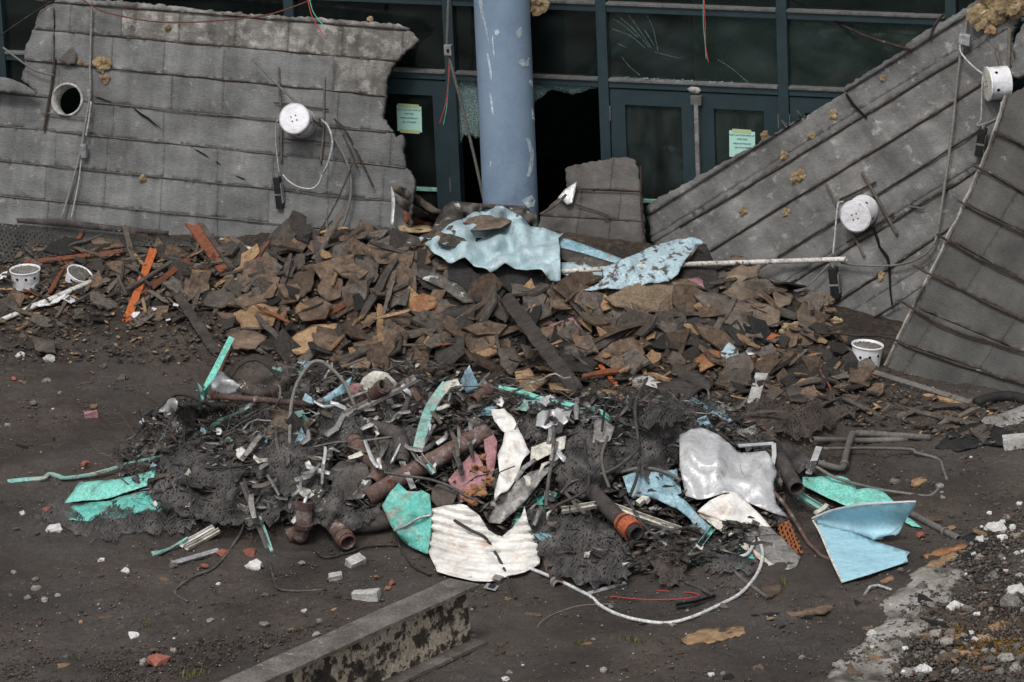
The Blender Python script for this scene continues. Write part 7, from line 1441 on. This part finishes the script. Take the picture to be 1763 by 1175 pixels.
# stones, bricks and bits lying on the dirt
FRONT = [(0, 580), (200, 600), (330, 640), (300, 700), (200, 770), (100, 840), (100, 920), (260, 960), (480, 950), (700, 960), (860, 1010), (1100, 1030), (1320, 1010), (1480, 1010), (1640, 940), (1560, 870), (1640, 780), (1763, 760), (1763, 1175), (850, 1175), (840, 1110), (600, 1060), (440, 1150), (0, 1175)]
st = [stone_mesh('stone', i, 'stone' if i % 4 else 'stone_white', 2) for i in range(12)]
scatter('stone', st, 95, FRONT, .02, .06, 'loose stone', 'stone', 'loose stones on the dirt', 15, .3, (.0, .012), power=3)
BR = [(1640, 960), (1763, 860), (1763, 1175), (1420, 1175), (1480, 1100), (1560, 1040)]
scatter('rubble_stone', st, 150, BR, .025, .10, 'rubble stone', 'stone', 'rubble stones by the kerb', 16, .4, (.0, .03), power=3)
cl = [shard_mesh('wood_chip', 260+i, ['plywood', 'fibreboard', 'wood_grey', 'charcoal', 'fibreboard'][i % 5], th=.10, asp=3) for i in range(10)]
scatter('wood_chip', cl, 110, FRONT, .04, .14, 'wood chip', 'wood chip', 'wood chips on the dirt', 17, .2, (.0, .012), power=2.5)
scatter('rubble_chip', cl, 60, BR, .04, .18, 'wood chip in the gravel', 'wood chip', 'wood chips by the kerb', 18, .4, (.0, .03))
rb = [stone_mesh('brick_chip', 30+i, 'brick_red', 1, .5) for i in range(5)]
for k, (x, y, s, lb) in enumerate([(430, 957, .12, 'red brick chip beside the white lump before the heap'), (383, 957, .10, 'orange brick chip beside the flat silver bar'), (352, 979, .07, 'round red brick chip under the trailing cable'), (676, 1009, .08, 'red brick chip beside the grey brick'), (668, 1019, .06, 'small red brick chip beside the grey brick'), (648, 1000, .05, 'tiny red chip near the grey brick'), (270, 1143, .16, 'flat red brick scrap before the cleat marks'), (1585, 927, .08, 'pink red brick chip beyond the folded panel'), (24, 656, .07, 'orange brick chip alone on the dirt'), (36, 660, .04, 'thin orange chip beside the lone orange chip'), (80, 884, .07, 'orange brown chip on the thin netting'), (146, 803, .08, 'rust brown chip above the flat mint strip')]):
    p = S(x, y); drop('brick_chip', rb[k % 5], p[0], p[1], s, lb, 'brick chip', 'brick chips on the dirt', random.Random(k), .15, .015, .7)
for k, (x, y, s, lb) in enumerate([(437, 979, .12, 'white plaster lump beside the red brick chip'), (61, 1016, .07, 'white lump alone on the packed dirt'), (231, 1099, .08, 'white flake by the cleat marks'), (456, 1081, .07, 'pale pointed stone near the steel beam'), (216, 988, .06, 'small grey stone near the trailing cable'), (58, 697, .07, 'white stone on the bare dirt beside the pink brick'), (85, 620, .10, 'white plaster bar on the dirt below the mound'), (80, 659, .08, 'thin white plaster bar on the bare dirt'), (35, 615, .08, 'grey white lump on the dirt below the mound'), (545, 1095, .06, 'white chip near the end of the steel beam'), (95, 916, .12, 'white crumpled foil lump beside the thin netting'), (520, 975, .05, 'white chip before the rusty pipe stubs'), (1528, 760, .05, 'grey chip behind the elbowed pipe'), (1540, 834, .07, 'grey stone inside the conduit loop'), (1715, 915, .16, 'pale boulder beside the charred wood'), (1740, 1043, .16, 'pale flat stone in the gravel by the kerb'), (1750, 1022, .14, 'grey stone in the gravel by the moss'), (1542, 1118, .12, 'white lump in the gravel below the kerb'), (960, 935, .1, 'grey rubble lump beside the netting bundle'), (1100, 666, .10, 'grey pink rubble lump below the flashing')]):
    p = S(x, y); drop('plaster_lump', st[(k*3) % 12] if k % 2 else st[0], p[0], p[1], s, lb, 'stone', 'pale lumps on the dirt', random.Random(k+50), .2, .01, .8)
def brick(label, px, ang, size, mt, tilt=0.0):
    p = S(*px, 0); a = rad(ang); ax = np.array((math.cos(a), math.sin(a), .1)); ay = np.array((-math.sin(a), math.cos(a), tilt)); az = np.cross(ax, ay)
    H(boxm('brick', p+np.array((0, 0, size[2]/2-.005)), (ax, ay, az), size, mt, None, 0, .008, int(px[0])), label, 'brick')
brick('grey brick lying beside the steel beam', (631, 1032), -12, (.175, .085, .06), 'concrete_pale'); brick('grey brick tipped on edge beside the black cable', (612, 974), 40, (.12, .075, .06), 'concrete_pale', .4); brick('small grey brick next to the tipped one', (578, 999), 10, (.09, .06, .05), 'concrete_pale', .2)
brick('small pink brick on the bare dirt', (157, 719), 8, (.10, .05, .05), 'pink_board'); brick('grey concrete block at the edge below the tar sheet', (1752, 771), -4, (.20, .12, .09), 'concrete_pale')
o = sheet('particle_board', [(1172, 1100, .01), (1190, 1090, .015), (1210, 1083, .015), (1282, 1078, .02), (1284, 1090, .015), (1230, 1105, .01), (1182, 1108, .01)], 'plywood', .012, 6, .006, 6, jag=2, seed=400); H(o, 'orange brown particle board piece on the dirt before the conduit', 'board')
for k, (p, mt, lb) in enumerate([([(1350, 1052), (1390, 1048), (1430, 1040), (1440, 1048), (1400, 1056), (1366, 1060)], 'fibreboard', 'dark rotten wood piece on the dirt by the kerb'), ([(1575, 985), (1600, 968), (1650, 946), (1670, 946), (1650, 958), (1610, 978)], 'plywood', 'tan splintered wood beside the charred pieces'), ([(1590, 955), (1625, 943), (1660, 935), (1668, 940), (1620, 955), (1596, 962)], 'kraft_orange', 'orange splintered wood beside the charred pieces'),
                                 ([(1645, 950), (1680, 932), (1700, 935), (1690, 955), (1655, 968)], 'charcoal', 'charred black wood lump by the kerb end'), ([(1655, 925), (1690, 910), (1712, 915), (1700, 930), (1668, 938)], 'charcoal', 'flat charred wood piece by the grey pipe end'), ([(1628, 970), (1660, 964), (1662, 972), (1630, 980)], 'wood_grey', 'short brown wood block on the kerb end'),
                                 ([(1615, 1100), (1640, 1090), (1660, 1092), (1645, 1104), (1622, 1108)], 'plywood', 'tan wood piece in the gravel by the moss'), ([(1570, 826), (1590, 820), (1597, 826), (1582, 834), (1568, 834)], 'plywood', 'flat tan scrap inside the conduit loop'), ([(1310, 1008), (1350, 1004), (1340, 1020), (1318, 1030)], 'fibreboard', 'rotten brown scrap beside the conduit loop'),
                                 ([(1515, 1000), (1535, 990), (1540, 996), (1520, 1004)], 'plywood', 'small tan chip before the folded panel')]):
    H(sheet('wood_piece', [(x, y, .03) for x, y in p], mt, .02, 6, .015, 6, jag=2, seed=410+k), lb, 'wood piece')

# ------------------------------------------------------------------ what nobody could count
def bits(name, label, n, region, smin, smax, mats, seed, flat=.6, lift=0.0, dens_=None, long=1.0, cat=None, power=4.0):
    """one mesh of many tiny angular bits lying on the terrain"""
    rs = np.random.RandomState(seed); B = np.array(region, float); lo, hi = B.min(0), B.max(0)
    P = rs.rand(n*4, 2)*(hi-lo)+lo; P = P[inpoly(P, region)][:n]; n = len(P)
    v = fw[None]+rt[None]*((P[:, :1]-881.5)/FPX)+up[None]*((587.5-P[:, 1:])/FPX); v /= np.linalg.norm(v, axis=1)[:, None]
    t = (0-CAM[2])/v[:, 2]
    for _ in range(14):
        Q = CAM+v*t[:, None]; t = t+.7*(HF(Q[:, 0], Q[:, 1])-Q[:, 2])/v[:, 2]
    Q = CAM+v*t[:, None]; Q[:, 2] = HF(Q[:, 0], Q[:, 1])+lift*rs.rand(n)
    s = smin+(smax-smin)*rs.rand(n)**power
    base = np.array([(1, 0, 0), (0, 1, 0), (-1, 0, 0), (0, -1, 0), (.1, .1, 1), (0, 0, -.7)], float)
    tri = np.array([(0, 1, 4), (1, 2, 4), (2, 3, 4), (3, 0, 4), (1, 0, 5), (2, 1, 5), (3, 2, 5), (0, 3, 5)])
    V = base[None]*(1+.6*(rs.rand(n, 6, 1)-.5))+.25*(rs.rand(n, 6, 3)-.5); V[:, :, 2] *= flat; V[:, :, 0] *= 1+(long-1)*rs.rand(n, 1)
    a = rs.rand(n)*6.283; c_, s_ = np.cos(a)[:, None], np.sin(a)[:, None]; tl = (rs.rand(n, 1)-.5)*1.2*(1 if lift else .5)
    x, y, z = V[:, :, 0]*c_-V[:, :, 1]*s_, V[:, :, 0]*s_+V[:, :, 1]*c_, V[:, :, 2]; z = z+x*tl
    V = np.stack((x, y, z), -1)*s[:, None, None]*.5+Q[:, None]
    F = (tri[None]+np.arange(n)[:, None, None]*6).reshape(-1, 3)
    me = bpy.data.meshes.new(name); me.vertices.add(n*6); me.vertices.foreach_set('co', V.reshape(-1)); me.loops.add(F.size); me.loops.foreach_set('vertex_index', F.ravel().astype(np.int32))
    me.polygons.add(len(F)); me.polygons.foreach_set('loop_start', np.arange(0, F.size, 3, dtype=np.int32)); me.update(); me.validate()
    for m_ in mats: me.materials.append(MATS[m_])
    mi = np.repeat(rs.randint(0, len(mats), n), 8); me.polygons.foreach_set('material_index', mi.astype(np.int32))
    o = bpy.data.objects.new(name, me); col.objects.link(o); tag(o, label, cat, None, 'stuff'); return o
ALL = [(-40, 560), (1800, 560), (1800, 1230), (-40, 1230)]
M('grit', [(.025, .021, .018), (.062, .052, .044), (.14, .12, .10)], 40, .95, 0, rand=.1); M('grit_pale', [(.22, .205, .19), (.42, .40, .38)], 40, .9, 0, rand=.1); M('grit_red', [(.085, .055, .043), (.14, .085, .065)], 40, .9, 0, rand=.1)
bits('dirt_crumbs', 'dark crumbs and grit covering the dirt ground', 26000, ALL, .008, .034, ['grit', 'grit', 'grit', 'grit', 'grit_red'], 1, .55)
bits('pale_grit', 'pale specks of grit scattered on the dirt', 2600, ALL, .006, .020, ['grit_pale', 'stone', 'grit_pale'], 2, .6, power=3)
bits('gravel', 'grey gravel spread beside the kerb', 6000, BR+[(1500, 1090)], .010, .045, ['stone', 'grit', 'grit', 'grit_red', 'stone', 'grit'], 3, .6, .02, power=3)
bits('mound_crumbs', 'brown crumbs and chips filling the debris mound', 9000, [(0, 400), (480, 410), (700, 400), (1000, 470), (1300, 500), (1500, 640), (1763, 700), (1763, 780), (1500, 740), (1200, 700), (900, 690), (600, 650), (300, 630), (0, 620)], .010, .065, ['fibreboard', 'fibreboard_grey', 'felt', 'grit', 'grit', 'wood_dark', 'plywood'], 4, .35, .04, long=1.8, power=2.5)
bits('heap_crumbs', 'dark crumbs and shreds filling the scrap heap', 7000, HEAP, .012, .08, ['dark_metal', 'felt', 'strip_metal', 'pipe_dark', 'wood_dark', 'fibreboard'], 5, .3, .12, long=4.0, power=2.5)
bits('dirt_strip_crumbs', 'loose dark clods along the edge of the dirt before the cleat marks', 2600, [(0, 1140), (150, 1125), (330, 1110), (520, 1080), (560, 1070), (540, 1095), (420, 1130), (330, 1160), (250, 1190), (0, 1200)], .008, .030, ['grit', 'grit', 'wood_dark', 'felt', 'grit_red', 'grit'], 6, .5, .012, power=3)
# hair fine wires of the netting
def hairs(name, label, n, region, seed, mat, L=(.12, .45), r=.0022):
    rn = random.Random(seed); V = []; F = []; B = np.array(region, float); lo, hi = B.min(0), B.max(0); k = 0
    while k < n:
        px, py = rn.uniform(lo[0], hi[0]), rn.uniform(lo[1], hi[1])
        if not pin(px, py, region): continue
        p = S(px, py, rn.uniform(.03, .12)); d = np.array((rn.gauss(0, 1), rn.gauss(0, .8), rn.gauss(.1, .5))); d /= np.linalg.norm(d); l = rn.uniform(*L); b = len(V); sd = rn.uniform(0, 99)
        for i in range(6):
            w_ = np.array(noise.noise_vector(Vector((i*.45+sd, sd, 0)))); d2 = d+w_*1.1; d2 /= np.linalg.norm(d2); p = p+d2*l/6
            for a in (0, 2.09, 4.19): V.append(p+np.array((math.cos(a)*r, .3*math.sin(a)*r, math.sin(a)*r)))
        for i in range(5):
            for j in range(3): j2 = (j+1) % 3; F.append((b+i*3+j, b+i*3+j2, b+i*3+3+j2, b+i*3+3+j))
        k += 1
    o = mk(name, V, F, mat); tag(o, label, None, None, 'stuff')
hairs('netting_threads', 'hair thin wire ends sticking out all over the dark netting', 700, HEAP, 1, 'cable_black', (.06, .26), .0014)
hairs('netting_threads', 'thin rusty wire ends in the low part of the netting', 500, [(200, 780), (330, 720), (480, 720), (560, 860), (420, 910), (250, 880)], 2, 'rebar_grey', (.1, .4), .0014)
# moss, dead plants and grass at the kerb
def tufts(name, label, spots, n, mat, hmin, hmax, seed, spread, flat=.3):
    rn = random.Random(seed); V = []; F = []
    for (x, y, w_) in spots:
        for _ in range(n):
            p = S(x+rn.gauss(0, spread*w_), y+rn.gauss(0, spread*.35*w_)); h = rn.uniform(hmin, hmax); a = rn.uniform(0, 6.28); l = rn.uniform(.2, 1.0)*h; s = rn.uniform(.002, .006); b = len(V)
            dx, dy = math.cos(a), math.sin(a); V += [p+np.array((-dy*s, dx*s, -.01)), p+np.array((dy*s, -dx*s, -.01)), p+np.array((dx*l*.5-dy*s, dy*l*.5+dx*s, h*.7)), p+np.array((dx*l, dy*l, h*flat+h*.4))]
            F += [(b, b+1, b+2), (b+1, b+3, b+2)]
    o = mk(name, V, F, mat); tag(o, label, None, None, 'stuff'); return o
tufts('moss', 'low orange brown moss in the gravel by the kerb', [(1700, 1118, 1), (1735, 1115, 1), (1680, 1125, .8), (1755, 1125, .8), (1640, 1090, .3)], 1400, 'moss', .008, .04, 5, 20)
tufts('dead_stalks', 'dead brown stalks and roots in the gravel by the kerb', [(1730, 1075, 1), (1660, 1075, 1), (1590, 1065, .7), (1755, 1060, .8), (1700, 1090, 1)], 70, 'fibreboard', .01, .07, 6, 30, .5)
tufts('grass', 'tiny green grass blades on the dirt', [(255, 1080, .5), (1085, 1105, .6), (1000, 1112, .4), (130, 1140, .4), (1350, 1010, .3), (335, 1165, .6), (1500, 1130, .8), (1590, 1140, .8)], 30, 'grass', .01, .05, 7, 14, .9)
